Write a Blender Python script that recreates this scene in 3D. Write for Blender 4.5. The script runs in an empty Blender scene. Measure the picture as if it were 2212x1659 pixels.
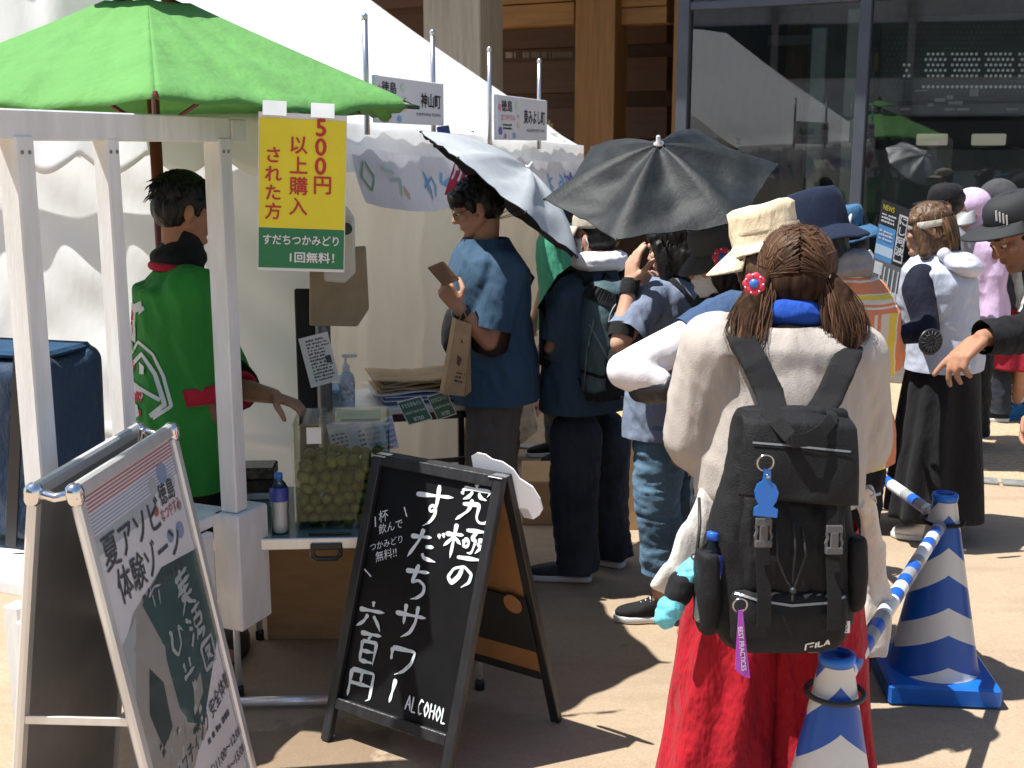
import bpy, math, random
import numpy as np
from mathutils import Matrix, Vector
random.seed(7); rng = np.random.default_rng(7)
R_ = math.radians
SC = bpy.context.scene
COL = SC.collection

# ---------------------------------------------------------------- camera
W_, H_, F_, PITCH, HC = 2212.0, 1659.0, 2575.0, R_(11.2), 1.85
cam = bpy.data.cameras.new('camera'); camo = bpy.data.objects.new('camera', cam); COL.objects.link(camo)
camo.location = (0, 0, HC); camo.rotation_euler = (R_(90) - PITCH, 0, 0)
cam.sensor_width = 36; cam.lens = 36 * F_ / W_; cam.clip_start = .05; cam.clip_end = 500
cam.dof.use_dof = True; cam.dof.focus_distance = 3.7; cam.dof.aperture_fstop = 7.0
SC.camera = camo
# ---------------------------------------------------------------- sky, sun, exposure
SUN = np.array([-.40, -.055, .90]); SUN /= np.linalg.norm(SUN)          # towards the sun
wd = bpy.data.worlds.new('World'); SC.world = wd; wd.use_nodes = True
nt = wd.node_tree; bg = nt.nodes['Background']; sky = nt.nodes.new('ShaderNodeTexSky')
sky.sky_type = 'NISHITA'; sky.sun_disc = False
sky.sun_elevation = math.asin(SUN[2]); sky.sun_rotation = math.atan2(SUN[0], SUN[1])
nt.links.new(sky.outputs[0], bg.inputs[0]); bg.inputs[1].default_value = .09
sl = bpy.data.lights.new('sun', 'SUN'); so = bpy.data.objects.new('sun', sl); COL.objects.link(so)
sl.energy = 5.0; sl.angle = R_(.5); sl.color = (1, .97, .915)
so.rotation_euler = Vector(SUN).to_track_quat('Z', 'Y').to_euler()
SC.view_settings.view_transform = 'Standard'; SC.view_settings.look = 'None'
SC.view_settings.exposure = .74; SC.view_settings.gamma = 1
SC.render.engine = 'CYCLES'
SC.cycles.use_denoising = True; SC.cycles.max_bounces = 7; SC.cycles.transparent_max_bounces = 12
SC.cycles.caustics_reflective = False; SC.cycles.caustics_refractive = False

# ---------------------------------------------------------------- measuring the place
A3 = lambda *v: np.array(v, float)
def unit(v): v = np.array(v, float); return v / (np.linalg.norm(v) + 1e-12)
def ray(x, y):
    u = (x - W_ / 2) / F_; v = (H_ / 2 - y) / F_
    return A3(u, math.cos(PITCH) + v * math.sin(PITCH), -math.sin(PITCH) + v * math.cos(PITCH))
def at(x, y, d): r = ray(x, y); return A3(0, 0, HC) + r * (d / r[1])       # a point seen there, d metres away
def gr(x, y, z=0): r = ray(x, y); return A3(0, 0, HC) + r * ((z - HC) / r[2])
def onplane(x, y, p, n):
    r = ray(x, y); o = A3(0, 0, HC); return o + r * (np.dot(np.array(p) - o, n) / np.dot(r, n))

# ---------------------------------------------------------------- materials
def newmat(name):
    m = bpy.data.materials.new(name); m.use_nodes = True
    return m, m.node_tree, m.node_tree.nodes['Principled BSDF']
def lk(t, a, b): t.links.new(a, b)
def coords(t, scale=(1, 1, 1), rot=(0, 0, 0)):
    tc = t.nodes.new('ShaderNodeTexCoord'); mp = t.nodes.new('ShaderNodeMapping')
    lk(t, tc.outputs['Object'], mp.inputs[0]); mp.inputs['Scale'].default_value = scale; mp.inputs['Rotation'].default_value = rot
    return mp.outputs[0]
def noise(t, vec, scale, detail=3, rough=.55):
    n = t.nodes.new('ShaderNodeTexNoise'); lk(t, vec, n.inputs['Vector'])
    n.inputs['Scale'].default_value = scale; n.inputs['Detail'].default_value = detail; n.inputs['Roughness'].default_value = rough
    return n.outputs[0]
def math_(t, op, a, b=None, c=None):
    n = t.nodes.new('ShaderNodeMath'); n.operation = op
    for i, v in enumerate((a, b, c)):
        if v is None: continue
        if isinstance(v, (int, float)): n.inputs[i].default_value = v
        else: lk(t, v, n.inputs[i])
    return n.outputs[0]
def ramp(t, fac, stops):
    n = t.nodes.new('ShaderNodeValToRGB'); lk(t, fac, n.inputs[0]); e = n.color_ramp.elements
    while len(e) < len(stops): e.new(.5)
    for el, (p, c) in zip(e, stops): el.position = p; el.color = (*c, 1)
    return n.outputs[0]
def mixc(t, fac, a, b):
    n = t.nodes.new('ShaderNodeMix'); n.data_type = 'RGBA'
    if isinstance(fac, (int, float)): n.inputs[0].default_value = fac
    else: lk(t, fac, n.inputs[0])
    for i, v in ((6, a), (7, b)):
        if isinstance(v, tuple): n.inputs[i].default_value = (*v, 1)
        else: lk(t, v, n.inputs[i])
    return n.outputs[2]
def bump(t, b, h, strength, dist=.01):
    n = t.nodes.new('ShaderNodeBump'); lk(t, h, n.inputs['Height']); n.inputs['Strength'].default_value = strength; n.inputs['Distance'].default_value = dist
    lk(t, n.outputs[0], b.inputs['Normal']); return n
CLAMP = lambda c: tuple(max(0, min(1, x)) for x in c)
def M(name, c, rough=.7, var=.12, vs=5, bmp=0, bs=60, bd=.01, metal=0, sheen=0, spec=.5, stretch=(1, 1, 1), c2=None, transl=0, coat=0):
    """a plain painted / woven / moulded surface with mottling and relief"""
    m, t, b = newmat(name)
    v = coords(t, stretch)
    n1 = noise(t, v, vs, 4)
    lo = c2 or CLAMP(tuple(x * (1 - var * 1.6) for x in c)); hi = CLAMP(tuple(x * (1 + var) for x in c))
    lk(t, ramp(t, n1, [(.3, lo), (.7, hi)]), b.inputs['Base Color'])
    b.inputs['Roughness'].default_value = rough; b.inputs['Metallic'].default_value = metal
    b.inputs['Specular IOR Level'].default_value = spec
    if sheen: b.inputs['Sheen Weight'].default_value = sheen
    if coat: b.inputs['Coat Weight'].default_value = coat
    if bmp: bump(t, b, noise(t, v, bs, 3), bmp, bd)
    if transl:
        tr = t.nodes.new('ShaderNodeBsdfTranslucent'); tr.inputs[0].default_value = (*c, 1)
        mx = t.nodes.new('ShaderNodeMixShader'); mx.inputs[0].default_value = transl
        out = t.nodes['Material Output']; lk(t, b.outputs[0], mx.inputs[1]); lk(t, tr.outputs[0], mx.inputs[2]); lk(t, mx.outputs[0], out.inputs[0])
    return m
def cloth(name, c, var=.1, weave=350, w=.25, fold=.5, rough=.85, sheen=.03, transl=0, bmp=.8):
    """cloth: weave and soft wrinkles"""
    m, t, b = newmat(name); v = coords(t)
    n1 = noise(t, v, 3.5, 4); n2 = noise(t, v, 120, 2)
    base = ramp(t, n1, [(.3, CLAMP(tuple(x * (1 - var * 1.5) for x in c))), (.7, CLAMP(tuple(x * (1 + var) for x in c)))])
    base = mixc(t, math_(t, 'MULTIPLY', n2, .35), base, CLAMP(tuple(x * .8 for x in c)))
    lk(t, base, b.inputs['Base Color']); b.inputs['Roughness'].default_value = rough
    b.inputs['Sheen Weight'].default_value = sheen; b.inputs['Specular IOR Level'].default_value = .25
    wr = noise(t, coords(t, (1, 1, .45), (.3, .5, .2)), 16, 3, .5)
    fine = noise(t, v, weave, 2)
    h = math_(t, 'ADD', math_(t, 'MULTIPLY', wr, fold), math_(t, 'MULTIPLY', fine, .03 * w * 4))
    bump(t, b, h, bmp, .045)
    if transl:
        tr = t.nodes.new('ShaderNodeBsdfTranslucent'); tr.inputs[0].default_value = (*c, 1)
        mx = t.nodes.new('ShaderNodeMixShader'); mx.inputs[0].default_value = transl
        out = t.nodes['Material Output']; lk(t, b.outputs[0], mx.inputs[1]); lk(t, tr.outputs[0], mx.inputs[2]); lk(t, mx.outputs[0], out.inputs[0])
    return m
def hairmat(name, c, rough=.42, strand=False):
    m, t, b = newmat(name); v = coords(t, (1, 1, .12))
    n = noise(t, v, 170, 3)
    lk(t, ramp(t, n, [(.3, CLAMP(tuple(x * .5 for x in c))), (.7, CLAMP(tuple(x * 1.5 for x in c)))]), b.inputs['Base Color'])
    if strand:
        ge = t.nodes.new('ShaderNodeNewGeometry'); lk(t, ramp(t, ge.outputs['Random Per Island'], [(0, CLAMP(tuple(x * .35 for x in c))), (.6, c), (1, CLAMP(tuple(x * 2.1 for x in c)))]), b.inputs['Base Color'])
    b.inputs['Roughness'].default_value = rough; b.inputs['Specular IOR Level'].default_value = .12 if strand else .28
    if not strand: bump(t, b, n, .6, .004)
    return m
def glassmat(name, tint=(1, 1, 1), refl=1.0, rough=0.0):
    """a clear sheet: see-through with Fresnel reflection"""
    m, t, b = newmat(name); t.nodes.remove(b)
    tr = t.nodes.new('ShaderNodeBsdfTransparent'); tr.inputs[0].default_value = (*tint, 1)
    gl = t.nodes.new('ShaderNodeBsdfGlossy'); gl.inputs['Roughness'].default_value = rough
    fr = t.nodes.new('ShaderNodeFresnel'); fr.inputs[0].default_value = 1.5
    mx = t.nodes.new('ShaderNodeMixShader'); lk(t, math_(t, 'MULTIPLY', fr.outputs[0], refl), mx.inputs[0])
    lk(t, tr.outputs[0], mx.inputs[1]); lk(t, gl.outputs[0], mx.inputs[2]); lk(t, mx.outputs[0], t.nodes['Material Output'].inputs[0])
    return m
def axis_of(t, vec, i):
    n = t.nodes.new('ShaderNodeSeparateXYZ'); lk(t, vec, n.inputs[0]); return n.outputs[i]

# ---------------------------------------------------------------- numpy gradient noise
_perm = rng.permutation(256); _perm = np.concatenate([_perm, _perm, _perm])
_g = rng.normal(size=(256, 3)); _g /= np.linalg.norm(_g, axis=1)[:, None]
def perlin(p):
    i = np.floor(p).astype(int); f = p - i; i &= 255
    u = f * f * f * (f * (f * 6 - 15) + 10); out = 0
    for dx in (0, 1):
        for dy in (0, 1):
            for dz in (0, 1):
                h = _perm[_perm[_perm[i[:, 0] + dx] + i[:, 1] + dy] + i[:, 2] + dz]
                d = (f - (dx, dy, dz)); w = np.ones(len(p))
                for k, q in enumerate((dx, dy, dz)): w = w * (u[:, k] if q else 1 - u[:, k])
                out = out + w * np.einsum('ij,ij->i', _g[h], d)
    return out

# ---------------------------------------------------------------- objects
def setp(o, label=None, cat=None, group=None, kind=None):
    if label: o['label'] = label
    if cat: o['category'] = cat
    if group: o['group'] = group
    if kind: o['kind'] = kind
    return o
def empty(name, loc, label=None, cat=None, group=None):
    o = bpy.data.objects.new(name, None); COL.objects.link(o); o.location = tuple(loc); o.empty_display_size = .05
    return setp(o, label, cat, group)
def worldloc(o):
    p = np.array(o.location, float)
    return p + (worldloc(o.parent) if o.parent else 0)
def mesh_obj(name, V, F, mat, parent=None, smooth=False, origin=None, mi=None):
    V = np.asarray(V, float).reshape(-1, 3)
    if origin is None:
        origin = worldloc(parent) if parent is not None else A3(*( (V.min(0) + V.max(0)) / 2)[:2], V[:, 2].min())
    origin = np.asarray(origin, float)
    me = bpy.data.meshes.new(name); me.from_pydata((V - origin).tolist(), [], [list(map(int, f)) for f in F])
    for m in (mat if isinstance(mat, (list, tuple)) else [mat]): me.materials.append(m)
    if mi is not None: me.polygons.foreach_set('material_index', np.asarray(mi, 'i'))
    if smooth: me.polygons.foreach_set('use_smooth', np.ones(len(me.polygons), bool))
    me.update()
    o = bpy.data.objects.new(name, me); COL.objects.link(o)
    if parent is not None: o.parent = parent; o.location = tuple(origin - worldloc(parent))
    else: o.location = tuple(origin)
    return o
class MB:
    """collects shapes, builds them as one mesh object"""
    def __init__(s): s.V = []; s.F = []; s.I = []; s.n = 0
    def add(s, V, F, mi=0):
        V = np.asarray(V, float).reshape(-1, 3); s.V.append(V)
        s.F += [[i + s.n for i in f] for f in F]; s.I += ([mi] * len(F) if isinstance(mi, int) else list(mi)); s.n += len(V); return s
    def box(s, c, h, ax=None, mi=0, bev=0):
        c = np.asarray(c, float); R = np.eye(3) if ax is None else np.array([unit(a) for a in ax]).T
        h = np.asarray(h, float)
        if bev <= 0:
            V = [c + R @ (h * (x, y, z)) for x in (-1, 1) for y in (-1, 1) for z in (-1, 1)]
            return s.add(V, [(0, 1, 3, 2), (4, 6, 7, 5), (0, 4, 5, 1), (2, 3, 7, 6), (0, 2, 6, 4), (1, 5, 7, 3)], mi)
        V = []; key = {}
        for sx in (-1, 1):
            for sy in (-1, 1):
                for sz in (-1, 1):
                    sg = A3(sx, sy, sz)
                    for a in range(3):
                        q = sg * (h - bev); q[a] = sg[a] * h[a]; key[(sx, sy, sz, a)] = len(V); V.append(c + R @ q)
        F = []
        for a in range(3):
            b, d = (a + 1) % 3, (a + 2) % 3
            for sg in (-1, 1):
                f = []
                for (p, q) in ((-1, -1), (1, -1), (1, 1), (-1, 1)):
                    t = [0, 0, 0]; t[a] = sg; t[b] = p; t[d] = q; f.append(key[(*t, a)])
                F.append(f if sg > 0 else f[::-1])
            for p in (-1, 1):
                for q in (-1, 1):
                    t0 = [0, 0, 0]; t1 = [0, 0, 0]; t0[a] = -1; t1[a] = 1
                    for t in (t0, t1): t[b] = p; t[d] = q
                    f = [key[(*t0, b)], key[(*t1, b)], key[(*t1, d)], key[(*t0, d)]]
                    F.append(f if p * q < 0 else f[::-1])
        for sx in (-1, 1):
            for sy in (-1, 1):
                for sz in (-1, 1):
                    f = [key[(sx, sy, sz, a)] for a in range(3)]; F.append(f if sx * sy * sz > 0 else f[::-1])
        return s.add(V, F, mi)
    def bar(s, p0, p1, w, h, up=(0, 0, 1), mi=0, bev=0):
        p0 = np.asarray(p0, float); p1 = np.asarray(p1, float); d = unit(p1 - p0); x = unit(np.cross(d, up)); z = np.cross(x, d)
        return s.box((p0 + p1) / 2, (np.linalg.norm(p1 - p0) / 2, w / 2, h / 2), (d, x, z), mi, bev)
    def tube(s, pts, r, n=12, mi=0, cap=True):
        pts = [np.asarray(p, float) for p in pts]; rs = [r] * len(pts) if isinstance(r, (int, float)) else r
        V = []; prev = None
        for i, p in enumerate(pts):
            d = unit(pts[min(i + 1, len(pts) - 1)] - pts[max(i - 1, 0)])
            if prev is None: x = unit(np.cross(d, (0, 0, 1) if abs(d[2]) < .9 else (0, 1, 0)))
            else: x = unit(prev - d * np.dot(prev, d))
            prev = x; y = np.cross(d, x)
            for k in range(n):
                a = 2 * math.pi * k / n; V.append(p + rs[i] * (math.cos(a) * x + math.sin(a) * y))
        F = [(i * n + k, i * n + (k + 1) % n, (i + 1) * n + (k + 1) % n, (i + 1) * n + k) for i in range(len(pts) - 1) for k in range(n)]
        if cap: F += [tuple(range(n))[::-1], tuple(range((len(pts) - 1) * n, len(pts) * n))]
        return s.add(V, F, mi)
    def lathe(s, c, prof, n=24, ax=None, sq=(1, 1), mi=0, cap=True):
        """prof: (radius, height) pairs round the z axis of the frame ax"""
        c = np.asarray(c, float); R = np.eye(3) if ax is None else np.array([unit(a) for a in ax]).T
        V = [c + R @ A3(r * sq[0] * math.cos(2 * math.pi * k / n), r * sq[1] * math.sin(2 * math.pi * k / n), z) for r, z in prof for k in range(n)]
        L = len(prof); F = []; I = []
        for i in range(L - 1):
            for k in range(n):
                F.append((i * n + k, i * n + (k + 1) % n, (i + 1) * n + (k + 1) % n, (i + 1) * n + k)); I.append(mi if isinstance(mi, int) else mi[i])
        if cap: F += [tuple(range(n))[::-1], tuple(range((L - 1) * n, L * n))]; I += [I[0], I[-1]]
        return s.add(V, F, I)
    def quad(s, a, b, c, d, mi=0): return s.add([a, b, c, d], [(0, 1, 2, 3)], mi)
    def grid(s, fn, nu, nv, mi=0):
        V = [fn(i / nu, j / nv) for j in range(nv + 1) for i in range(nu + 1)]
        F = [(j * (nu + 1) + i, j * (nu + 1) + i + 1, (j + 1) * (nu + 1) + i + 1, (j + 1) * (nu + 1) + i) for j in range(nv) for i in range(nu)]
        return s.add(V, F, mi)
    def prism(s, poly, ext, mi=0):
        """poly: 3-d outline; ext: extrusion vector"""
        P = np.asarray(poly, float); n = len(P); ext = np.asarray(ext, float)
        return s.add(np.vstack([P, P + ext]), [tuple(range(n))[::-1], tuple(range(n, 2 * n))] + [(i, (i + 1) % n, (i + 1) % n + n, i + n) for i in range(n)], mi)
    def sphere(s, c, r, n=12, mi=0):
        r = np.ones(3) * r
        V = [np.asarray(c, float) + r * (math.sin(math.pi * (j + .01) / (n + .02)) * math.cos(2 * math.pi * k / (2 * n)), math.sin(math.pi * (j + .01) / (n + .02)) * math.sin(2 * math.pi * k / (2 * n)), math.cos(math.pi * (j + .01) / (n + .02))) for j in range(n + 1) for k in range(2 * n)]
        m = 2 * n
        F = [((j + 1) * m + k, (j + 1) * m + (k + 1) % m, j * m + (k + 1) % m, j * m + k) for j in range(n) for k in range(m)]
        return s.add(V, F, mi)
    def build(s, name, mat, parent=None, smooth=False, origin=None):
        return mesh_obj(name, np.vstack(s.V), s.F, mat, parent, smooth, origin, s.I)
def solid(o, th, off=0):
    m = o.modifiers.new('thick', 'SOLIDIFY'); m.thickness = th; m.offset = off; return o

# ---------------------------------------------------------------- grown bodies and garments
def p_cap(p0, r0, p1, r1, n=14, e=5):
    p0 = np.asarray(p0, float); p1 = np.asarray(p1, float); d = unit(p1 - p0)
    x = unit(np.cross(d, (0, 0, 1) if abs(d[2]) < .9 else (0, 1, 0))); y = np.cross(d, x); rings = []
    for i in range(e): a = math.pi / 2 * (i + .05) / e; rings.append((p0 - d * r0 * math.cos(a), r0 * math.sin(a)))
    rings.append((p0, r0)); rings.append((p1, r1))
    for i in range(e)[::-1]: a = math.pi / 2 * (i + .05) / e; rings.append((p1 + d * r1 * math.cos(a), r1 * math.sin(a)))
    return loft([(c, x * r, y * r) for c, r in rings], n)
def loft(rings, n=24, e=1.0):
    V = []; 
    for c, a, b in rings:
        for k in range(n):
            t = 2 * math.pi * k / n; ct, st = math.cos(t), math.sin(t)
            V.append(np.asarray(c) + np.asarray(a) * math.copysign(abs(ct) ** e, ct) + np.asarray(b) * math.copysign(abs(st) ** e, st))
    L = len(rings)
    F = [(i * n + k, i * n + (k + 1) % n, (i + 1) * n + (k + 1) % n, (i + 1) * n + k) for i in range(L - 1) for k in range(n)]
    F += [tuple(range(n))[::-1], tuple(range((L - 1) * n, L * n))]
    return np.array(V), F
def chain(pts, rs): return [p_cap(pts[i], rs[i], pts[i + 1], rs[i + 1]) for i in range(len(pts) - 1)]
def p_ell(c, r, Rm=None, n=12):
    r = np.ones(3) * r; Rm = np.eye(3) if Rm is None else Rm; c = np.asarray(c, float); V = []
    m = 2 * n
    for j in range(n + 1):
        a = math.pi * (j + .02) / (n + .04)
        for k in range(m): b = 2 * math.pi * k / m; V.append(c + Rm @ (r * (math.sin(a) * math.cos(b), math.sin(a) * math.sin(b), math.cos(a))))
    F = [((j + 1) * m + k, (j + 1) * m + (k + 1) % m, j * m + (k + 1) % m, j * m + k) for j in range(n) for k in range(m)]
    F += [tuple(range(m)), tuple(range(n * m, (n + 1) * m))[::-1]]
    return np.array(V), F
def p_box(c, h, ax=None): b = MB(); b.box(c, h, ax); return np.vstack(b.V), b.F
def rotm(ax, deg): return np.array(Matrix.Rotation(R_(deg), 3, Vector(ax)))
def vnormals(V, F4):
    n = np.cross(V[F4[:, 2]] - V[F4[:, 0]], V[F4[:, 3]] - V[F4[:, 1]]); N = np.zeros_like(V)
    for k in range(4): np.add.at(N, F4[:, k], n)
    return N / (np.linalg.norm(N, axis=1)[:, None] + 1e-12)
def blob(name, prims, mat, parent, vox=.007, smooth=3, folds=(), cuts=(), post=None, label=None):
    """the union of many simple volumes grown into ONE continuous surface, smoothed and folded"""
    b = MB()
    for V, F in prims: b.add(V, F)
    me = bpy.data.meshes.new('tmp'); me.from_pydata(np.vstack(b.V).tolist(), [], b.F)
    t = bpy.data.objects.new('tmp', me); COL.objects.link(t)
    md = t.modifiers.new('r', 'REMESH'); md.mode = 'VOXEL'; md.voxel_size = vox
    dg = bpy.context.evaluated_depsgraph_get(); ev = t.evaluated_get(dg); m2 = ev.to_mesh()
    V = np.empty(len(m2.vertices) * 3); m2.vertices.foreach_get('co', V); V = V.reshape(-1, 3)
    lt = np.empty(len(m2.polygons), 'i'); m2.polygons.foreach_get('loop_total', lt)
    lv = np.empty(len(m2.loops), 'i'); m2.loops.foreach_get('vertex_index', lv)
    assert (lt == 4).all(); F4 = lv.reshape(-1, 4)
    ev.to_mesh_clear(); bpy.data.objects.remove(t); bpy.data.meshes.remove(me)
    E = np.vstack([F4[:, [0, 1]], F4[:, [1, 2]], F4[:, [2, 3]], F4[:, [3, 0]]])
    deg = np.bincount(E[:, 0], minlength=len(V)) + np.bincount(E[:, 1], minlength=len(V))
    def lap(V):
        S = np.stack([np.bincount(E[:, 0], V[E[:, 1], k], len(V)) + np.bincount(E[:, 1], V[E[:, 0], k], len(V)) for k in range(3)], 1)
        return S / np.maximum(deg, 1)[:, None]
    for _ in range(smooth): V = V + .6 * (lap(V) - V); V = V - .3 * (lap(V) - V) if _ % 2 else V
    for fd in folds:
        amp, sc, rot, kind = (list(fd) + ['fold'])[:4]; amp *= 1.15 if vox >= .007 and amp >= .004 else 1
        N = vnormals(V, F4); P = V @ rotm((.3, .5, .8), rot).T * np.asarray(sc)
        P = P + .5 * np.stack([perlin(P * .6 + 7), perlin(P * .6 + 19), perlin(P * .6 + 31)], 1)
        q = perlin(P)
        if kind == 'fold': q = 1 - 2.2 * np.abs(q) - .45
        elif kind == 'crease': q = 2.2 * np.abs(q) - .5
        V = V + N * (amp * q)[:, None]
    if folds: V = V + .4 * (lap(V) - V)
    if post: V = post(V)
    if len(cuts):
        dead = np.zeros(len(V), bool)
        for p, n, rad, *pr in cuts:
            n = unit(n); dd = (V - p) @ n; k = (dd > 0) & (np.linalg.norm(V - p, axis=1) < rad)
            if pr: k &= ~pr[0](V)
            dead |= k
        keepF = ~dead[F4].any(1); bord = np.zeros(len(V), bool); bord[F4[~keepF].ravel()] = True
        for p, n, rad, *pr in cuts:
            n = unit(n); dd = (V - p) @ n; mk = bord & ~dead & (np.linalg.norm(V - p, axis=1) < rad * 1.1) & (np.abs(dd) < 3 * vox)
            V[mk] -= dd[mk][:, None] * n
        F4 = F4[keepF]; used = np.unique(F4); mp = -np.ones(len(V), int); mp[used] = np.arange(len(used)); V = V[used]; F4 = mp[F4]
    o = mesh_obj(name, V, F4, mat, parent, True)
    if label: o['label'] = label
    return o

# ---------------------------------------------------------------- writing
def glyphs(body, size, bold=0.0):
    """flat lettering as (verts, faces), lower left at 0, advance width"""
    cu = bpy.data.curves.new('t', 'FONT'); cu.body = body; cu.size = 1; cu.offset = bold; cu.resolution_u = 3
    o = bpy.data.objects.new('t', cu); COL.objects.link(o)
    dg = bpy.context.evaluated_depsgraph_get(); ev = o.evaluated_get(dg); m = ev.to_mesh()
    V = np.array([v.co[:] for v in m.vertices]) * size if len(m.vertices) else np.zeros((0, 3)); F = [list(p.vertices) for p in m.polygons]
    ev.to_mesh_clear(); bpy.data.objects.remove(o); bpy.data.curves.remove(cu)
    return V, F
def boldface(V, F, size, b):
    if b <= 0: return V, F
    b *= size * .55; n = len(V); W = []; G = []
    for k, (dx, dy) in enumerate(((0, 0), (b, 0), (-b, 0), (0, b), (0, -b))):
        Q = V.copy(); Q[:, 0] += dx; Q[:, 1] += dy; Q[:, 2] += .00012 * k; W.append(Q); G += [[i + n * k for i in f] for f in F]
    return np.vstack(W), G
def write(mb, body, o, ux, uy, size, bold=0.0, mi=0, center=False, vertical=False, pitch=1.08, fit=None):
    """lay lettering on a plane: origin o (left end of baseline), text direction ux, up uy"""
    o = np.asarray(o, float); ux = unit(ux); uy = unit(uy)
    if vertical:
        for k, ch in enumerate(body):
            V, F = glyphs(ch, size)
            if len(V) == 0: continue
            V, F = boldface(V, F, size, bold)
            c = (V[:, 0].min() + V[:, 0].max()) / 2
            P = o + np.outer(V[:, 0] - c, ux) + np.outer(V[:, 1] - size * (.8 + k * pitch), uy) + np.outer(V[:, 2], np.cross(ux, uy)); mb.add(P, F, mi)
        return
    V, F = glyphs(body, size)
    if len(V) == 0: return
    V, F = boldface(V, F, size, bold)
    if fit: V[:, 0] *= fit / (V[:, 0].max() - V[:, 0].min())
    if center: V[:, 0] -= (V[:, 0].min() + V[:, 0].max()) / 2
    mb.add(o + np.outer(V[:, 0], ux) + np.outer(V[:, 1], uy) + np.outer(V[:, 2], np.cross(ux, uy)), F, mi)
def brush(mb, strokes, o, ux, uy, w, h, width, mi=0, taper=True):
    """hand lettering: strokes in a unit square, drawn as ribbons that swell and thin"""
    nrm = unit(np.cross(ux, uy))
    for si, st in enumerate(strokes):
        P = np.array(st, float)
        d = np.concatenate([[0], np.cumsum(np.linalg.norm(np.diff(P, axis=0), axis=1))])
        n = max(6, int(d[-1] * 22)); tt = np.linspace(0, d[-1], n)
        Q = np.stack([np.interp(tt, d, P[:, k]) for k in range(2)], 1)
        for _ in range(3): Q[1:-1] = .5 * Q[1:-1] + .25 * (Q[:-2] + Q[2:])
        C = np.asarray(o) + np.outer(Q[:, 0] * w, unit(ux)) + np.outer(Q[:, 1] * h, unit(uy)) + nrm * .0004 * (si % 4)
        T = np.gradient(C, axis=0); S = np.cross(nrm, T); S /= np.linalg.norm(S, axis=1)[:, None] + 1e-9
        u = tt / d[-1]
        wd_ = width * (1.15 - .55 * u * taper + .2 * np.sin(u * 9 + si)) * np.clip(np.minimum(u * 9 + .55, (1 - u) * 6 + .25), 0, 1)
        V = np.vstack([C - S * wd_[:, None] / 2, C + S * wd_[:, None] / 2])
        mb.add(V, [(i, i + 1, n + i + 1, n + i) for i in range(n - 1)], mi)
def scribble(mb, o, ux, uy, w, h, rows, mi=0, fill=.8, seed=1):
    """print too small to read: rows of broken dashes"""
    r = random.Random(seed); o = np.asarray(o, float); ux = unit(ux); uy = unit(uy); rh = h / rows
    for k in range(rows):
        x = 0; end = w * (fill + (1 - fill) * r.random())
        while x < end:
            l = min(rh * r.uniform(.35, .8), end - x + .0001); a = o + ux * x + uy * (h - rh * (k + .75)); t = rh * r.uniform(.35, .6)
            mb.quad(a, a + ux * l, a + ux * l + uy * t, a + uy * t, mi); x += l + rh * r.choice((.12, .15, .5))
UP_ = A3(0, 0, 1)
# ================================================================= the setting
def ground_mat():
    m, t, b = newmat('brown_pavement'); v = coords(t)
    n1 = noise(t, v, .9, 5, .6); n2 = noise(t, v, 90, 3, .6); n3 = noise(t, v, 6, 4)
    c = ramp(t, n1, [(.28, (.345, .262, .178)), (.72, (.46, .355, .25))])
    c = mixc(t, math_(t, 'MULTIPLY', ramp(t, n2, [(.35, (0, 0, 0)), (.65, (1, 1, 1))]), .35), c, (.24, .175, .115))
    c = mixc(t, math_(t, 'MULTIPLY', ramp(t, n3, [(.55, (0, 0, 0)), (.75, (1, 1, 1))]), .25), c, (.43, .34, .245))
    vs_ = t.nodes.new('ShaderNodeTexVoronoi'); lk(t, v, vs_.inputs['Vector']); vs_.inputs['Scale'].default_value = 2.6
    c = mixc(t, math_(t, 'MULTIPLY', ramp(t, math_(t, 'ADD', vs_.outputs['Distance'], math_(t, 'MULTIPLY', noise(t, v, 40, 2), .03)), [(.045, (1, 1, 1)), (.06, (0, 0, 0))]), .35), c, (.12, .09, .065))
    c = mixc(t, math_(t, 'MULTIPLY', ramp(t, noise(t, v, 24, 5, .7), [(.45, (0, 0, 0)), (.7, (1, 1, 1))]), .3), c, (.25, .185, .125))
    c = mixc(t, math_(t, 'MULTIPLY', ramp(t, noise(t, coords(t, (.5, 2.2, 1), (0, 0, .5)), 2.2, 5, .65), [(.52, (0, 0, 0)), (.66, (1, 1, 1))]), .28), c, (.23, .165, .11))
    # a spill of water beside the board, with its own ragged outline
    s = t.nodes.new('ShaderNodeVectorMath'); s.operation = 'DISTANCE'; tc = t.nodes.new('ShaderNodeTexCoord')
    mp = t.nodes.new('ShaderNodeMapping'); lk(t, tc.outputs['Object'], mp.inputs[0]); mp.inputs['Location'].default_value = (.62 * .9, -3.42, 0); mp.inputs['Scale'].default_value = (.9, 1, 1)
    lk(t, mp.outputs[0], s.inputs[0]); s.inputs[1].default_value = (0, 0, 0)
    d = math_(t, 'ADD', s.outputs['Value'], math_(t, 'MULTIPLY', noise(t, v, 9, 4), .42))
    wet = ramp(t, d, [(.42, (1, 1, 1)), (.45, (0, 0, 0))])
    c = mixc(t, math_(t, 'MULTIPLY', wet, .5), c, (.13, .085, .05))
    lk(t, c, b.inputs['Base Color']); lk(t, math_(t, 'SUBTRACT', .85, math_(t, 'MULTIPLY', wet, .35)), b.inputs['Roughness'])
    b.inputs['Specular IOR Level'].default_value = .3; bump(t, b, n2, .35, .004); return m
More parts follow.
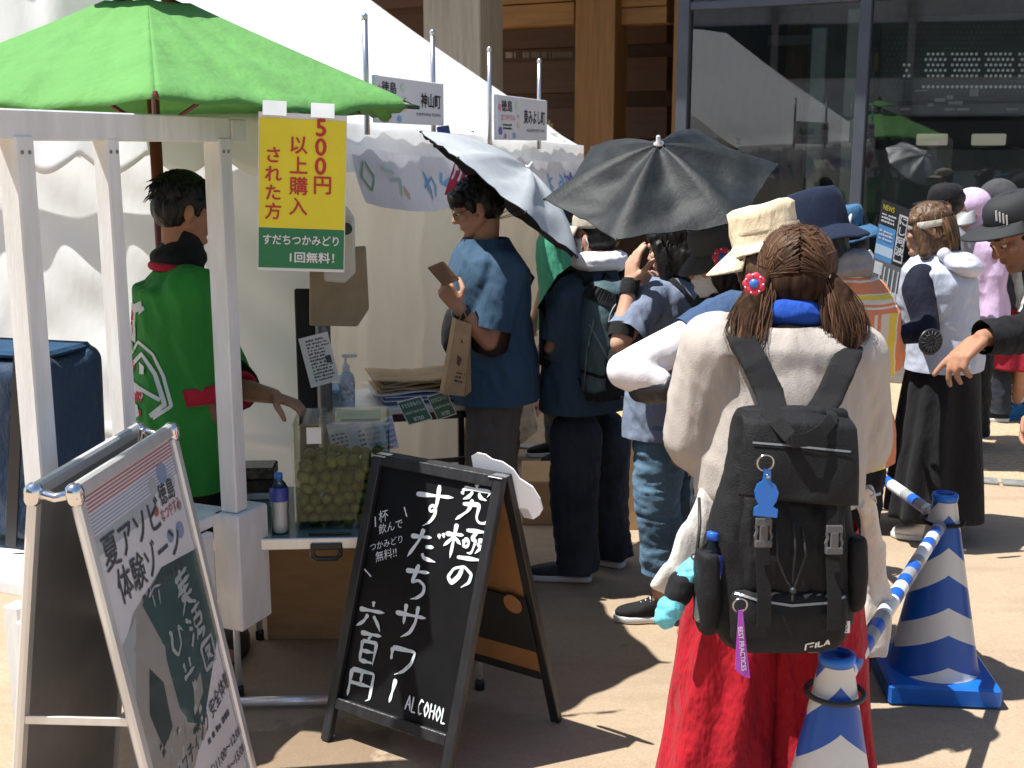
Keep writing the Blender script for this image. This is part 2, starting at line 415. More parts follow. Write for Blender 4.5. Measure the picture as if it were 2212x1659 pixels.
def paving_mat():
    m, t, b = newmat('pale_stone_paving'); v = coords(t)
    vo = t.nodes.new('ShaderNodeTexVoronoi'); lk(t, v, vo.inputs['Vector']); vo.inputs['Scale'].default_value = 42
    vo.feature = 'DISTANCE_TO_EDGE'
    n2 = noise(t, v, 30, 4)
    c = ramp(t, n2, [(.3, (.36, .26, .16)), (.7, (.56, .43, .28))])
    c = mixc(t, ramp(t, vo.outputs['Distance'], [(0, (1, 1, 1)), (.06, (0, 0, 0))]), c, (.26, .19, .12))
    lk(t, c, b.inputs['Base Color']); b.inputs['Roughness'].default_value = .85; bump(t, b, vo.outputs['Distance'], .5, .01); return m
MB().quad((-40, -25, 0), (40, -25, 0), (40, 60, 0), (-40, 60, 0)).build('ground', ground_mat(), origin=(0, 0, 0)).__setitem__('kind', 'structure')
dl0, dl1 = gr(2040, 1034), gr(2212, 1047); dd_ = unit(dl1 - dl0); dn_ = A3(-dd_[1], dd_[0], 0)
a_, b_ = dl0 - dd_ * 6, dl1 + dd_ * 14
up_ = A3(0, 0, .004)
MB().quad(a_ + up_, b_ + up_, b_ + dn_ * 16 + up_, a_ + dn_ * 16 + up_).build('paving', paving_mat(), origin=(0, 0, 0)).__setitem__('kind', 'structure')
mb = MB()
steel = M('drain_steel', (.42, .43, .42), .5, .2, 20, metal=.6)
k = 0.0
while k < 20:
    p = a_ + dd_ * k + A3(0, 0, .009); mb.box(p + dd_ * .145, (.14, .055, .004), (dd_, dn_, (0, 0, 1)))
    k += .3
setp(mb.build('drain_cover', steel), 'narrow grey steel drain strip let into the ground beside the pale paving', 'drain')

# ---------------------------------------------------------------- white tents
canvas = cloth('white_canvas', (.88, .90, .915), .015, 500, .1, .25, .75, .02, transl=.32, bmp=.35)
cream = cloth('cream_canvas', (.82, .79, .70), .04, 500, .2, .4, .8, .02, transl=.42, bmp=.5)
banner_m = cloth('banner_cloth', (.80, .80, .83), .03, 500, .2, .5, .8, .05, transl=.25)
pole_m = M('grey_pole_metal', (.16, .17, .19), .4, .1, 8, metal=.5)
silver_pole = M('silver_pole_metal', (.55, .56, .58), .3, .1, 8, metal=.85)
TU = unit((.318, .948, 0)); TV = unit((-.948, .318, 0)); TF = -TV                 # along the row, into the tent, front normal
F0 = A3(-.80, 4.95, 0); TL = 3.76
EZ = lambda s: 1.985 - .085 * s / TL
tent = empty('market_tent', F0, 'long white pitched tent with cream curtains behind the vendor', 'tent')
def roofpt(s, q, z0=0): return F0 + TU * s + TV * q + A3(0, 0, EZ(s) + .67 * q + z0)
def roof_fn(u, v):
    s = -.15 + u * (TL + .3); q = -.06 + v * 2.1
    p = roofpt(s, q); a = math.sin(s * 3.35) ** 2
    w = .025 * math.sin(q * 3.2) * a - .02 * math.exp(-((q - .1) / .12) ** 2) * (1 + math.sin(s * 17) * .3)
    return p + A3(0, 0, -.05 * math.sin(min(1, max(0, v)) * math.pi) * .6 + w)
def roof_back(u, v):
    s = -.15 + u * (TL + .3); q = 2.04 + v * 2.1; return F0 + TU * s + TV * q + A3(0, 0, EZ(s) + .67 * (4.08 - q) )
MB().grid(roof_fn, 70, 46).grid(roof_back, 10, 8).build('roof', canvas, tent, True)
# valance of the front eave, the pleated flap
def val_fn(u, v):
    s = -.12 + u * (TL + .26); z = EZ(s) - .03 - .2 * v
    return F0 + TU * s + TF * (.075 + .010 * math.sin(s * 9) * (1 - v) + .004 * math.sin(s * 31 + 1)) + A3(0, 0, z)
MB().grid(val_fn, 170, 8).build('valance', canvas, tent, True)
# near end wall, bellied and creased, with a scalloped flap above it
def wall_fn(u, v):
    q = u * 4.05; z = (1 - v) * 1.99
    fl = .24 * v
    cr = .007 * math.sin(q * 13 + 3 * math.sin(z * 2.1 + q)) * (.35 + .65 * v) + .009 * math.sin((q * 1.2 + z * 1.9) * 7 + 2 * math.sin(q * 3)) * math.sin(math.pi * min(1, v * 1.1)) ** 2 + .005 * math.sin((q * 1.6 - z * 2.3) * 9 + 1)
    hem = .012 if abs((z - 1.33) % .7) < .012 else 0
    return F0 + TV * q - TU * (.02 + fl + cr + hem) + A3(0, 0, z)
w = MB().grid(wall_fn, 150, 90).build('end_wall', canvas, tent, True)
def gab_fn(u, v):
    q = u * 4.08; top = EZ(0) + .67 * min(q, 4.08 - q); z = EZ(0) - .02 + (top - EZ(0)) * v
    return F0 + TV * q - TU * (.055 + .02 * math.sin(q * 11 + z * 3) + .012 * math.sin(q * 23)) + A3(0, 0, z)
MB().grid(gab_fn, 110, 24).build('gable', canvas, tent, True)
def scal_fn(u, v):
    q = u * 4.05; d = .16 + .085 * abs(math.sin(q * math.pi / .34)); z = EZ(0) - d * v
    return F0 + TV * q - TU * (.15 + .03 * v + .015 * math.sin(q * 18) * v) + A3(0, 0, z)
solid(MB().grid(scal_fn, 240, 6).build('scalloped_flap', canvas, tent, True), .002)
# inner curtains
def curtain(s0, q0, q1, ph):
    def fn(u, v):
        q = q0 + (q1 - q0) * u; z = .02 + (1 - v) * 1.93
        w_ = .035 * math.sin(q * 15 + ph + .8 * math.sin(z * 1.6)) + .02 * math.sin(q * 37 + ph + z) + .012 * math.sin(z * 8 + q * 5)
        return F0 + TU * (s0 + w_) + TV * (q + .012 * math.sin(z * 11 + ph)) + A3(0, 0, z)
    MB().grid(fn, 120, 60).build('curtain', cream, tent, True)
curtain(1.78, .06, 3.9, .4); curtain(3.62, .05, 3.9, 2.1)
def bw(u, v):
    s = .05 + u * (TL - .1); z = (1 - v) * 1.99; return F0 + TU * s + TV * (3.98 + .03 * math.sin(s * 14 + z)) + A3(0, 0, z)
MB().grid(bw, 60, 20).build('back_wall', cream, tent, True)
for s in (.06, TL / 2, TL - .05):
    for q in (.03, 3.92):
        p = F0 + TU * s + TV * q; MB().tube([p, p + A3(0, 0, EZ(s))], .021).build('pole', pole_m, tent, True)
# banners: printed cloth hung under the eave
ink = [M('ink_' + n, c, .8, .1) for n, c in (('sky_blue', (.20, .45, .72)), ('violet', (.17, .17, .50)), ('mauve', (.48, .22, .42)), ('pink', (.75, .28, .38)), ('leaf', (.30, .52, .30)), ('pale_green', (.55, .70, .55)), ('black', (.02, .02, .022)), ('peach', (.85, .6, .42)))]
def banner(s0, s1, label, seed):
    r = random.Random(seed)
    def fn(u, v):
        s = s0 + (s1 - s0) * u; sag = .035 * math.sin(math.pi * u)
        return F0 + TU * s + TF * (.13 + .05 * v ** 2 + .012 * math.sin(s * 19) * v + .05 * v * u) + A3(0, 0, EZ(s) - .12 - sag - (.235 + .02 * math.sin(u * 5)) * v)
    o = MB().grid(fn, 40, 10).build('hanging_banner', banner_m, None, True); setp(o, label, 'banner', 'printed banners under the tent eave')
    mb = MB()
    def loc(u, v): return fn(u, v) + TF * .006
    def stroke(pts, wd_, mi):
        P = np.array(pts); n = 14; t = np.linspace(0, 1, len(P)); q = np.linspace(0, 1, n)
        Q = np.stack([np.interp(q, t, P[:, k]) for k in range(2)], 1)
        T = np.gradient(Q, axis=0); S = np.stack([-T[:, 1] * .25, T[:, 0] * 4], 1); S /= np.linalg.norm(S, axis=1)[:, None] + 1e-9
        V = [loc(*(a - s_ * wd_ * np.array([.25, 1]))) for a, s_ in zip(Q, S)] + [loc(*(a + s_ * wd_ * np.array([.25, 1]))) for a, s_ in zip(Q, S)]
        mb.add(V, [(i, i + 1, n + i + 1, n + i) for i in range(n - 1)], mi)
    cell = [(.42, 0), (.55, 0), (.64, 1), (.72, 1), (.82, 2), (.88, 2)]
    stroke([(.05, .25), (.02, .55), (.07, .75), (.11, .5), (.06, .25)], .03, 4); stroke([(.15, .3), (.22, .36)], .03, 5); stroke([(.18, .5), (.26, .45), (.23, .75)], .035, 5); stroke([(.27, .6), (.30, .75)], .06, 7)
    for x, mi in cell:
        for k in range(4):
            a, b = x + r.uniform(-.01, .05), r.uniform(.28, .5); stroke([(a, b), (a + r.uniform(-.03, .03), b + .18), (a + r.uniform(-.04, .04), b + r.uniform(.25, .42))], .028, mi)
        stroke([(x - .015, .5 + r.uniform(-.1, .1)), (x + .055, .48 + r.uniform(-.1, .1))], .03, mi)
    for k in range(9):
        a = -1.2 + k * .3; stroke([(.945 + .018 * math.cos(a), .58 + .12 * math.sin(a)), (.945 + .045 * math.cos(a), .58 + .3 * math.sin(a))], .012, 3)
    mb.build('print', ink, o)
banner(.06, 1.78, 'printed cloth banner with painted flowers under the near half of the tent eave', 3)
banner(2.1, 3.72, 'printed cloth banner with blue and pink figures at the far end of the tent eave', 8)
# name boards on the eave
board_m = M('white_board', (.72, .74, .78), .5, .03, 4)
def eaveboard(x0, x1, ytop, ybot, lab, name, roman, dx):
    n = TF; p = F0 + TF * .16
    a = onplane(x0, ytop, p, n); b = onplane(x1, ytop, p, n); L = np.dot(b - a, TU); L = abs(L)
    zb = onplane((x0 + x1) / 2, ybot, p, n)[2]; zt = (a[2] + b[2]) / 2; o = A3(a[0], a[1], zb); h = zt - zb
    root = empty('name_board', o, lab, 'sign', 'name boards on the tent eave')
    MB().box(o + TU * L / 2 + A3(0, 0, h / 2), (L / 2, .012, h / 2), (TU, TF, (0, 0, 1)), bev=.003).build('panel', board_m, root)
    for q in (-.015, L - .03):
        c = o + TU * q - TF * .03; MB().tube([c + A3(0, 0, -.05), c + A3(0, 0, h + .22)], .012, 8).lathe(c + A3(0, 0, h + .22), [(.013, 0), (.013, .02), (.004, .028)], 8).build('pole', silver_pole, root, True)
    mb = MB(); f = o + TF * .0145; up = A3(0, 0, 1)
    write(mb, '徳島', f + TU * .06 * L + up * h * .66, TU, up, h * .27, .02, 6, fit=L * .2)
    write(mb, 'なつやすみ', f + TU * .05 * L + up * h * .44, TU, up, h * .17, .015, 3, fit=L * .26)
    scribble(mb, f + TU * .09 * L + up * h * .22, TU, up, L * .17, h * .16, 2, 6, .9, 5)
    write(mb, name, f + TU * (.44 + dx) * L + up * h * .42, TU, up, h * .36, .025, 6, fit=L * (.50 - dx))
    write(mb, roman, f + TU * .55 * L + up * h * .2, TU, up, h * .1, .0, 6, fit=L * .38)
    for k, (x, y, r_, mi) in enumerate(((.03, .72, .05, 3), (.36, .8, .06, 5), (.39, .35, .05, 7), (.04, .2, .06, 1), (.30, .1, .05, 0), (.38, .55, .03, 4), (.13, .08, .04, 2))):
        V = [f + TU * (x * L + r_ * L * .6 * math.cos(t_)) + up * (y * h + r_ * h * 1.6 * math.sin(t_)) for t_ in np.linspace(0, 2 * math.pi, 9)[:-1]]; mb.add(V, [tuple(range(8))], mi)
    mb.build('lettering', ink, root)
eaveboard(808, 953, 172, 268, 'white name board reading 神山町, half covered by the green parasol', '神山町', 'KAMIYAMA TOWN', .18)
eaveboard(1071, 1178, 211, 303, 'white name board reading 東みよし町 near the far end of the tent', '東みよし町', 'HIGASHIMIYOSHI TOWN', .05)

# ---------------------------------------------------------------- timber building
GD = unit((.891, -.454, 0)); GN = unit((-.454, -.891, 0))      # along the glass front, out of it
GP = A3(3.85, 9.06, 0)
def wood_mat(name, c, sc=1):
    m, t, b = newmat(name); v = coords(t, (5 * sc, 5 * sc, .35 * sc)); w1 = noise(t, v, 4, 5, .65); v2 = coords(t)
    kn = t.nodes.new('ShaderNodeTexVoronoi'); lk(t, coords(t, (3.2, 3.2, 1.7)), kn.inputs['Vector']); kn.inputs['Scale'].default_value = 1.6
    base = ramp(t, w1, [(.25, CLAMP(tuple(x * .62 for x in c))), (.6, c), (.8, CLAMP(tuple(x * 1.25 for x in c)))])
    base = mixc(t, ramp(t, kn.outputs['Distance'], [(.03, (1, 1, 1)), (.07, (0, 0, 0))]), base, CLAMP(tuple(x * .25 for x in c)))
    base = mixc(t, math_(t, 'MULTIPLY', noise(t, v2, 2.2, 3), .4), base, CLAMP(tuple(x * .7 for x in c)))
    lk(t, base, b.inputs['Base Color']); b.inputs['Roughness'].default_value = .6; bump(t, b, w1, .25, .01); return m
def hwood_mat(name, c):
    m = wood_mat(name, c); 
    for n in m.node_tree.nodes:
        if n.type == 'MAPPING' and abs(n.inputs['Scale'].default_value[2] - .35) < .01: n.inputs['Scale'].default_value = (.5, .5, 6)
    return m
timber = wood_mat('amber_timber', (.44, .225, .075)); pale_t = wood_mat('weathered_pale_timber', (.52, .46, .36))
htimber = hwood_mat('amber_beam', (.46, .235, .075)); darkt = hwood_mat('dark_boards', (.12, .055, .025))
bld = empty('timber_building', A3(.2, 12, 0), 'brown timber framed building with open posts and beams behind the tent', 'building')
def gpt(px, back):                       # ground point seen at column px, a distance behind the glass line
    p = onplane(px, 830, GP - GN * back, GN); return A3(p[0], p[1], 0)
def post(x0, x1, back, depth, mat, z1=4.7):
    a, b = gpt(x0, back), gpt(x1, back); w = np.linalg.norm(b - a); c = (a + b) / 2 - GN * depth / 2
    MB().box(c + A3(0, 0, z1 / 2), (w / 2, depth / 2, z1 / 2), (GD, GN, (0, 0, 1)), bev=.008).build('post', mat, bld)
def beam(x0, x1, y0, y1, back, depth, mat):
    pm = GP - GN * back; a = onplane(x0, y0, pm, GN); b = onplane(x1, y1, pm, GN); zc = onplane((x0 + x1) / 2, y0, pm, GN)[2]; zd = onplane((x0 + x1) / 2, y1, pm, GN)[2]
    w = abs(np.dot(b - a, GD)); c = A3((a[0] + b[0]) / 2, (a[1] + b[1]) / 2, (zc + zd) / 2) - GN * depth / 2
    MB().box(c, (w / 2, depth / 2, abs(zc - zd) / 2), (GD, GN, (0, 0, 1)), bev=.006).build('beam', mat, bld)
post(925, 1041, .2, .46, pale_t)
post(1235, 1316, 1.55, .34, timber)
post(1436, 1450, 1.3, .25, timber)
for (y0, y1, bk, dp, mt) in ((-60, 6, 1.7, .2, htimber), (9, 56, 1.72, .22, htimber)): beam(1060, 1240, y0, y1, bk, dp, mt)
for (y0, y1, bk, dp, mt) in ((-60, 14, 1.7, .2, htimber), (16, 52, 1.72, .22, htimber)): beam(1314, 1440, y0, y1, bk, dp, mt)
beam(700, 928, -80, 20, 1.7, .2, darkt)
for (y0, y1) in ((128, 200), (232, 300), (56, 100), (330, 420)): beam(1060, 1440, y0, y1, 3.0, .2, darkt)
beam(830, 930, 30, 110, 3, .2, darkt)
# louvres with the daylight behind put into their pale colour, high boards, ceiling and rear wall
lv = MB()
rl = random.Random(4)
for k in range(44):
    x = 1076 + k * 3.7 
    if rl.random() < .28: continue
    p = onplane(x, 119, GP - GN * 3.4, GN); lv.box(p, (.006, .01, .035), (GD, GN, (0, 0, 1)))
lv.build('louvre', M('pale_louvre', (.8, .72, .6), .6), bld)
bw_ = MB(); c = gpt(1240, 4.6)
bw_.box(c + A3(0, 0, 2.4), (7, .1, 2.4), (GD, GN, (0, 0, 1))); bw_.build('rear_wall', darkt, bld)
p0 = gpt(600, .1); 
MB().box(gpt(1000, 2.4) + A3(0, 0, 4.85), (7, 3.1, .12), (GD, GN, (0, 0, 1))).build('roof', darkt, bld)  # unseen roof slab, added to keep the set-back posts in shade
ss = MB()
for k in range(7):
    q = gpt(1180 + k * 3.4, 1.0) + A3(0, 0, 0); ss.tube([q, q + A3(.02 * rl.uniform(-1, 1), 0, 2.05 + rl.uniform(-.15, .2))], .012, 6)
setp(ss.build('bamboo_screen', M('dry_bamboo', (.50, .36, .19), .6, .3, 30)), 'screen of dry bamboo canes at the foot of the timber posts', 'screen')

# ---------------------------------------------------------------- glazed shop front
frame_m = M('slate_grey_frame', (.085, .098, .125), .45, .08, 6, metal=.2)
shop = empty('glass_shopfront', gpt(1830, 0), 'tall glazed room with slate grey frames at the right, machines inside', 'building')
gl_l, gl_m, gl_r = gpt(1460, 0), gpt(1828, 0), gpt(2216, 0)
end = gl_r + GD * 1.7
ZT = onplane(1650, 14, GP, GN)[2]
def upr(p, w, mat=frame_m, nm='mullion'): MB().box(p + A3(0, 0, 1.9), (w / 2, .06, 1.9), (GD, GN, (0, 0, 1)), bev=.004).build(nm, mat, shop)
upr(gl_l, .095); upr(gl_m, .085); upr(gl_r, .085); upr(end, .085)
def rail(a, b, z, h, nm, dp=.05): c = (a + b) / 2; MB().box(A3(c[0], c[1], z), (np.linalg.norm(b - a) / 2 - .05, dp, h / 2), (GD, GN, (0, 0, 1)), bev=.004).build(nm, frame_m, shop)
for a, b in ((gl_l, gl_m), (gl_m, gl_r), (gl_r, end)):
    rail(a, b, ZT + .03, .06, 'transom'); rail(a, b, .2, .10, 'sill')
gm = glassmat('clear_glass', (.70, .77, .76), 3.2)
for a, b in ((gl_l, gl_m), (gl_m, gl_r), (gl_r, end)):
    MB().quad(a + A3(0, 0, .2), b + A3(0, 0, .2), b + A3(0, 0, ZT), a + A3(0, 0, ZT)).build('glass_pane', gm, shop)
    MB().quad(a + A3(0, 0, ZT + .06), b + A3(0, 0, ZT + .06), b + A3(0, 0, 3.8), a + A3(0, 0, 3.8)).build('glass_pane', gm, shop)
HL = np.linalg.norm(end - gl_l) / 2
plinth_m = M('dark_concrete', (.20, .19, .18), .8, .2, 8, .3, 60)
c = (gl_l + end) / 2; MB().box(c + A3(0, 0, .075), (np.linalg.norm(end - gl_l) / 2 + .1, .09, .075), (GD, GN, (0, 0, 1)), bev=.01).build('plinth', plinth_m, shop)
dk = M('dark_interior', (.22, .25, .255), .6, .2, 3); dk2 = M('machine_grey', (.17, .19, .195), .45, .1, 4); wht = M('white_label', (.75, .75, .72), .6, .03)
c = (gl_l + end) / 2 - GN * 3.2
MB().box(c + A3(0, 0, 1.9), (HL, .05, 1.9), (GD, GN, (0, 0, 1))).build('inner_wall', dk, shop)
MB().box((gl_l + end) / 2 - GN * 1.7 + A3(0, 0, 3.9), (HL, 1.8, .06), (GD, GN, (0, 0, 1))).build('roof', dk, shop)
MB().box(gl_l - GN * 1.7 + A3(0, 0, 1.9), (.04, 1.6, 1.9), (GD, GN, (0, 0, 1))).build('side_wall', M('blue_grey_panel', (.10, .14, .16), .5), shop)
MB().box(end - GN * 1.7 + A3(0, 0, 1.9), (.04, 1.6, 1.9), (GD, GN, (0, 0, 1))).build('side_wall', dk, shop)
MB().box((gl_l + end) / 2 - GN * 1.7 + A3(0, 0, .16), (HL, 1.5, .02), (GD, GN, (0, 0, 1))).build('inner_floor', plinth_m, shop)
def inner(px0, py0, px1, py1, back, depth, mat, nm, bev=.01, label=None, cat=None):
    pm = GP - GN * back; a = onplane(px0, py0, pm, GN); b = onplane(px1, py1, pm, GN); w = abs(np.dot(b - a, GD)); m_ = (a + b) / 2 - GN * depth / 2
    o = MB().box(m_, (w / 2, depth / 2, abs(a[2] - b[2]) / 2), (GD, GN, (0, 0, 1)), bev=min(bev, abs(a[2] - b[2]) / 5)).build(nm, mat, None if label else shop)
    if label: setp(o, label, cat)
    return o
# inside: slim pale column, brown posts, perforated metal screen, black cabinets with white plates
inner(1232, -20, 1252, 900, .3, .02, dk, 'edge') if False else None
inner(1832, 20, 1852, 460, .45, .05, M('pale_green_post', (.55, .60, .50), .5), 'inner_post')
inner(1754, 60, 1768, 460, 1.2, .06, M('pale_grey_post', (.45, .50, .45), .5), 'inner_post')
for x in (1498, 1590, 1700): inner(x, 20, x + 24, 460, 2.6, .1, wood_mat('brown_inner_post', (.18, .10, .06)), 'inner_post')
inner(1480, 85, 1760, 96, 2.4, .05, M('grey_rail', (.25, .27, .27), .5), 'light_rail')
def perf():
    pm = GP - GN * 2.3; m = MB()
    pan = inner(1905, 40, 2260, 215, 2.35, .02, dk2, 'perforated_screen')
    for r_ in range(14):
        y = 46 + r_ * 11.8
        for k in range(34):
            x = 1912 + k * 10.4 + (r_ % 2) * 5.2
            lit = (113 <= y <= 170 and x > 2000 and (k % 7 != 6)) or (180 < y < 192 and x > 1990) or (1965 > x > 1950 and 130 < y < 170)
            a = onplane(x, y, pm, GN); rr = .011 if lit else .009
            m.add([a + GN * .012 + GD * rr * math.cos(t_) * 1.25 + A3(0, 0, rr * math.sin(t_) * 1.25) for t_ in np.linspace(0, 2 * math.pi, 13)[:-1]], [tuple(range(12))], 0 if lit else 1)
    day = newmat('painted_hole_glow'); b = day[2]; b.inputs['Base Color'].default_value = (.8, .8, .8, 1); b.inputs['Emission Color'].default_value = (.9, .95, 1, 1); b.inputs['Emission Strength'].default_value = .08  # discs glow faintly, standing in for light behind the screen
    m.build('hole', [day[0], dk], pan)
perf()
inner(1850, 228, 2260, 246, 2.2, .3, dk2, 'shelf'); 
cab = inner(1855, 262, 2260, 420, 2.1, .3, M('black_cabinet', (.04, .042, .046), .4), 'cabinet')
cream_l = newmat('glowing_cream_hatch')[0]; bb = cream_l.node_tree.nodes['Principled BSDF']; bb.inputs['Base Color'].default_value = (.7, .62, .5, 1); bb.inputs['Emission Color'].default_value = (.8, .72, .58, 1); bb.inputs['Emission Strength'].default_value = .2  # cream hatches with a faint glow put into the material
for (a0, b0, a1, b1) in ((1980, 289, 2046, 314), (2099, 289, 2172, 314)): inner(a0, b0, a1, b1, 2.07, .02, cream_l, 'hatch')
for x in (2024, 2112):
    pm = GP - GN * 2.05; a = onplane(x, 329, pm, GN); MB().lathe(a, [(.028, 0), (.028, .012), (.001, .0125)], 16, (GD, (0, 0, 1), GN)).build('round_port', wht, shop)
inner(1855, 322, 2260, 470, 1.9, .12, dk2, 'counter')
for (x, y, w_, h_) in ((1956, 236, 22, 5), (2052, 236, 22, 5), (2080, 236, 24, 5), (2186, 236, 24, 5), (2104, 200, 18, 16), (2052, 210, 14, 8), (2064, 222, 30, 6), (2030, 216, 22, 7), (1990, 196, 26, 3), (2010, 226, 12, 6)):
    inner(x - w_ / 2, y - h_ / 2, x + w_ / 2, y + h_ / 2, 2.05, .02, wht, 'plate', .002)
inner(1868, 110, 1888, 205, 2.2, .1, dk2, 'control_box'); inner(1888, 112, 1896, 155, 2.15, .05, M('amber_panel', (.35, .22, .08), .5), 'control_panel')

# the office block across the plaza, behind and left of the camera: seen only mirrored in the glass
ofc = empty('office_building', (-17, -18, 0), 'grey office block across the plaza mirrored in the glass front', 'building')
oF = unit((.667, .73, 0)); oR = A3(-oF[1], oF[0], 0); oc = A3(-17, -18, 0)
MB().box(oc + UP_ * 6.5 - oF * 3, (20, 3, 6.5), (oR, oF, UP_)).build('wall', M('blue_grey_cladding', (.62, .68, .72), .5), ofc)
for lv_ in range(4):
    MB().box(oc + UP_ * (2 + lv_ * 3.1) + oF * .03, (19, .05, .9), (oR, oF, UP_)).build('window_band', M('dark_glass_band', (.02, .026, .03), .15, .05), ofc)
for k in range(9): MB().box(oc + oR * (-18 + k * 4.5) + UP_ * 6.5 + oF * .2, (.12, .14, 6.5), (oR, oF, UP_)).build('fin', M('pale_fin', (.30, .31, .32), .5), ofc)
# ================================================================= things at the stall
UP = A3(0, 0, 1)
class Plane:
    """a flat thing seen in the photo: corners -> origin, directions and size in metres"""
    def __init__(s, p, n, tl, tr, bl, skew=False):
        s.p = np.array(p); s.n = unit(n); s.o = s.at(*bl); a = s.at(*tl); b = s.at(*tr)
        s.ux = unit(b - a); s.uy = unit((a - s.o) - (0 if skew else s.ux * np.dot(a - s.o, s.ux))); s.nn = unit(np.cross(s.ux, s.uy))
        s.w = np.linalg.norm(b - a); s.h = np.dot(a - s.o, s.uy)
    def at(s, x, y, lift=0): return onplane(x, y, s.p, s.n) + (s.nn * lift if lift else 0)
    def uv(s, u, v, lift=0): return s.o + s.ux * u * s.w + s.uy * v * s.h + s.nn * lift
    def slab(s, name, mat, parent, th=.004, bev=0, pad=0):
        return MB().box(s.o + s.ux * s.w / 2 + s.uy * s.h / 2 - s.nn * th / 2, (s.w / 2 + pad, s.h / 2 + pad, th / 2), (s.ux, s.uy, s.nn), bev=bev).build(name, mat, parent)
    def rect(s, mb, u0, v0, u1, v1, lift, mi=0): return mb.quad(s.uv(u0, v0, lift), s.uv(u1, v0, lift), s.uv(u1, v1, lift), s.uv(u0, v1, lift), mi)
P_ = lambda n, c, r=.5, **k: M(n, c, r, .04, 4, **k)
white_paint = M('white_paint', (.80, .80, .79), .5, .05, 7, .12, 40, stretch=(3, 3, .6), c2=(.70, .69, .66)); black_pl = P_('black_plastic', (.018, .018, .02), .35)
alu = M('brushed_aluminium', (.80, .80, .80), .30, .05, 30, metal=.55, stretch=(1, 1, .1)); chrome = P_('chrome', (.8, .8, .82), .08, metal=1)
card = M('corrugated_cardboard', (.42, .26, .125), .85, .1, 6, .15, 90, stretch=(1, 1, 4)); card2 = M('sunlight_painted_cardboard', (.50, .33, .16), .85, .1, 6, .15, 90, stretch=(1, 1, 4))  # second cardboard is a lighter copy, sunlight put into its colour
kraft = M('kraft_paper', (.46, .31, .17), .8, .1, 12, .3, 25); paper = P_('white_paper', (.78, .77, .75), .7)
# ---------------------------------------------------------------- green parasol
green_c = cloth('green_parasol_cloth', (.155, .42, .105), .08, 420, .4, .35, .7, .1, transl=.22)
PC = A3(-1.225, 4.18, 0); T1 = A3(-.33, 3.97, 2.0); T2 = A3(-.96, 3.30, 2.0)
tips = []; r1 = T1 - PC; r1[2] = 0; r2 = T2 - PC; r2[2] = 0
cy = [r1, r2, r2 - r1, -r1, -r2, r1 - r2]
par = empty('parasol', PC, 'green parasol over the stall with a vented top and dark red pole', 'parasol')
APX = 2.40
def panel_fn(i, top_v=.0, drop=0, zoff=0, rs=1.0, wav=0):
    a, b = cy[i], cy[(i + 1) % 6]
    def fn(u, v):
        vv = top_v + (1 - top_v) * v; e = a * (1 - u) + b * u; p = PC + e * vv * rs; d = math.sin(math.pi * u)
        wr = .014 * (abs(math.sin(u * 12 + i * 2 + vv * 2.5)) - .6) * d * vv + .016 * math.sin(u * 9 + vv * 14 + i) * d * vv ** 2 * .6
        z = APX + zoff + (2.0 - APX) * (vv ** .93) * (rs if rs > 1 else 1) - .022 * d * vv + wr - .045 * drop * max(0, v - .955) / .045 + wav * math.sin(u * math.pi * 4) * v
        return p + A3(0, 0, z) * 1.0 + (A3(*e[:2], 0) * .012 * math.sin(u * 26 + i) * d * vv ** 2)
    return fn
mb = MB()
for i in range(6): mb.grid(panel_fn(i, .17, .45), 40, 34)
solid(mb.build('canopy', green_c, par, True), .0015)
mb = MB()
for i in range(6):
    a, b = cy[i] * .25, cy[(i + 1) % 6] * .25
    mb.grid(lambda u, v, a=a, b=b: PC + (a * (1 - u) + b * u) * v + A3(0, 0, APX + .075 - .105 * v ** .9 + (.022 * math.sin(u * math.pi) * v)), 14, 8)
solid(mb.build('vent_cap', green_c, par, True), .0015)
redwood = M('dark_red_wood', (.16, .030, .022), .35, .15, 9)
MB().tube([PC, PC + A3(0, 0, 2.46)], .021, 14).build('pole', redwood, par, True)
MB().lathe(PC + A3(0, 0, 2.46), [(.022, 0), (.03, .02), (.02, .05), (.004, .06)], 14).build('finial', redwood, par, True)
MB().lathe(PC, [(.24, 0), (.24, .05), (.2, .09), (.04, .11), (.03, .3)], 28).build('base', P_('black_base', (.03, .03, .03)), par, True)
for i in range(6):
    e = PC + cy[i] + A3(0, 0, 1.985); c0 = PC + A3(0, 0, APX - .03)
    MB().tube([c0, e], .008, 8).build('rib', redwood, par, True)
    MB().tube([PC + A3(0, 0, 1.9), c0 + (e - c0) * .5 - A3(0, 0, .008)], .007, 8).build('strut', redwood, par, True)
MB().tube([T1 + A3(-.03, 0, -.012), T1 + A3(.03, -.004, -.022)], [.012, .006], 8).build('tip_pocket', P_('dark_green_tip', (.02, .05, .025)), par, True)
# ---------------------------------------------------------------- yellow sign on the parasol edge
SY = Plane(at(643, 410, 3.56), (.18, -1, .02), (547, 240), (739, 250), (556, 583))
ysign = empty('hanging_sign', SY.o, 'yellow and green cardboard sign hung from the parasol edge, red vertical writing', 'sign')
ymat = [P_('sign_yellow', (.86, .72, .025)), P_('sign_green', (.02, .20, .075)), P_('sign_white', (.8, .8, .78)), P_('sign_red', (.55, .028, .03))]
SY.slab('panel', ymat[2], ysign, .004)
mb = MB(); SY.rect(mb, .012, .275, .99, .965, .0015, 0); SY.rect(mb, .012, .018, .99, .273, .0015, 1); mb.build('print', ymat, ysign)
mb = MB(); k = .0032
sc = np.linalg.norm(SY.at(700, 300) - SY.at(700, 340)) / 40.0
write(mb, '500', SY.at(694, 252, k), SY.ux, SY.uy, 52 * sc, .04, 3, vertical=True, pitch=.80); write(mb, '円', SY.at(697, 381, k), SY.ux, SY.uy, 44 * sc, .03, 3, vertical=True)
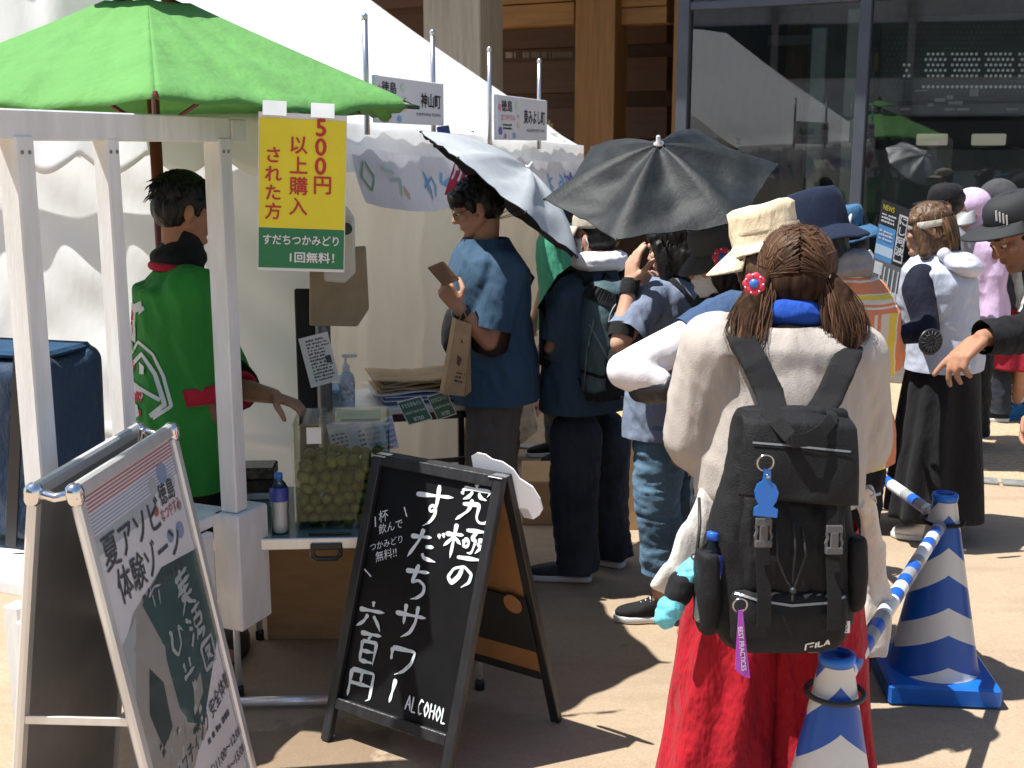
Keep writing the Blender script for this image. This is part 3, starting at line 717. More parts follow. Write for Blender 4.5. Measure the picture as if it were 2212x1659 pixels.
write(mb, '以上購入', SY.at(646, 295, k), SY.ux, SY.uy, 42 * sc, .03, 3, vertical=True, pitch=1.06)
write(mb, 'された方', SY.at(591, 318, k), SY.ux, SY.uy, 38 * sc, .035, 3, vertical=True, pitch=1.07)
write(mb, 'すだちつかみどり', SY.at(566, 525, k), SY.ux, SY.uy, 24 * sc, .04, 2, fit=166 * sc)
write(mb, '1回無料！', SY.at(621, 564, k), SY.ux, SY.uy, 25 * sc, .045, 2, fit=98 * sc)
mb.build('lettering', ymat, ysign)
for u in (.18, .72): 
    mb = MB(); mb.box(SY.uv(u, 1.0) + SY.uy * .012 + SY.nn * .004, (.034, .022, .0012), (SY.ux, SY.uy + SY.nn * -.3, SY.nn)); mb.build('tape', M('white_tape', (.75, .78, .76), .3), ysign)
# ---------------------------------------------------------------- white framed cart
cA, cB, cC = at(56, 600, 2.95), at(190, 600, 3.28), at(483, 600, 3.70); cA[2] = cB[2] = cC[2] = 0
CD = unit(cC - cA); CNn = A3(CD[1], -CD[0], 0)           # along the cart, towards the camera side
cBp = cA + CD * np.dot(cB - cA, CD)
cart = empty('market_cart', cC, 'white painted wooden cart frame with square posts and a counter shelf', 'cart')
ztop = 1.925
def wpost(c, w, z0, z1): MB().box(A3(c[0], c[1], (z0 + z1) / 2), (w / 2, w / 2, (z1 - z0) / 2), (CD, CNn, UP), bev=.004).build('post', white_paint, cart)
for c in (cA, cBp, cC): wpost(c, .062 if c is not cBp else .05, .702, ztop - .045)
MB().bar(cA - CD * .6 + UP * (ztop - .02), cC + CD * .035 + UP * (ztop - .02), .05, .075, bev=.004).build('top_rail', white_paint, cart)
MB().bar(cC - CNn * .05 + CD * .075 + UP * (ztop - .022), cC + CNn * .03 + CD * .075 + UP * (ztop - .022), .075, .068, bev=.004).build('rail_end', white_paint, cart)
bk = -CNn
MB().box(cC + CD * .03 + bk * -.0 + UP * .505, (.085, .05, .195), (CD, CNn, UP), bev=.006).build('end_block', white_paint, cart)
MB().box((cA + cC) / 2 + CD * .03 + bk * .33 + UP * .682, (.40, .30, .018), (CD, CNn, UP), bev=.004).build('shelf', white_paint, cart)
MB().box((cA + cC) / 2 - CD * .1 + bk * .02 + UP * .545, (.40, .014, .115), (CD, CNn, UP), bev=.004).build('side_board', white_paint, cart)
for c in (cC - CD * .1 + bk * .12, cC - CD * .1 + bk * .55, cA + bk * .12, cA + bk * .55): MB().box(c + UP * .33, (.025, .025, .33), (CD, CNn, UP), bev=.003).build('leg', white_paint, cart)
for c in (cA, cBp, cC):
    for dx_ in (-.012, .012):
        MB().lathe(A3(c[0], c[1], ztop - .085) + CNn * (.0312 if c is not cBp else .0252) + CD * dx_, [(.0055, 0), (.005, .0015), (.0005, .002)], 10, (CD, UP, CNn)).build('screw', P_('dull_screw', (.25, .24, .23), .4, metal=.7), cart)
# dark blue bag on the shelf of the cart
blue_bag = cloth('dark_blue_nylon', (.011, .034, .075), .15, 300, .4, .7, .55, .1)
bc = at(70, 1000, 3.42); 
def tote(name, c, w, d, h, ax, mat, parent, sag=.06):
    pr = [p_box(c + UP * h / 2, (w / 2 - .03, d / 2 - .03, h / 2 - .03), ax)] + [p_cap(c + ax[0] * sx * (w / 2 - .05) + ax[1] * sy * (d / 2 - .05) + UP * .05, .05, c + ax[0] * sx * (w / 2 - .055) + ax[1] * sy * (d / 2 - .05) + UP * (h - .05), .045) for sx in (-1, 1) for sy in (-1, 1)] + [p_box(c + UP * h / 2, (w / 2 - .012, d / 2 - .05, h / 2 - .05), ax), p_box(c + UP * h / 2, (w / 2 - .05, d / 2 - .01, h / 2 - .05), ax)]
    return blob(name, pr, mat, parent, .012, 4, [(.010, (5, 5, 3), 20)])
BX = unit((.93, -.25, 0)); BY = A3(-BX[1], BX[0], 0)
bag = empty('cooler_bag', (bc[0], bc[1], .702), 'dark blue soft cooler bag with a black strap standing behind the white posts', 'bag')
bb_ = A3(at(64, 1000, 3.45)[0], 3.45, .702)
tote('bag_body', bb_, .40, .30, .58, (BX, BY, UP), blue_bag, bag)
MB().box(bb_ + UP * .572, (.165, .115, .010), (BX, BY, UP), bev=.01).build('lid', cloth('bright_blue_nylon', (.014, .055, .12), .1), bag)
MB().bar(bb_ + BX * .12 - BY * .158 + UP * .60, bb_ + BX * .04 - BY * .162 + UP * .02, .035, .006, up=BY).build('strap', black_pl, bag)
mb = MB(); q = bb_ - BY * .157 - BX * .13 + UP * .30
mb.tube([q + BX * .032 * math.cos(t) + UP * .015 * math.sin(t) for t in np.linspace(.5, 6.2, 22)], .0025, 6); mb.build('emblem', white_paint, bag)
# ---------------------------------------------------------------- silver A-frame poster stand
TLs, TRs = at(150, 1050, 2.48), at(370, 912, 3.09); zt = (TLs[2] + TRs[2]) / 2; TLs[2] = TRs[2] = zt
sx = unit(TRs - TLs); sw = np.linalg.norm(TRs - TLs); low = at(553, 1659, 3.09)
sl_ = unit((low - TRs) - sx * np.dot(low - TRs, sx)); sh = (zt - .03) / -sl_[2]; sn = unit(np.cross(sl_, sx)); sn = sn if sn[0] > 0 else -sn
std = empty('poster_stand', A3(*((TLs + TRs) / 2)[:2], 0), 'silver aluminium A-frame stand with a white river rafting poster, near left', 'sign stand')
def rail_(a, b, w, t, nm, mat, off=0, nrm=sn): MB().bar(a + nrm * off, b + nrm * off, w, t, up=nrm, bev=.006).build(nm, mat, std)
SO = TLs + sl_ * sh          # lower left of the front leaf
S_uv = lambda u, v, l=0: SO + sx * u * sw - sl_ * v * sh + sn * l
def leaf(tl, down, nrm, front):
    tr = tl + sx * sw; bl = tl + down * sh; br = tr + down * sh
    for a, b in ((tl + down * .018, tr + down * .018), (bl, br)): MB().bar(a, b, .036, .022, up=nrm, bev=.006).build('frame_rail', alu, std)
    for a, b in ((tl + sx * .018 + down * .036, bl + sx * .018), (tr - sx * .018 + down * .036, br - sx * .018)): MB().bar(a, b, .036, .022, up=nrm, bev=.006).build('frame_rail', alu, std)
    for c in (tl, tr):
        s_ = 1 if c is tl else -1
        o = blob('corner_cap', [p_ell(c + sx * .014 * s_ + down * .018, .022), p_ell(c + sx * .012 * s_ + down * .034, .020)], chrome, std, .005, 2)
    c = tl + sx * sw / 2 + down * (sh / 2)
    MB().box(c - nrm * .006, (sw / 2 - .02, sh / 2 - .02, .002), (sx, down, nrm)).build('back_sheet', M('dull_steel_sheet', (.34, .34, .345), .4, .2, 3, metal=.6), std)
leaf(TLs, sl_, sn, True)
gap = .085; hx = A3(-sx[1], sx[0], 0); hx = hx if hx[0] < 0 else -hx
sl2 = unit(A3(0, 0, -1) * abs(sl_[2]) + hx * math.sqrt(1 - sl_[2] ** 2) * .75); sn2 = unit(np.cross(sx, sl2)); sn2 = sn2 if sn2[0] < 0 else -sn2
leaf(TLs + hx * gap, sl2, sn2, False)
for u in (.02, .98):
    a = TLs + sx * sw * u + sl_ * .02; MB().tube([a, a + hx * gap * .5 - UP * .012, a + hx * gap], .012, 8).build('hinge', chrome, std, True)
    a = S_uv(u, .50); b = TLs + hx * gap + sx * sw * u + sl2 * sh * .50
    MB().bar(a, b, .020, .006, up=sx, bev=.001).build('stay_bar', alu, std)
pm = [P_('poster_white', (.88, .88, .89), .4), P_('poster_grey_ink', (.10, .10, .11), .4), P_('poster_red', (.55, .15, .14), .4), P_('poster_blue', (.34, .42, .60), .4), P_('poster_river', (.065, .125, .125), .35), P_('poster_rock', (.42, .41, .37), .4), P_('poster_foam', (.50, .56, .55), .4), P_('poster_orange', (.52, .18, .11), .4), P_('poster_pale', (.55, .60, .62), .4), P_('poster_deep', (.06, .085, .085), .4), P_('poster_warm', (.60, .56, .53), .4)]
# poster painting: everything in poster fractions (u across, v up), v from 0 to 1 over the leaf
E_u0, E_u1, E_v0, E_v1 = .062, .938, .06, .965
pu = lambda u: E_u0 + (E_u1 - E_u0) * u
pv = lambda v: E_v0 + (E_v1 - E_v0) * v
post_ = MB(); 
def pq(u0, v0, u1, v1, l, mi, c=None): (c or post_).quad(S_uv(pu(u0), pv(v0), l), S_uv(pu(u1), pv(v0), l), S_uv(pu(u1), pv(v1), l), S_uv(pu(u0), pv(v1), l), mi)
def ppoly(pts, l, mi): post_.add([S_uv(pu(u), pv(v), l) for u, v in pts], [tuple(range(len(pts)))], mi)
L0 = -.0032
pq(0, 0, 1, 1, L0, 0)
for k in range(5): pq(0, .993 - k * .0085, 1, .997 - k * .0085, L0 + .0004, 2)
for k in range(6): pq(0, .95 - k * .008, 1, .953 - k * .008, L0 + .0004, 3)
pq(.0, .86, .7, .905, L0 + .0003, 8)
ppoly([(0, .38), (.6, .29), (1, .44), (1, .70), (.58, .73), (.2, .69), (0, .62)], L0 + .0005, 5); ppoly([(.42, .36), (.62, .30), (1, .44), (1, .70), (.58, .73), (.30, .69), (.40, .58)], L0 + .0007, 4)
ppoly([(0, .48), (.09, .57), (.16, .63), (.22, .68), (0, .64)], L0 + .0009, 6)
ppoly([(.12, .62), (.28, .64), (.42, .56), (.36, .44), (.46, .36), (.34, .33), (.30, .40), (.24, .50)], L0 + .001, 5)
ppoly([(.22, .55), (.32, .49), (.30, .38), (.17, .36), (.12, .46)], L0 + .0013, 9)
ppoly([(.0, .40), (.14, .38), (.26, .36), (.44, .33), (.62, .30), (.42, .24), (.12, .27), (0, .33)], L0 + .0012, 5)
ppoly([(.55, .34), (.70, .37), (.72, .42), (.6, .40)], L0 + .0014, 5)
rp = random.Random(2)
for k in range(46):
    u, v = rp.uniform(.05, .6), rp.uniform(.26, .37); a = rp.uniform(.02, .05); ppoly([(u, v), (u + a, v + a * .2), (u + a * .8, v + a * .5), (u + .1 * a, v + a * .4)], L0 + .0016 + k * .00001, rp.choice((5, 6, 10, 9)))
ppoly([(.06 + .085 * math.cos(t), .155 + .105 * math.sin(t)) for t in np.linspace(0, 2 * math.pi, 29)[:-1]], L0 + .0016, 7)
ppoly([(.2, .0), (.24, .17), (.45, .20), (.66, .12), (.8, .0)], L0 + .0007, 10)
pq(.62, .0, 1, .052, L0 + .0013, 9); pq(.40, .0, .50, .075, L0 + .0014, 5)
post_.build('poster', pm, std)
mb = MB(); k = L0 + .002; dx, dy = sx, -sl_
pt = lambda u, v: S_uv(pu(u), pv(v), k)
write(mb, '夏アソビ', pt(.06, .822), dx, dy, .088 * sw / .6, .02, 1, fit=.56 * sw)
write(mb, '体験ゾーン', pt(.12, .732), dx, dy, .088 * sw / .6, .02, 1, fit=.64 * sw)
write(mb, '徳島', pt(.73, .865), dx, dy, .06, .02, 1, fit=.17 * sw); write(mb, 'なつやすみ', pt(.70, .825), dx, dy, .04, .01, 2, fit=.22 * sw)
for (u, v, r_, mi) in ((.70, .92, .05, 8), (.83, .935, .06, 3), (.92, .90, .04, 8), (.76, .78, .04, 3), (.88, .775, .05, 3), (.67, .86, .03, 2), (.94, .83, .03, 8)):
    mb.add([S_uv(pu(u + r_ * math.cos(t)), pv(v + .45 * r_ * math.sin(t)), k - .0012) for t in np.linspace(0, 6.28, 13)[:-1]], [tuple(range(12))], mi)
scribble(mb, pt(.32, .685), dx, dy, .45 * sw, .035, 1, 1, .95, 9)
sc_ = [[(.1, .9), (.9, 1)], [(.45, 1.1), (.4, .7), (.05, .5)], [(.15, .72), (.95, .78)], [(.2, .55), (.8, .6)], [(.5, .75), (.5, .4), (.1, 0)], [(.45, .35), (.7, .15), (1, .02)], [(.2, .38), (.9, .4)]]
brush(mb, sc_, pt(.66, .58), dx, dy, .18 * sw, .10 * sh * .9, .014, 6)
brush(mb, [[(0, .9), (.3, .7)], [(.1, .6), (.3, .5)], [(.02, .1), (.3, .4)], [(.4, .95), (1, 1)], [(.45, .7), (.95, .72), (.9, .45), (.45, .45), (.45, .7)], [(.6, .4), (.4, .1)], [(.5, .25), (1, .25), (.7, .02)], [(.65, .9), (.65, .75)]], pt(.69, .485), dx, dy, .18 * sw, .09 * sh * .9, .012, 6)
brush(mb, [[(.1, .95), (.1, .05)], [(.1, .95), (.95, .97), (.9, .05)], [(.3, .7), (.7, .72), (.35, .3)], [(.35, .55), (.75, .25)], [(.1, .06), (.9, .07)]], pt(.77, .40), dx, dy, .16 * sw, .075 * sh * .9, .012, 6)
brush(mb, [[(.3, 1), (.25, .9)], [(.1, .82), (.5, .95), (.9, .85)], [(.3, .8), (.3, .45)], [(.7, .8), (.6, .4)]], pt(.36, .62), dx, dy, .16 * sw, .09 * sh * .9, .007, 6)
brush(mb, [[(.1, .95), (.25, .9), (.1, .4), (.35, .05), (.7, .3), (.75, .9), (1, .6)]], pt(.47, .505), dx, dy, .15 * sw, .075 * sh * .9, .012, 6)
brush(mb, [[(.2, .9), (.25, .4)], [(.75, .9), (.7, .4)], [(0, .2), (1, .25)]], pt(.53, .435), dx, dy, .12 * sw, .05 * sh * .9, .012, 6)
brush(mb, [[(0, .5), (1, .5)]], pt(.60, .395), dx, dy, .04 * sw, .02, .022, 6, False)
write(mb, 'ラフティング 安全体験', pt(.22, .245), unit(dx + dy * .16), unit(dy - dx * .16), .05 * sw / .6, .015, 1, fit=.72 * sw)
scribble(mb, pt(.62, .235), dx, dy, .30 * sw, .03, 1, 1, .9, 3)
write(mb, '①11:00〜12:00', pt(.56, .165), dx, dy, .036, .01, 1, fit=.40 * sw); write(mb, '②13:00〜15:00', pt(.56, .115), dx, dy, .036, .01, 1, fit=.40 * sw)
scribble(mb, pt(.66, .012), dx, dy, .28 * sw, .04, 1, 6, .9, 4); scribble(mb, pt(.02, .12), dx, dy, .12 * sw, .07, 3, 10, .9, 6)
mb.build('lettering', pm, std)
MB().quad(S_uv(.05, .05, .0015), S_uv(.95, .05, .0015), S_uv(.95, .97, .0015), S_uv(.05, .97, .0015)).build('clear_cover', glassmat('poster_film', (1, 1, 1), .35, .08), std)

# ---------------------------------------------------------------- chalkboard A-frame
FL, FR, BR = gr(700, 1595), gr(972, 1695), gr(1205, 1565); BL = FL + BR - FR
HB = .89; ML, MR = (FL + BL) / 2 + UP * HB, (FR + BR) / 2 + UP * HB
bx = unit(MR - ML); wood_b = M('black_stained_wood', (.020, .020, .022), .45, .25, 25, .3, 60, stretch=(1, 1, .15))
cb = empty('chalkboard_stand', A3(*((FL + BR) / 2)[:2], 0), 'black wooden A-frame chalkboard with bold white brush lettering about a sour drink', 'sign stand')
bd_ = unit(FL - ML); bn = unit(np.cross(bx, -bd_)); bn = bn if bn[1] < 0 else -bn
bw2 = np.linalg.norm(MR - ML); bh = np.linalg.norm(FL - ML)
slate = newmat('chalkboard_face'); t = slate[1]; b = slate[2]; v = coords(t)
lk(t, ramp(t, noise(t, v, 5, 5, .7), [(.3, (.006, .006, .007)), (.75, (.012, .012, .013))]), b.inputs['Base Color']); b.inputs['Roughness'].default_value = .45; b.inputs['Specular IOR Level'].default_value = .2
chalk = newmat('white_marker'); t = chalk[1]; b = chalk[2]; v = coords(t)
lk(t, ramp(t, noise(t, v, 45, 4, .7), [(.30, (.50, .72, .76)), (.48, (.86, .90, .90)), (.8, (.92, .92, .92))]), b.inputs['Base Color']); b.inputs['Roughness'].default_value = .6
def boardside(tl, dn, nrm, front):
    tr = tl + bx * bw2
    pz = .865 if front else .80
    for a in (tl + bx * .016, tr - bx * .016): MB().bar(a + nrm * .006, a + dn * bh + nrm * .006, .034, .026, up=nrm, bev=.003).build('leg', wood_b, cb)
    MB().bar(tl + bx * .033 + dn * .018 + nrm * .006, tr - bx * .033 + dn * .018 + nrm * .006, .036, .025, up=nrm, bev=.003).build('rail', wood_b, cb)
    MB().bar(tl + bx * .033 + dn * bh * pz + nrm * .006, tr - bx * .033 + dn * bh * pz + nrm * .006, .036, .025, up=nrm, bev=.003).build('rail', wood_b, cb)
    c = tl + bx * bw2 / 2 + dn * (bh * pz / 2 + .01)
    if front: MB().box(c - nrm * .002, (bw2 / 2 - .03, bh * pz / 2 - .02, .003), (bx, dn, nrm)).build('board_face', slate[0], cb)
    else:
        brown = M('brown_hardboard', (.30, .15, .055), .7, .12, 10, .1, 100)
        MB().box(c - nrm * .002, (bw2 / 2 - .03, bh * pz / 2 - .02, .003), (bx, dn, nrm)).build('back_panel', brown, cb)
boardside(ML, bd_, bn, True)
bd2 = unit(BL - ML); bn2 = unit(np.cross(bx, bd2)); bn2 = bn2 if bn2[1] > 0 else -bn2
boardside(ML + A3(-bx[1], bx[0], 0) * .012, bd2, bn2, False)
for a in (ML, MR): 
    MB().bar(a - bx * .05 if a is MR else a + bx * .004, a if a is MR else a + bx * .055, .05, .004, bev=.001).build('hinge', P_('bright_steel', (.7, .7, .72), .25, metal=.9), cb)
mb = MB(); c0 = ML + bd2 * bh * .58 + bx * bw2 * .5 - bn2 * .006
mb.box(c0 + bx * bw2 * .16, (bw2 * .30, .10, .002), (bx, bd2, bn2)); o = mb.build('inner_sheet', P_('black_sheet', (.015, .015, .016)), cb)
MB().lathe(ML + bd2 * bh * .50 + bx * bw2 * .86 - bn2 * .010, [(.034, 0), (.034, .002)], 20, (bx, bd2, -bn2)).build('round_hole', M('brown_hole', (.33, .17, .07), .7), cb)
BP = ML + bn * .0012; fo = bn * .0022
def bpt(x, y): return onplane(x, y, BP, bn) + fo
STR = {
 'す': [[(0, .70), (.5, .74), (1, .78)], [(.58, 1), (.60, .62), (.58, .42), (.46, .34), (.40, .45), (.50, .54), (.60, .46), (.60, .30), (.50, .12), (.32, 0)]],
 'だ': [[(.02, .70), (.62, .78)], [(.36, 1), (.28, .62), (.02, .02)], [(.50, .46), (.74, .50)], [(.44, .24), (.48, .10), (.86, .06)], [(.80, .95), (.86, .80)], [(.92, 1.0), (.98, .86)]],
 'ち': [[(0, .76), (.9, .84)], [(.46, 1), (.30, .46), (.55, .58), (.82, .46), (.82, .24), (.62, .08), (.36, 0)]],
 'サ': [[(0, .66), (1, .72)], [(.30, .98), (.32, .38)], [(.70, 1), (.70, .52), (.58, .20), (.30, 0)]],
 'ワ': [[(.08, .88), (.10, .46)], [(.08, .88), (.94, .93), (.86, .50), (.62, .18), (.32, 0)]],
 'ー': [[(.62, 1), (.52, .5), (.40, 0)]],
 '究': [[(.48, 1), (.50, .88)], [(.08, .68), (.12, .85)], [(.12, .85), (.95, .88), (.86, .72)], [(.40, .80), (.34, .66), (.14, .56)], [(.60, .80), (.62, .68), (.86, .64)], [(.16, .44), (.68, .50), (.64, .14), (.74, .03), (.98, .06), (.98, .22)], [(.44, .60), (.38, .30), (.02, 0)]],
 '極': [[(0, .66), (.42, .72)], [(.22, 1), (.20, 0)], [(.22, .64), (0, .30)], [(.24, .60), (.40, .44)], [(.46, .88), (.98, .94)], [(.72, .90), (.60, .66), (.72, .66), (.66, .24), (.56, .26)], [(.45, .62), (.46, .38)], [(.45, .62), (.58, .62), (.56, .40), (.46, .40)], [(.76, .66), (.97, .70), (.74, .28)], [(.76, .58), (1.0, .30)], [(.36, .08), (1, .15)]],
 'の': [[(.56, .86), (.46, .45), (.22, .10), (.04, .34), (.22, .76), (.60, .95), (.95, .68), (.90, .30), (.62, .02)]],
 '六': [[(.5, 1), (.52, .80)], [(.02, .62), (.98, .70)], [(.38, .50), (.26, .22), (0, 0)], [(.60, .50), (.82, .24), (.94, .02)]],
 '百': [[(.02, .94), (1, 1)], [(.52, .96), (.42, .74)], [(.18, .70), (.20, 0)], [(.18, .70), (.86, .74), (.84, 0)], [(.22, .38), (.82, .41)], [(.22, .05), (.82, .07)]],
 '円': [[(.08, .95), (.08, 0)], [(.08, .95), (.96, 1), (.95, .10), (.80, .02)], [(.50, .96), (.50, .56)], [(.10, .50), (.94, .54)]],
 'A': [[(0, 0), (.5, 1), (1, 0)], [(.2, .4), (.8, .4)]], 'L': [[(.1, 1), (.1, 0), (.9, .04)]], 'C': [[(.95, .85), (.5, 1), (.1, .55), (.4, .02), (.95, .15)]], 'O': [[(.5, 1), (.1, .5), (.5, 0), (.92, .5), (.5, 1)]], 'H': [[(.1, 1), (.1, 0)], [(.9, 1), (.9, 0)], [(.1, .5), (.9, .55)]]}
def char(mb, ch, x0, y0, x1, y1, width, taper=True):
    cx, cy = (x0 + x1) / 2, (y0 + y1) / 2; c = bpt(cx, cy); w = np.linalg.norm(bpt(x1, cy) - bpt(x0, cy)); h = np.linalg.norm(bpt(cx, y1) - bpt(cx, y0))
    brush(mb, STR[ch], c - bx * w / 2 + bd_ * h / 2, bx, -bd_, w, h, width, 0, taper)
mb = MB()
for ch, x0, x1, y0, y1 in (('究', 990, 1060, 1046, 1130), ('極', 960, 1054, 1136, 1213), ('の', 967, 1021, 1219, 1269), ('す', 896, 976, 1046, 1140), ('だ', 884, 958, 1144, 1213), ('ち', 874, 929, 1219, 1297), ('サ', 853, 918, 1305, 1381), ('ワ', 840, 897, 1396, 1461), ('ー', 837, 860, 1465, 1519), ('六', 775, 831, 1298, 1360), ('百', 774, 819, 1367, 1434), ('円', 752, 806, 1447, 1511)):
    char(mb, ch, x0, y0, x1, y1, .0125)
for i, ch in enumerate('ALCOHOL'):
    x = 884 + i * 12.8; y = 1518 + i * 4.8; char(mb, ch, x - 6, y - 17, x + 5, y + 17, .0042, False)
mb.build('brush_lettering', chalk[0], cb)
mb = MB(); px = np.linalg.norm(bpt(840, 1200) - bpt(841, 1200))
tu = unit(bx * 1 - bd_ * .42); tv = unit(-bd_ - bx * .30)
for s_, x, y, z in (('1', 806, 1140, 26), ('杯', 819, 1128, 22), ('飲んで', 819, 1153, 18), ('つかみどり', 800, 1190, 15), ('無料!!', 812, 1213, 19)): write(mb, s_, bpt(x, y), tu, tv, z * px, .0, 0)
for a, b in (((874, 1095), (880, 1117)), ((788, 1229), (803, 1246))): brush(mb, [[(0, 0), (1, 0)]], bpt(*a), bpt(*b) - bpt(*a), np.cross(bn, bpt(*b) - bpt(*a)), np.linalg.norm(bpt(*b) - bpt(*a)), .01, .004, 0, False)
mb.build('small_lettering', chalk[0], cb)
# cloud shaped white cut-out tucked behind the board
cl = [(1018, 985), (1030, 978), (1048, 982), (1062, 992), (1085, 998), (1108, 1014), (1122, 1034), (1150, 1052), (1166, 1078), (1172, 1100), (1164, 1114), (1152, 1122), (1132, 1118), (1110, 1080), (1080, 1060), (1040, 1040), (1022, 1010)]
pc = MR + bd2 * .10 + bn2 * .035; n_ = unit(bn2 + A3(0, 0, -.1))
cl_pts = [onplane(x, y, pc, n_) for x, y in cl]
setp(MB().prism(cl_pts, n_ * .005).build('cloud_cutout', P_('white_foam_board', (.80, .81, .84), .6), None), 'white cloud shaped cut-out sticking out behind the chalkboard', 'cut-out')

# ---------------------------------------------------------------- folding table and what stands on it
TZ = .585; tfl, tfr = gr(528, 1166, TZ), gr(860, 1172, TZ); tx = unit(A3(1, .06, 0)); ty = A3(-tx[1], tx[0], 0)
tw, td = .92, .62; to = tfl - tx * .10
tab = empty('folding_table', to * A3(1, 1, 0), 'low aluminium folding table with a teal glassy top and black carry handle', 'table')
TP = lambda u, v, z=TZ: A3(*(to + tx * u * tw + ty * v * td)[:2], z)
topm = newmat('teal_laminate'); b = topm[2]; b.inputs['Base Color'].default_value = (.13, .20, .20, 1); b.inputs['Roughness'].default_value = .12
MB().box(TP(.5, .5, TZ - .012), (tw / 2 - .012, td / 2 - .012, .012), (tx, ty, UP)).build('table_top', topm[0], tab)
for a, b in ((TP(0, 0), TP(1, 0)), (TP(0, 1), TP(1, 1))): MB().bar(a - UP * .017, b - UP * .017, .014, .038, bev=.003).build('edge_rail', alu, tab)
for a, b in ((TP(0, .013), TP(0, .987)), (TP(1, .013), TP(1, .987))): MB().bar(a - UP * .017, b - UP * .017, .014, .036, bev=.003).build('edge_rail', alu, tab)
hc_ = TP(.40, 0, TZ - .032) - ty * .012
mb = MB(); W2 = .046
mb.tube([hc_ - tx * W2, hc_ - tx * W2 - UP * .022, hc_ - tx * (W2 - .014) - UP * .034, hc_ + tx * (W2 - .014) - UP * .034, hc_ + tx * W2 - UP * .022, hc_ + tx * W2], .0085, 8); mb.box(hc_ + UP * .008, (W2 + .006, .007, .010), (tx, ty, UP), bev=.003); mb.build('handle', black_pl, tab)
for u in (.05, .95):
    for v in (.12, .90):
        p = TP(u, v, 0); MB().tube([p, p + UP * (TZ - .03)], .012, 10).build('leg', alu, tab, True); MB().lathe(p, [(.017, 0), (.017, .03), (.013, .04)], 12).build('foot', black_pl, tab, True)
pb0, pb1 = gr(527, 1516, .028), gr(760, 1510, .028)
setp(MB().tube([pb0 - unit(pb1 - pb0) * .1, pb1], .016, 12).build('metal_tube', alu, None, True), 'white metal tube lying on the ground under the folding table', 'tube')
def carton(px0, px1, ytop, ybot, depth, lab, mat=card, yaw=0, h=None, flaps=False):
    a, b = gr(px0, ybot), gr(px1, ybot); w = np.linalg.norm(b - a); ax = unit(b - a); ay = A3(-ax[1], ax[0], 0)
    if yaw: Rz = rotm((0, 0, 1), yaw); ax, ay = Rz @ ax, Rz @ ay
    hh = h or at((px0 + px1) / 2, ytop, (a[1] + b[1]) / 2)[2]; c = (a + b) / 2 + ay * depth / 2
    root = empty('cardboard_box', c, lab, 'box')
    MB().box(c + UP * hh / 2, (w / 2, depth / 2, hh / 2), (ax, ay, UP), bev=.004).build('box_body', mat, root)
    mb = MB(); mb.box(c + UP * (hh + .0012), (.025, depth / 2 + .001, .0008), (ax, ay, UP)); mb.box(c - ay * (depth / 2 + .001) + UP * (hh - .05), (.025, .0008, .05), (ax, ay, UP)); mb.build('packing_tape', M('brown_tape', (.36, .21, .09), .25), root)
    return root
carton(578, 840, 1190, 1382, .36, 'big brown cardboard box standing under the folding table', h=.50)
carton(1128, 1300, 1040, 1135, .4, 'brown cardboard box on the ground behind the chalkboard')
carton(1320, 1475, 905, 1145, .45, 'tall sunlit cardboard box behind the woman in blue jeans', card2)
carton(985, 1110, 905, 1010, .3, 'cardboard box with a white label in the tent behind the grey trousers', h=.62)
# clear acrylic box of green citrus
acr = glassmat('clear_acrylic', (.95, .97, .94), .45)
af, ag = gr(655, 1150, TZ), None
bxc = gr(640, 1146, TZ); BXW, BXD, BXH = .315, .25, .36
bo = bxc + UP * .003; ux_, uy_ = unit((1, .10, 0)), unit((-.10, 1, 0))
abox = empty('acrylic_box', bo + ux_ * BXW / 2, 'clear acrylic box half full of small green citrus fruit on the low table', 'box')
BQ = lambda u, v, z: bo + ux_ * u * BXW + uy_ * v * BXD + UP * z
for nm, c, h in (('front_wall', BQ(.5, 0, BXH / 2), (BXW / 2, .0018, BXH / 2)), ('rear_wall', BQ(.5, 1, BXH / 2), (BXW / 2, .0018, BXH / 2)), ('side_wall', BQ(0, .5, BXH / 2), (.0018, BXD / 2 - .004, BXH / 2)), ('side_wall', BQ(1, .5, BXH / 2), (.0018, BXD / 2 - .004, BXH / 2)), ('floor_sheet', BQ(.5, .5, .004), (BXW / 2 - .004, BXD / 2 - .004, .0018))):
    MB().box(c, h, (ux_, uy_, UP)).build(nm, acr, abox)
for u, v in ((0, 0), (1, 0), (0, 1), (1, 1)): MB().box(BQ(u, v, BXH / 2), (.003, .003, BXH / 2 + .001), (ux_, uy_, UP)).build('corner_strip', glassmat('bright_edge', (.80, .88, .86), 3.0, .1), abox)
MB().box(BQ(.62, .5, BXH + .004), (BXW * .36, BXD * .52, .002), (ux_, uy_, UP)).build('lid', acr, abox)
MB().box(BQ(.68, .45, BXH + .0075), (BXW * .24, BXD * .26, .001), (ux_, uy_, UP)).build('yellow_card', M('cream_card', (.62, .58, .36), .6), abox)
MB().box(BQ(.16, .45, BXH + .004), (BXW * .10, BXD * .5, .0025), (ux_, uy_, UP)).build('lid_edge', glassmat('acrylic_lid', (.85, .9, .9), 2.0, .1), abox)
MB().box(BQ(.22, -.012, BXH - .035), (.024, .0008, .028), (ux_, uy_, UP)).build('white_tag', paper, abox)
fm = newmat('citrus_peel'); t = fm[1]; b = fm[2]; oi = t.nodes.new('ShaderNodeObjectInfo'); v = coords(t)
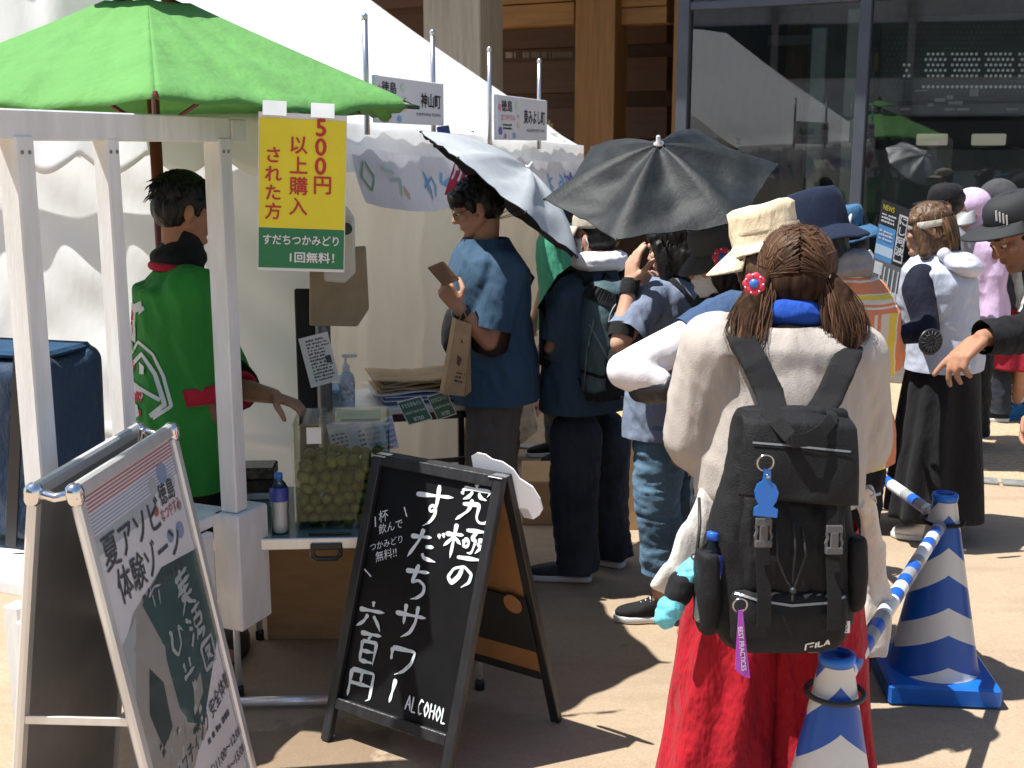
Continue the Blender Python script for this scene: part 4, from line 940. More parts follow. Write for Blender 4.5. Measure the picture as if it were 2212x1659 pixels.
lk(t, mixc(t, math_(t, 'MULTIPLY', noise(t, v, 30, 2), .5), ramp(t, oi.outputs['Random'], [(.0, (.05, .095, .014)), (.35, (.115, .14, .022)), (.7, (.19, .19, .035)), (.85, (.24, .21, .06)), (1, (.07, .17, .02))]), (.08, .09, .016)), b.inputs['Base Color']); b.inputs['Roughness'].default_value = .45; b.inputs['Specular IOR Level'].default_value = .3; bump(t, b, noise(t, v, 260, 2), .15, .002)
fr_me = None; rf = random.Random(11); cnt = 0; R0 = .0205
lab_f = 'small round green citrus fruit in the clear acrylic box'
nz, ny, nx = 6, 6, 7
for iz in range(nz):
    for iy in range(ny):
        for ix in range(nx):
            if not (iy <= 1 or ix == 0 or ix == nx - 1 or iz == nz - 1 or (iz == nz - 2 and iy < 4)): continue
            x = R0 + .003 + (ix + .5 * (iz % 2) * .9) * (BXW - 2 * R0 - .02) / (nx - .5) + rf.uniform(-.006, .006); y = R0 + .003 + (iy + .45 * (iz % 2)) * (BXD - 2 * R0 - .012) / (ny - .55) + rf.uniform(-.002, .002); z = .007 + R0 + iz * .0355 + rf.uniform(-.006, .006)
            if iz == nz - 1: z += rf.uniform(-.012, .016) - .0
            if iz == nz - 1 and rf.random() < .18: continue
            p = bo + ux_ * x + uy_ * y + UP * z
            if fr_me is None:
                o = MB().sphere(p, (R0, R0, R0 * .93), 10).build('green_citrus', fm[0], None, True, origin=p); fr_me = o.data
            else: o = bpy.data.objects.new('green_citrus', fr_me); COL.objects.link(o); o.location = tuple(p)
            o.rotation_euler = (rf.uniform(0, 6), rf.uniform(0, 6), 0); s_ = rf.uniform(.82, 1.10); o.scale = (s_,) * 3
            setp(o, lab_f, 'citrus fruit', 'green citrus fruits in the acrylic box'); cnt += 1
# water bottle on the table, notebooks, pen, papers
def pet_bottle(p, h, lab, capc=(.03, .16, .55), ax=None, liquid=(.80, .86, .90)):
    R_ax = ax or (A3(1, 0, 0), A3(0, 1, 0), UP); s = h / .215; root = empty('water_bottle', p, lab, 'bottle')
    prof = [(.028, 0), (.032, .006), (.0325, .05), (.030, .075), (.0325, .10), (.033, .125), (.033, .15), (.024, .178), (.014, .190), (.0125, .198)]
    MB().lathe(p, [(r * s, z * s) for r, z in prof], 20, R_ax).build('bottle_body', M('clear_plastic', liquid, .12, .02) if False else glassmat('clear_plastic', (.94, .96, .97), 1.1, .06), root, True)
    MB().lathe(p + R_ax[2] * .002, [(r * s * .93, z * s) for r, z in prof[:7]], 20, R_ax).build('drink', M('cloudy_drink', (.82, .88, .92), .3, .05), root, True)
    MB().lathe(p, [(.0332 * s, .118 * s), (.0336 * s, .12 * s), (.0336 * s, .158 * s), (.0300 * s, .166 * s)], 20, R_ax, mi=0, cap=False).build('label', M('blue_label', (.04, .06, .32), .35, .3, 60), root, True)
    MB().lathe(p + R_ax[2] * .196 * s, [(.0150 * s, 0), (.0150 * s, .017 * s), (.0135 * s, .019 * s)], 20, R_ax).build('cap', P_('blue_cap', capc, .35), root, True)
    return root
pet_bottle(gr(606, 1150, TZ) + UP * .001, .205, 'plastic water bottle with blue cap and label beside the acrylic box')
p = gr(713, 1157, TZ) + UP * .006
setp(MB().tube([p - tx * .07, p + tx * .05, p + tx * .066, p + tx * .072], [.0045, .005, .003, .001], 8).build('pen', black_pl, None, True), 'black pen lying along the front edge of the low table', 'pen')
for k, (dz, w_, m_, nm, lab) in enumerate(((0, .10, white_paint, 'paper_pad', 'white paper pad under the wrapped brown goods on the table'), (.028, .09, M('dark_wrapped_goods', (.05, .038, .03), .25, .5, 40), 'wrapped_packet', 'dark brown wrapped packet, lower of two on the table behind the bottle'), (.075, .085, M('shiny_wrap', (.10, .09, .08), .18, .6, 60), 'wrapped_packet', 'shiny wrapped packet, top of the pile on the table behind the bottle'))):
    c = gr(556, 1072, TZ) + UP * (.014 + dz + (.012 if k else 0)); setp(MB().box(c, (w_ / 2 + .03, .06, .013 if k == 0 else .022), (tx, ty, UP), bev=.006).build(nm, m_, None), lab, 'pad' if k == 0 else 'packet')
# ---------------------------------------------------------------- goods table in the tent
gz = .80; g0 = gr(690, 900, gz)
gx = unit((1, .28, 0)); gy = A3(-gx[1], gx[0], 0); gt = empty('goods_table', at(830, 900, 4.9) * A3(1, 1, 0), 'white topped table with black metal legs inside the tent', 'table')
go = at(735, 900, 4.72); go[2] = gz; gw, gd = .62, .45
GQ = lambda u, v, z=0: go + gx * u * gw + gy * v * gd + UP * z
MB().box(GQ(.5, .5, -.012), (gw / 2, gd / 2, .012), (gx, gy, UP), bev=.003).build('table_top', white_paint, gt)
for u in (.03, .97):
    for v in (.05, .95): MB().box(GQ(u, v, -.024) * A3(1, 1, 0) + UP * (gz - .026) / 2, (.013, .013, (gz - .026) / 2), (gx, gy, UP)).build('leg', black_pl, gt)
MB().bar(GQ(.06, .05, -.045), GQ(.94, .05, -.045), .012, .03).build('rail', black_pl, gt); MB().bar(GQ(.06, .05, -.24), GQ(.94, .05, -.24), .012, .02).build('rail', black_pl, gt)
# stack of folded paper bags and printed towels
rs_ = random.Random(5)
for k in range(11):
    w_ = .17 + rs_.uniform(-.02, .02); z = .004 + k * .0095; brown = k > 5
    c = GQ(.56 + rs_.uniform(-.04, .04), .45, z); th = .0042
    def bagfn(u, v, c=c, w_=w_, z=z, k=k): return c + gx * (u - .5) * 2 * w_ * .98 + gy * (v - .5) * .28 + UP * (.006 * math.sin(u * 7 + k * 2) * (k > 4) + .004 * math.sin(v * 5 + k) + .010 * (u - .5) * ((k * 7) % 5 - 2) * .25)
    o = solid(MB().grid(bagfn, 16, 6).build('folded_bag' if brown else 'folded_towel', kraft if brown else (paper if k % 2 else P_('indigo_print', (.12, .15, .34), .7)), None, True), th, 0)
    nth = ('bottom', 'second', 'third', 'fourth', 'fifth', 'topmost')
    setp(o, ('brown folded paper bag, %s of the bag pile on the goods table' % nth[min(5, k - 6)] if k < 10 else 'brown folded paper bag lying on top of the whole pile') if brown else ('%s folded towel, %s of the towels under the paper bags' % ('white' if k % 2 else 'indigo printed', nth[k])), 'paper bag' if brown else 'towel', 'folded bags and towels on the goods table')
# pump bottle and blue pack
pp = GQ(.06, .2); pump = empty('pump_bottle', pp, 'clear hand sanitiser pump bottle with white nozzle on the goods table', 'bottle')
MB().lathe(pp, [(.036, 0), (.038, .01), (.038, .12), (.030, .14), (.016, .15)], 20).build('bottle_body', M('milky_plastic', (.55, .60, .64), .2, .05), pump, True)
MB().lathe(pp + UP * .15, [(.018, 0), (.018, .02), (.012, .03), (.006, .035), (.006, .06)], 14).bar(pp + UP * .215 - gx * .015, pp + UP * .213 + gx * .05, .02, .014, bev=.004).build('nozzle', white_paint, pump)
mb = MB(); mb.lathe(pp + UP * .03, [(.0386, 0), (.0386, .075)], 20, cap=False, mi=0); mb.build('label', M('pale_label', (.62, .66, .72), .4, .4, 60), pump)
bp_ = GQ(-.06, .1); setp(MB().box(bp_ + UP * .05, (.045, .035, .055), (gx, gy + UP * .4, UP - gy * .4), bev=.008).build('tissue_pack', M('pale_blue_pack', (.22, .36, .45), .25, .25, 20), None), 'light blue packet leaning beside the pump bottle', 'packet')
# green price cards and the price sheet
gcm = [P_('card_green', (.06, .15, .075)), P_('card_white', (.72, .74, .72))]
def pricecard(corn, d, l1, l2, lab):
    S = Plane(at(*corn[3], d), (.12, -1, .1), *corn[:3], True); root = empty('price_card', S.o, lab, 'price card', 'green price cards on the table edge')
    S.slab('card', gcm[1], root, .003); mb = MB(); S.rect(mb, .04, .04, .96, .96, .0012, 0); mb.build('print', gcm, root)
    mb = MB(); write(mb, l1, S.uv(.08, .70, .0022), S.ux, S.uy, .2 * S.h, .03, 1, fit=.82 * S.w); write(mb, l2, S.uv(.08, .43, .0022), S.ux, S.uy, .17 * S.h, .01, 1, fit=.84 * S.w); write(mb, '¥700', S.uv(.30, .10, .0022), S.ux, S.uy, .22 * S.h, .03, 1, fit=.42 * S.w); mb.build('lettering', gcm, root)
pricecard(((857, 869), (909, 855), (883, 919), (888, 890)), 4.6, 'すだち手ぬぐい', 'sudachi hand towel', 'green price card for a hand towel, nearer the price sheet')
pricecard(((922, 857), (963, 843), (946, 908), (948, 876)), 4.75, 'すだちエコバッグ', 'sudachi eco bag', 'green price card for an eco bag, beside the brown paper bag')
S = Plane(at(790, 935, 4.25), (.15, -1, .25), (708, 915), (848, 885), (722, 998)); ps = empty('price_sheet', S.o, 'white printed price sheet with lilac panel behind the acrylic box', 'price list')
pin = [P_('sheet_white', (.70, .71, .80), .4), P_('sheet_lilac', (.50, .54, .80), .4), P_('sheet_navy', (.05, .06, .28), .4), P_('sheet_yellow', (.65, .5, .02), .4), P_('sheet_red', (.6, .08, .08), .4)]
S.slab('sheet', pin[0], ps, .002); mb = MB(); S.rect(mb, .0, .84, 1, 1, .0012, 1); S.rect(mb, .72, .86, .98, .97, .0018, 3); S.rect(mb, .30, .06, .48, .8, .0012, 1); mb.build('print', pin, ps)
mb = MB(); 
for k, w_ in enumerate(('500円', '300円', '300円', '600円', '700円')): write(mb, w_, S.uv(.84, .70 - k * .135, .0022), S.ux, S.uy, .11 * S.h, .01, 2, fit=.14 * S.w)
for k, w_ in enumerate(('すだちサワー', 'すだちジュース', 'すだちサワー', 'すだち手ぬぐい')): write(mb, w_, S.uv(.56, .60 - k * .135, .0022), S.ux, S.uy, .1 * S.h, .01, 2, fit=.2 * S.w)
write(mb, 'エコバッグ', S.uv(.68, .14, .0022), S.ux, S.uy, .1 * S.h, .01, 2, fit=.15 * S.w); scribble(mb, S.uv(.04, .1, .0022), S.ux, S.uy, .24 * S.w, .62 * S.h, 6, 2, .9, 3); scribble(mb, S.uv(.45, .02, .0022), S.ux, S.uy, .5 * S.w, .1 * S.h, 1, 4, .95, 3); scribble(mb, S.uv(.44, .1, .0022), S.ux, S.uy, .1 * S.w, .6 * S.h, 5, 2, .9, 8); mb.build('lettering', pin, ps)
# tent corner hardware: dark pole with notice, totes hung on it
S = Plane(at(690, 770, 4.53), (.25, -1, .02), (661, 728), (724, 712), (672, 838)); nb = empty('notice_sheet', S.o, 'white printed notice sheet hung on the dark tent pole', 'notice')
S.slab('sheet', paper, nb, .002); mb = MB(); scribble(mb, S.uv(.2, .08, .0015), S.ux, S.uy, .75 * S.w, .86 * S.h, 13, 0, .75, 21); S.rect(mb, .72, .4, .9, .55, .0015); mb.build('lettering', [P_('notice_ink', (.06, .06, .07))], nb)
dp = at(697, 700, 4.60); dp[2] = 0
setp(MB().tube([dp, dp + UP * 1.98], .030, 12).build('tent_pole', pole_m, None, True), 'thick dark grey pole at the near corner of the tent', 'pole')
cur = MB(); 
dkc = M('dark_cloth', (.02, .02, .026), .9); setp(MB().box(at(668, 760, 4.64) + UP * -.2, (.05, .012, .45), bev=.006).build('dark_cloth_roll', dkc, None), 'black cloth hanging behind the printed notice', 'cloth')
def flatbag(pts, d, th, mat, lab, nm='tote_bag', n=(.1, -1, 0)):
    c = at(np.mean([p[0] for p in pts]), np.mean([p[1] for p in pts]), d); P = [onplane(x, y, c, unit(n)) for x, y in pts]
    b = MB().prism(P, -unit(n) * th); o = b.build(nm, mat, None); m = o.modifiers.new('b', 'BEVEL'); m.width = .008; m.segments = 2
    return setp(o, lab, 'bag')
flatbag([(668, 540), (790, 532), (797, 668), (772, 706), (668, 704)], 4.55, .03, M('khaki_cloth', (.34, .26, .17), .85, .1, 10, .3, 60), 'beige cloth tote bag hanging from the tent pole below the yellow sign')
flatbag([(700, 440), (748, 445), (765, 470), (768, 590), (745, 612), (700, 608)], 4.35, .03, M('natural_canvas', (.62, .58, .52), .85, .06, 10, .3, 60), 'off white canvas tote bag behind the yellow sign')
mb = MB(); c = at(748, 494, 4.3); mb.lathe(c, [(.022, 0), (.022, .004)], 18, (A3(1, 0, 0), A3(0, 0, 1), A3(0, -1, 0)), sq=(1, 1)); setp(mb.build('badge', P_('dark_green_print', (.01, .03, .02)), None), 'small dark round badge on the off white tote bag', 'badge')
# poster bags and clothes hanging at the back of the booth
flatbag([(1108, 870), (1150, 850), (1165, 930), (1128, 962), (1112, 950)], 5.6, .02, M('printed_paper_bag', (.58, .50, .36), .6, .3, 18), 'cream printed paper bag hanging behind the man in blue', n=(.2, -1, 0))
flatbag([(1140, 812), (1172, 806), (1178, 880), (1160, 905), (1145, 900)], 5.7, .02, M('red_white_print', (.62, .30, .26), .5, .6, 25), 'red and white printed bag hanging in the booth', n=(.1, -1, 0))
S = Plane(at(975, 375, 5.6), (.2, -1, 0), (957, 325), (1000, 340), (960, 420)); fl = S.slab('red_flag', M('red_white_flag', (.55, .03, .08), .7, .2, 6), None, .003); setp(fl, 'red flag with white marks hanging under the tent banner', 'flag')
mb = MB(); 
for k in range(3): brush(mb, [[(.2, .9), (.3, .5), (.2, .1)], [(.1, .6), (.8, .7)]], S.uv(.05 + .3 * k, .35, .004), S.ux, S.uy, .3 * S.w, .5 * S.h, .012)
mb.build('lettering', white_paint, fl)
flatbag([(943, 274), (970, 270), (975, 296), (946, 300)], 5.8, .01, P_('navy_cloth', (.03, .05, .22)), 'small navy blue and white pennant under the white name board', 'pennant', n=(.2, -1, 0))['category'] = 'pennant'
# ================================================================= people
def skinmat(name, c):
    m, t, b = newmat(name); v = coords(t)
    lk(t, ramp(t, noise(t, v, 14, 4), [(.3, CLAMP((c[0] * .80, c[1] * .70, c[2] * .66))), (.7, c)]), b.inputs['Base Color']); b.inputs['Roughness'].default_value = .6; b.inputs['Specular IOR Level'].default_value = .3
    b.inputs['Subsurface Weight'].default_value = .06; b.inputs['Subsurface Radius'].default_value = (.012, .004, .002); bump(t, b, noise(t, v, 220, 2), .12, .002); return m
skin = skinmat('skin', (.50, .285, .19)); skin2 = skinmat('tanned_skin', (.40, .215, .135)); skin3 = skinmat('fair_skin', (.56, .35, .25))
hair_bs = hairmat('brown_strands', (.085, .045, .026), .5, True); hair_ls = hairmat('light_brown_strands', (.15, .085, .048), .4, True)
hair_core = M('brown_hair_core', (.045, .025, .016), .85, .4, 60, spec=.05, stretch=(1, 1, .15))
hair_k = hairmat('black_hair', (.010, .009, .009)); hair_b = hairmat('brown_hair', (.055, .030, .018)); hair_l = hairmat('light_brown_hair', (.115, .065, .036))
dirv = lambda deg, pitch=0: A3(math.cos(R_(deg)) * math.cos(R_(pitch)), math.sin(R_(deg)) * math.cos(R_(pitch)), -math.sin(R_(pitch)))
def hand(w, d, n, ts=1, curl=(40, 45, 50, 55), s=1.0, tcurl=.6, splay=.0):
    """palm, four jointed fingers of unequal length and a thumb; ts: side of the thumb"""
    d = unit(d); n = unit(n - d * np.dot(n, d)); t = np.cross(n, d) * ts; P = [p_ell(w + d * .048 * s, A3(.037, .046, .0145) * s, np.array([t, d, n]).T, 8)]
    for i, (L, cu) in enumerate(zip((.074, .082, .076, .060), curl)):
        k = w + d * (.088 - .006 * abs(i - 1.2)) * s + t * .0195 * (1.5 - i) * s
        P.append(p_cap(w + d * .012 * s + t * .012 * (1.5 - i) * s, .0145 * s, k, .0112 * s, 10, 3)); q = k; a = 0; dd = unit(d + t * splay * (1.5 - i))
        for fr, w_, r0, r1 in ((.46, 1, .0100, .0092), (.30, 1.15, .0092, .0084), (.24, .7, .0084, .0072)):
            a += R_(cu) * w_; e = q + (dd * math.cos(a) + n * math.sin(a)) * L * fr * s; P.append(p_cap(q, r0 * s, e, r1 * s, 10, 3)); q = e
    b = w + d * .022 * s + t * .026 * s; d1 = unit(t * .75 + d * .62 + n * .35); e1 = b + d1 * .042 * s; d2 = unit(d * .8 + t * (.45 - .5 * tcurl) + n * (.25 + .5 * tcurl)); e2 = e1 + d2 * .032 * s; d3 = unit(d2 + n * .4 * tcurl - t * .2 * tcurl); e3 = e2 + d3 * .024 * s
    P += [p_cap(w + d * .008 * s + t * .012 * s, .015 * s, b, .0145 * s, 10, 3), p_cap(b, .0145 * s, e1, .0118 * s, 10, 3), p_cap(e1, .0118 * s, e2, .0105 * s, 10, 3), p_cap(e2, .0105 * s, e3, .008 * s, 10, 3)]
    return P
class Person:
    def __init__(S, label, px, d, yaw, head, h=None, hyaw=None, pitch=8, group=None, lean=0, hd=None):
        S.hc = at(head[0], head[1], hd or d); S.h = h or (S.hc[2] + .118); s = S.s = S.h / 1.70
        c = at(px, 830, d); c[2] = 0; S.c = c
        S.f = dirv(yaw); S.r = A3(S.f[1], -S.f[0], 0); S.yaw = yaw
        S.hf = dirv(hyaw if hyaw is not None else yaw, pitch); S.hr = unit(np.cross(S.hf, UP)); S.hu = np.cross(S.hr, S.hf)
        S.root = empty('person', c, label, 'person', group)
        J = S.J = {}; f, r = S.f, S.r; off = S.hc - c
        at_ = lambda x, y, z: c + r * x * s + f * y * s + UP * z * s
        J['pelvis'] = at_(0, 0, .92); J['waist'] = at_(0, 0, 1.04) + A3(off[0], off[1], 0) * .15; J['chest'] = at_(0, .0, 1.26) + A3(off[0], off[1], 0) * .4
        J['neck'] = at_(0, -.015, 1.455) + A3(off[0], off[1], 0) * .72; J['sho'] = J['neck'] - UP * .065 * s
        for k, sg in (('L', -1), ('R', 1)):
            J['sh' + k] = J['sho'] + r * sg * .172 * s - UP * .015; J['el' + k] = J['sh' + k] + (r * sg * .06 - f * .01 - UP * .28) * s; J['wr' + k] = J['el' + k] + (f * .08 - UP * .235) * s
            J['hip' + k] = at_(sg * .085, 0, .90); J['kn' + k] = at_(sg * .095, .02, .49); J['an' + k] = at_(sg * .10, -.01, .085)
            S.__dict__['foot' + k] = f + r * sg * .12
    def H(S, x, y, z): return S.hc + (S.hr * x + S.hf * y + S.hu * z) * S.s_head
    s_head = 1.0
    def hm(S): return np.array([S.hr, S.hf, S.hu]).T
    def body(S, mat, vox=.007, hands=None, bare_legs=False, face=True, arms=True):
        J, s, H = S.J, S.s, S.H; Rm = S.hm(); E = lambda c, r: p_ell(H(*c), np.array(r) * S.s_head, Rm, 10)
        P = [E((0, -.015, .030), (.074, .093, .083)), E((0, .026, -.028), (.060, .064, .082))]
        P += chain([H(-.050, .0, -.05), H(-.022, .062, -.092), H(.022, .062, -.092), H(.050, .0, -.05)], [.023, .019, .019, .023])
        P += [p_cap(H(-.038, .078, .022), .013, H(.038, .078, .022), .013), p_cap(H(0, .084, .010), .009, H(0, .104, -.026), .0125), p_cap(H(-.012, .092, -.032), .008, H(.012, .092, -.032), .008),
              p_cap(H(-.019, .084, -.056), .0075, H(.019, .084, -.056), .0075), p_cap(H(-.017, .081, -.067), .008, H(.017, .081, -.067), .008), E((0, .075, -.096), (.020, .016, .015)), E((.038, .062, -.018), (.024, .022, .022)), E((-.038, .062, -.018), (.024, .022, .022))]
        for sg in (-1, 1): P += [p_ell(H(.077 * sg, -.012, -.012), A3(.010, .019, .031), Rm @ rotm((0, 0, 1), -sg * 25), 8), p_ell(H(.075 * sg, -.008, -.034), A3(.008, .011, .012), Rm, 6)]
        P += [p_cap(J['neck'] - UP * .03, .062 * s, J['neck'] + UP * .02, .054 * s), p_cap(J['neck'] + UP * .01, .054 * s, H(0, -.022, -.07), .052)]
        P += [p_cap(J['chest'], .10 * s, J['waist'], .09 * s), p_cap(J['waist'], .09 * s, J['pelvis'], .095 * s), p_cap(J['neck'] - UP * .03, .06 * s, J['chest'], .10 * s)]
        for k in 'LR':
            hd = (hands or {}).get(k)
            P += [p_cap(J['sho'], .05 * s, J['sh' + k], .05 * s)]
            if arms: P += chain([J['sh' + k], J['el' + k], (J['el' + k] * .62 + J['wr' + k] * .38), J['wr' + k]], [.045 * s, .037 * s, .038 * s, .026 * s])
            if arms and hd is not None: P += hand(J['wr' + k], *hd)
            elif arms: P += hand(J['wr' + k], J['wr' + k] - J['el' + k], S.r * (1 if k == 'L' else -1), 1 if k == 'L' else -1, (28, 32, 36, 40))
            lr = (.075, .052, .055, .036) if bare_legs else (.055, .045, .045, .036)
            P += chain([J['hip' + k], J['kn' + k], J['kn' + k] * .65 + J['an' + k] * .35, J['an' + k]], [x * s for x in lr])
            P += [p_cap(J['an' + k] - UP * .03, .034, J['an' + k] - UP * .045 + S.__dict__['foot' + k] * .12, .026)]
        S.skin = blob('body', P, mat, S.root, vox, 2)
        if face:
            for sg in (-1, 1):
                mb = MB(); mb.sphere(H(.030 * sg, .0775, .0), A3(.0115, .0115, .0065), 6, 0); mb.sphere(H(.030 * sg, .086, -.0005), A3(.0052, .0052, .0052), 6, 1); mb.build('eye', EYE, S.root, True)
                MB().tube([H(.014 * sg, .092, .024), H(.032 * sg, .091, .030), H(.048 * sg, .078, .026)], [.003, .0038, .002], 6).build('eyebrow', hair_k, S.root, True)
            MB().tube([H(-.019, .0885, -.0615), H(0, .0915, -.062), H(.019, .0885, -.0615)], .0028, 6).build('mouth', LIP, S.root, True)
        return S.skin
    def torso(S, W=1.0, D=1.0, hem=.80, flare=1.0, belly=0):
        J, s, r, f = S.J, S.s, S.r, S.f; hz = J['pelvis'] + UP * (hem - .92) * s
        ax = unit(J['shR'] - J['shL']); ax[2] *= .4; ax = unit(ax); fw = unit(np.cross(UP, ax)); fw = fw if np.dot(fw, f) > 0 else -fw
        q = [(hz, .185 * flare, .130 * flare, r, f), (J['pelvis'] + UP * .06 * s, .178 * (1 + flare) / 2, .128, r, f), (J['waist'] + UP * .03, .168, .122 + belly, r, f), (J['chest'] - UP * .03, .180, .128, ax, fw), (J['chest'] + UP * .075 * s, .186, .122, ax, fw), (J['sho'], .170, .098, ax, fw), (J['sho'] + UP * .040 * s, .105, .078, ax, fw), (J['neck'] + UP * .012, .066, .064, ax, fw)]
        return [loft([(c, a * wx * s * W, b * wy * s * D) for c, wx, wy, a, b in q], 28, .85)]
    def shirt(S, mat, name='shirt', vox=.0075, W=1.05, D=1.05, hem=.80, flare=1.05, sleeve='short', sr=(.064, .072, .070), folds=None, cuts=(), sl=None, extra=(), smooth=4, label=None, belly=0, collar=0):
        J, s = S.J, S.s; P = S.torso(W, D, hem, flare, belly); C = []
        def prot(V):
            a, b_ = J['pelvis'] - UP * .3, J['neck']; t_ = np.clip((V[:, 2] - a[2]) / (b_[2] - a[2]), 0, 1)[:, None]; pe, ch = J['pelvis'], J['chest']
            u_ = np.clip((V[:, 2] - pe[2]) / (ch[2] - pe[2]), 0, 1)[:, None]; q = V - (pe * (1 - u_) + ch * u_); return ((q @ S.r) / (.19 * W * s)) ** 2 + ((q @ S.f) / (.135 * D * s)) ** 2 < 1.22
        for k in 'LR':
            m = sl.get(k, sleeve) if isinstance(sl, dict) else sleeve
            if m == 'none': continue
            sh, el, wr = J['sh' + k], J['el' + k], J['wr' + k]; P.append(p_cap(J['sho'] - UP * .01, sr[0] * s * .9, sh, sr[0] * s))
            if m == 'short': e = sh + (el - sh) * .82; P += chain([sh, e + (el - sh) * .12], [sr[0] * s, sr[1] * s]); C.append((e, el - sh, .13 * s, prot))
            elif m == 'elbow': e = el + (wr - el) * .22; P += chain([sh, el, e + unit(wr - el) * .03], [sr[0] * s, sr[1] * s, sr[2] * s]); C.append((e, wr - el, .14 * s, prot))
            else: e = el + (wr - el) * .93; P += chain([sh, el, e], [sr[0] * s, sr[1] * s, sr[2] * s]); C.append((e + unit(wr - el) * sr[2] * .3, wr - el, .12 * s, prot))
        P += list(extra); hz = J['pelvis'] + UP * (hem - .92 + .008) * s; C.append((hz, -UP, .34)); C.append((J['neck'] + UP * .006, UP, .10))
        S.top = blob(name, P, mat, S.root, vox, smooth, folds if folds is not None else [(.010, (9, 9, 3), 0), (.006, (17, 17, 6), 40), (.0035, (30, 30, 14), 75)], list(cuts) + C, label=label); return S.top
    def trousers(S, mat, name='trousers', vox=.008, up=.10, r=(.105, .088, .078, .075), hem=.07, folds=None, label=None, fat=1.0):
        J, s = S.J, S.s; P = [loft([(J['pelvis'] + UP * z * s, S.r * wx * s * fat, S.f * wy * s * fat) for z, wx, wy in ((up, .165, .118), (.03, .175, .125), (-.06, .178, .128), (-.12, .15, .11))], 24)]; C = [(J['pelvis'] + UP * (up - .01) * s, UP, .3)]
        for k in 'LR':
            hp, kn, an = J['hip' + k], J['kn' + k], J['an' + k]; e = an + UP * (hem - .085) * s
            P += chain([hp - UP * .02, hp * .5 + kn * .5, kn, kn * .45 + e * .55, e - UP * .02], [x * s for x in (r[0], (r[0] + r[1]) / 2, r[1], r[2], r[3])]); C.append((e, -UP, .20))
        return blob(name, P, mat, S.root, vox, 4, folds if folds is not None else [(.010, (8, 8, 5), 15), (.006, (9, 9, 20), 0), (.004, (20, 20, 14), 60)], C, label=label)
    def shoes(S, up_m, sole_m, L=.26, name='shoe'):
        for k in 'LR':
            an = S.J['an' + k]; fd = unit(S.__dict__['foot' + k] * A3(1, 1, 0)); rt = A3(fd[1], -fd[0], 0); g = an * A3(1, 1, 0) - fd * .06 * S.s; L_ = L * S.s / .98
            rg = []
            for t, w, h in ((0, .020, .055), (.06, .034, .075), (.25, .038, .092), (.42, .040, .080), (.60, .046, .058), (.80, .045, .046), (.94, .034, .036), (1.0, .014, .022)):
                c = g + fd * t * L_; rg.append((c + UP * (.018 + h / 2), rt * w, UP * h / 2))
            o = blob(name, [loft(rg, 16, .8), p_cap(an - UP * .02, .045, an + UP * .01, .043)], up_m, S.root, .006, 2, cuts=[(an + UP * .012, UP, .1)])
            sr = []
            for t, w in ((-.02, .020), (.03, .036), (.25, .040), (.45, .040), (.65, .049), (.82, .048), (.95, .036), (1.02, .016)): sr.append((g + fd * t * L_, w))
            V = [c + rt * w * sg + UP * z for z in (.003, .030) for c, w in sr for sg in (-1, 1)]; n = len(sr); F = []
            for i in range(n - 1):
                F += [(2 * i, 2 * i + 1, 2 * i + 3, 2 * i + 2), (2 * n + 2 * i, 2 * n + 2 * i + 2, 2 * n + 2 * i + 3, 2 * n + 2 * i + 1), (2 * i, 2 * i + 2, 2 * n + 2 * i + 2, 2 * n + 2 * i), (2 * i + 1, 2 * n + 2 * i + 1, 2 * n + 2 * i + 3, 2 * i + 3)]
            F += [(0, 2 * n, 2 * n + 1, 1), (2 * n - 2, 2 * n - 1, 4 * n - 1, 4 * n - 2)]
            so_ = mesh_obj('sole', V, F, sole_m, o, True); m = so_.modifiers.new('b', 'BEVEL'); m.width = .006; m.segments = 2
            mb = MB()
            for q in range(4):
                c = g + fd * (.34 + q * .075) * L_ + UP * (.108 - q * .011); mb.tube([c - rt * .026 + UP * -.008, c + UP * .004, c + rt * .026 + UP * -.008], .0028, 5)
            mb.build('laces', sole_m if up_m is not sole_m else paper, o, True)
    def hair(S, mat, kind='short', vox=.0055, tufts=160, seed=1, extra=(), fo=None):
        H = S.H; Rm = S.hm(); E = lambda c, r: p_ell(H(*c), np.array(r), Rm, 12)
        P = [E((0, -.020, .045), (.083, .098, .084)), E((0, -.046, -.005), (.077, .070, .072))]
        if kind == 'short': P += chain([H(-.06, .052, .062), H(0, .070, .070), H(.06, .052, .062)], [.026, .028, .026]) + [p_cap(H(.075 * g, .02, .03), .016, H(.075 * g, .018, -.01), .010) for g in (-1, 1)]
        if kind == 'bob': P += [E((.072, .005, -.025), (.026, .042, .060)), E((-.072, .005, -.025), (.026, .042, .060)), E((0, -.03, -.05), (.092, .085, .10))] + chain([H(-.07, .04, .05), H(0, .075, .066), H(.07, .04, .05)], [.026, .026, .026]) + [p_cap(H(.078 * g, .03, .02), .022, H(.084 * g, .012, -.10), .028) for g in (-1, 1)]
        if kind == 'under': P = [E((0, -.030, .000), (.0795, .082, .062)), E((0, -.035, .04), (.078, .085, .06))]
        if kind == 'hatbob': P = P[:2] + [E((0, -.03, -.05), (.088, .082, .095))] + [E((.066 * g, .010, -.045), (.022, .045, .070)) for g in (-1, 1)]
        P += list(extra)
        o = blob('hair', P, mat, S.root, vox, 2, fo or [(.0065, (34, 34, 7), 0), (.003, (80, 80, 14), 10)])
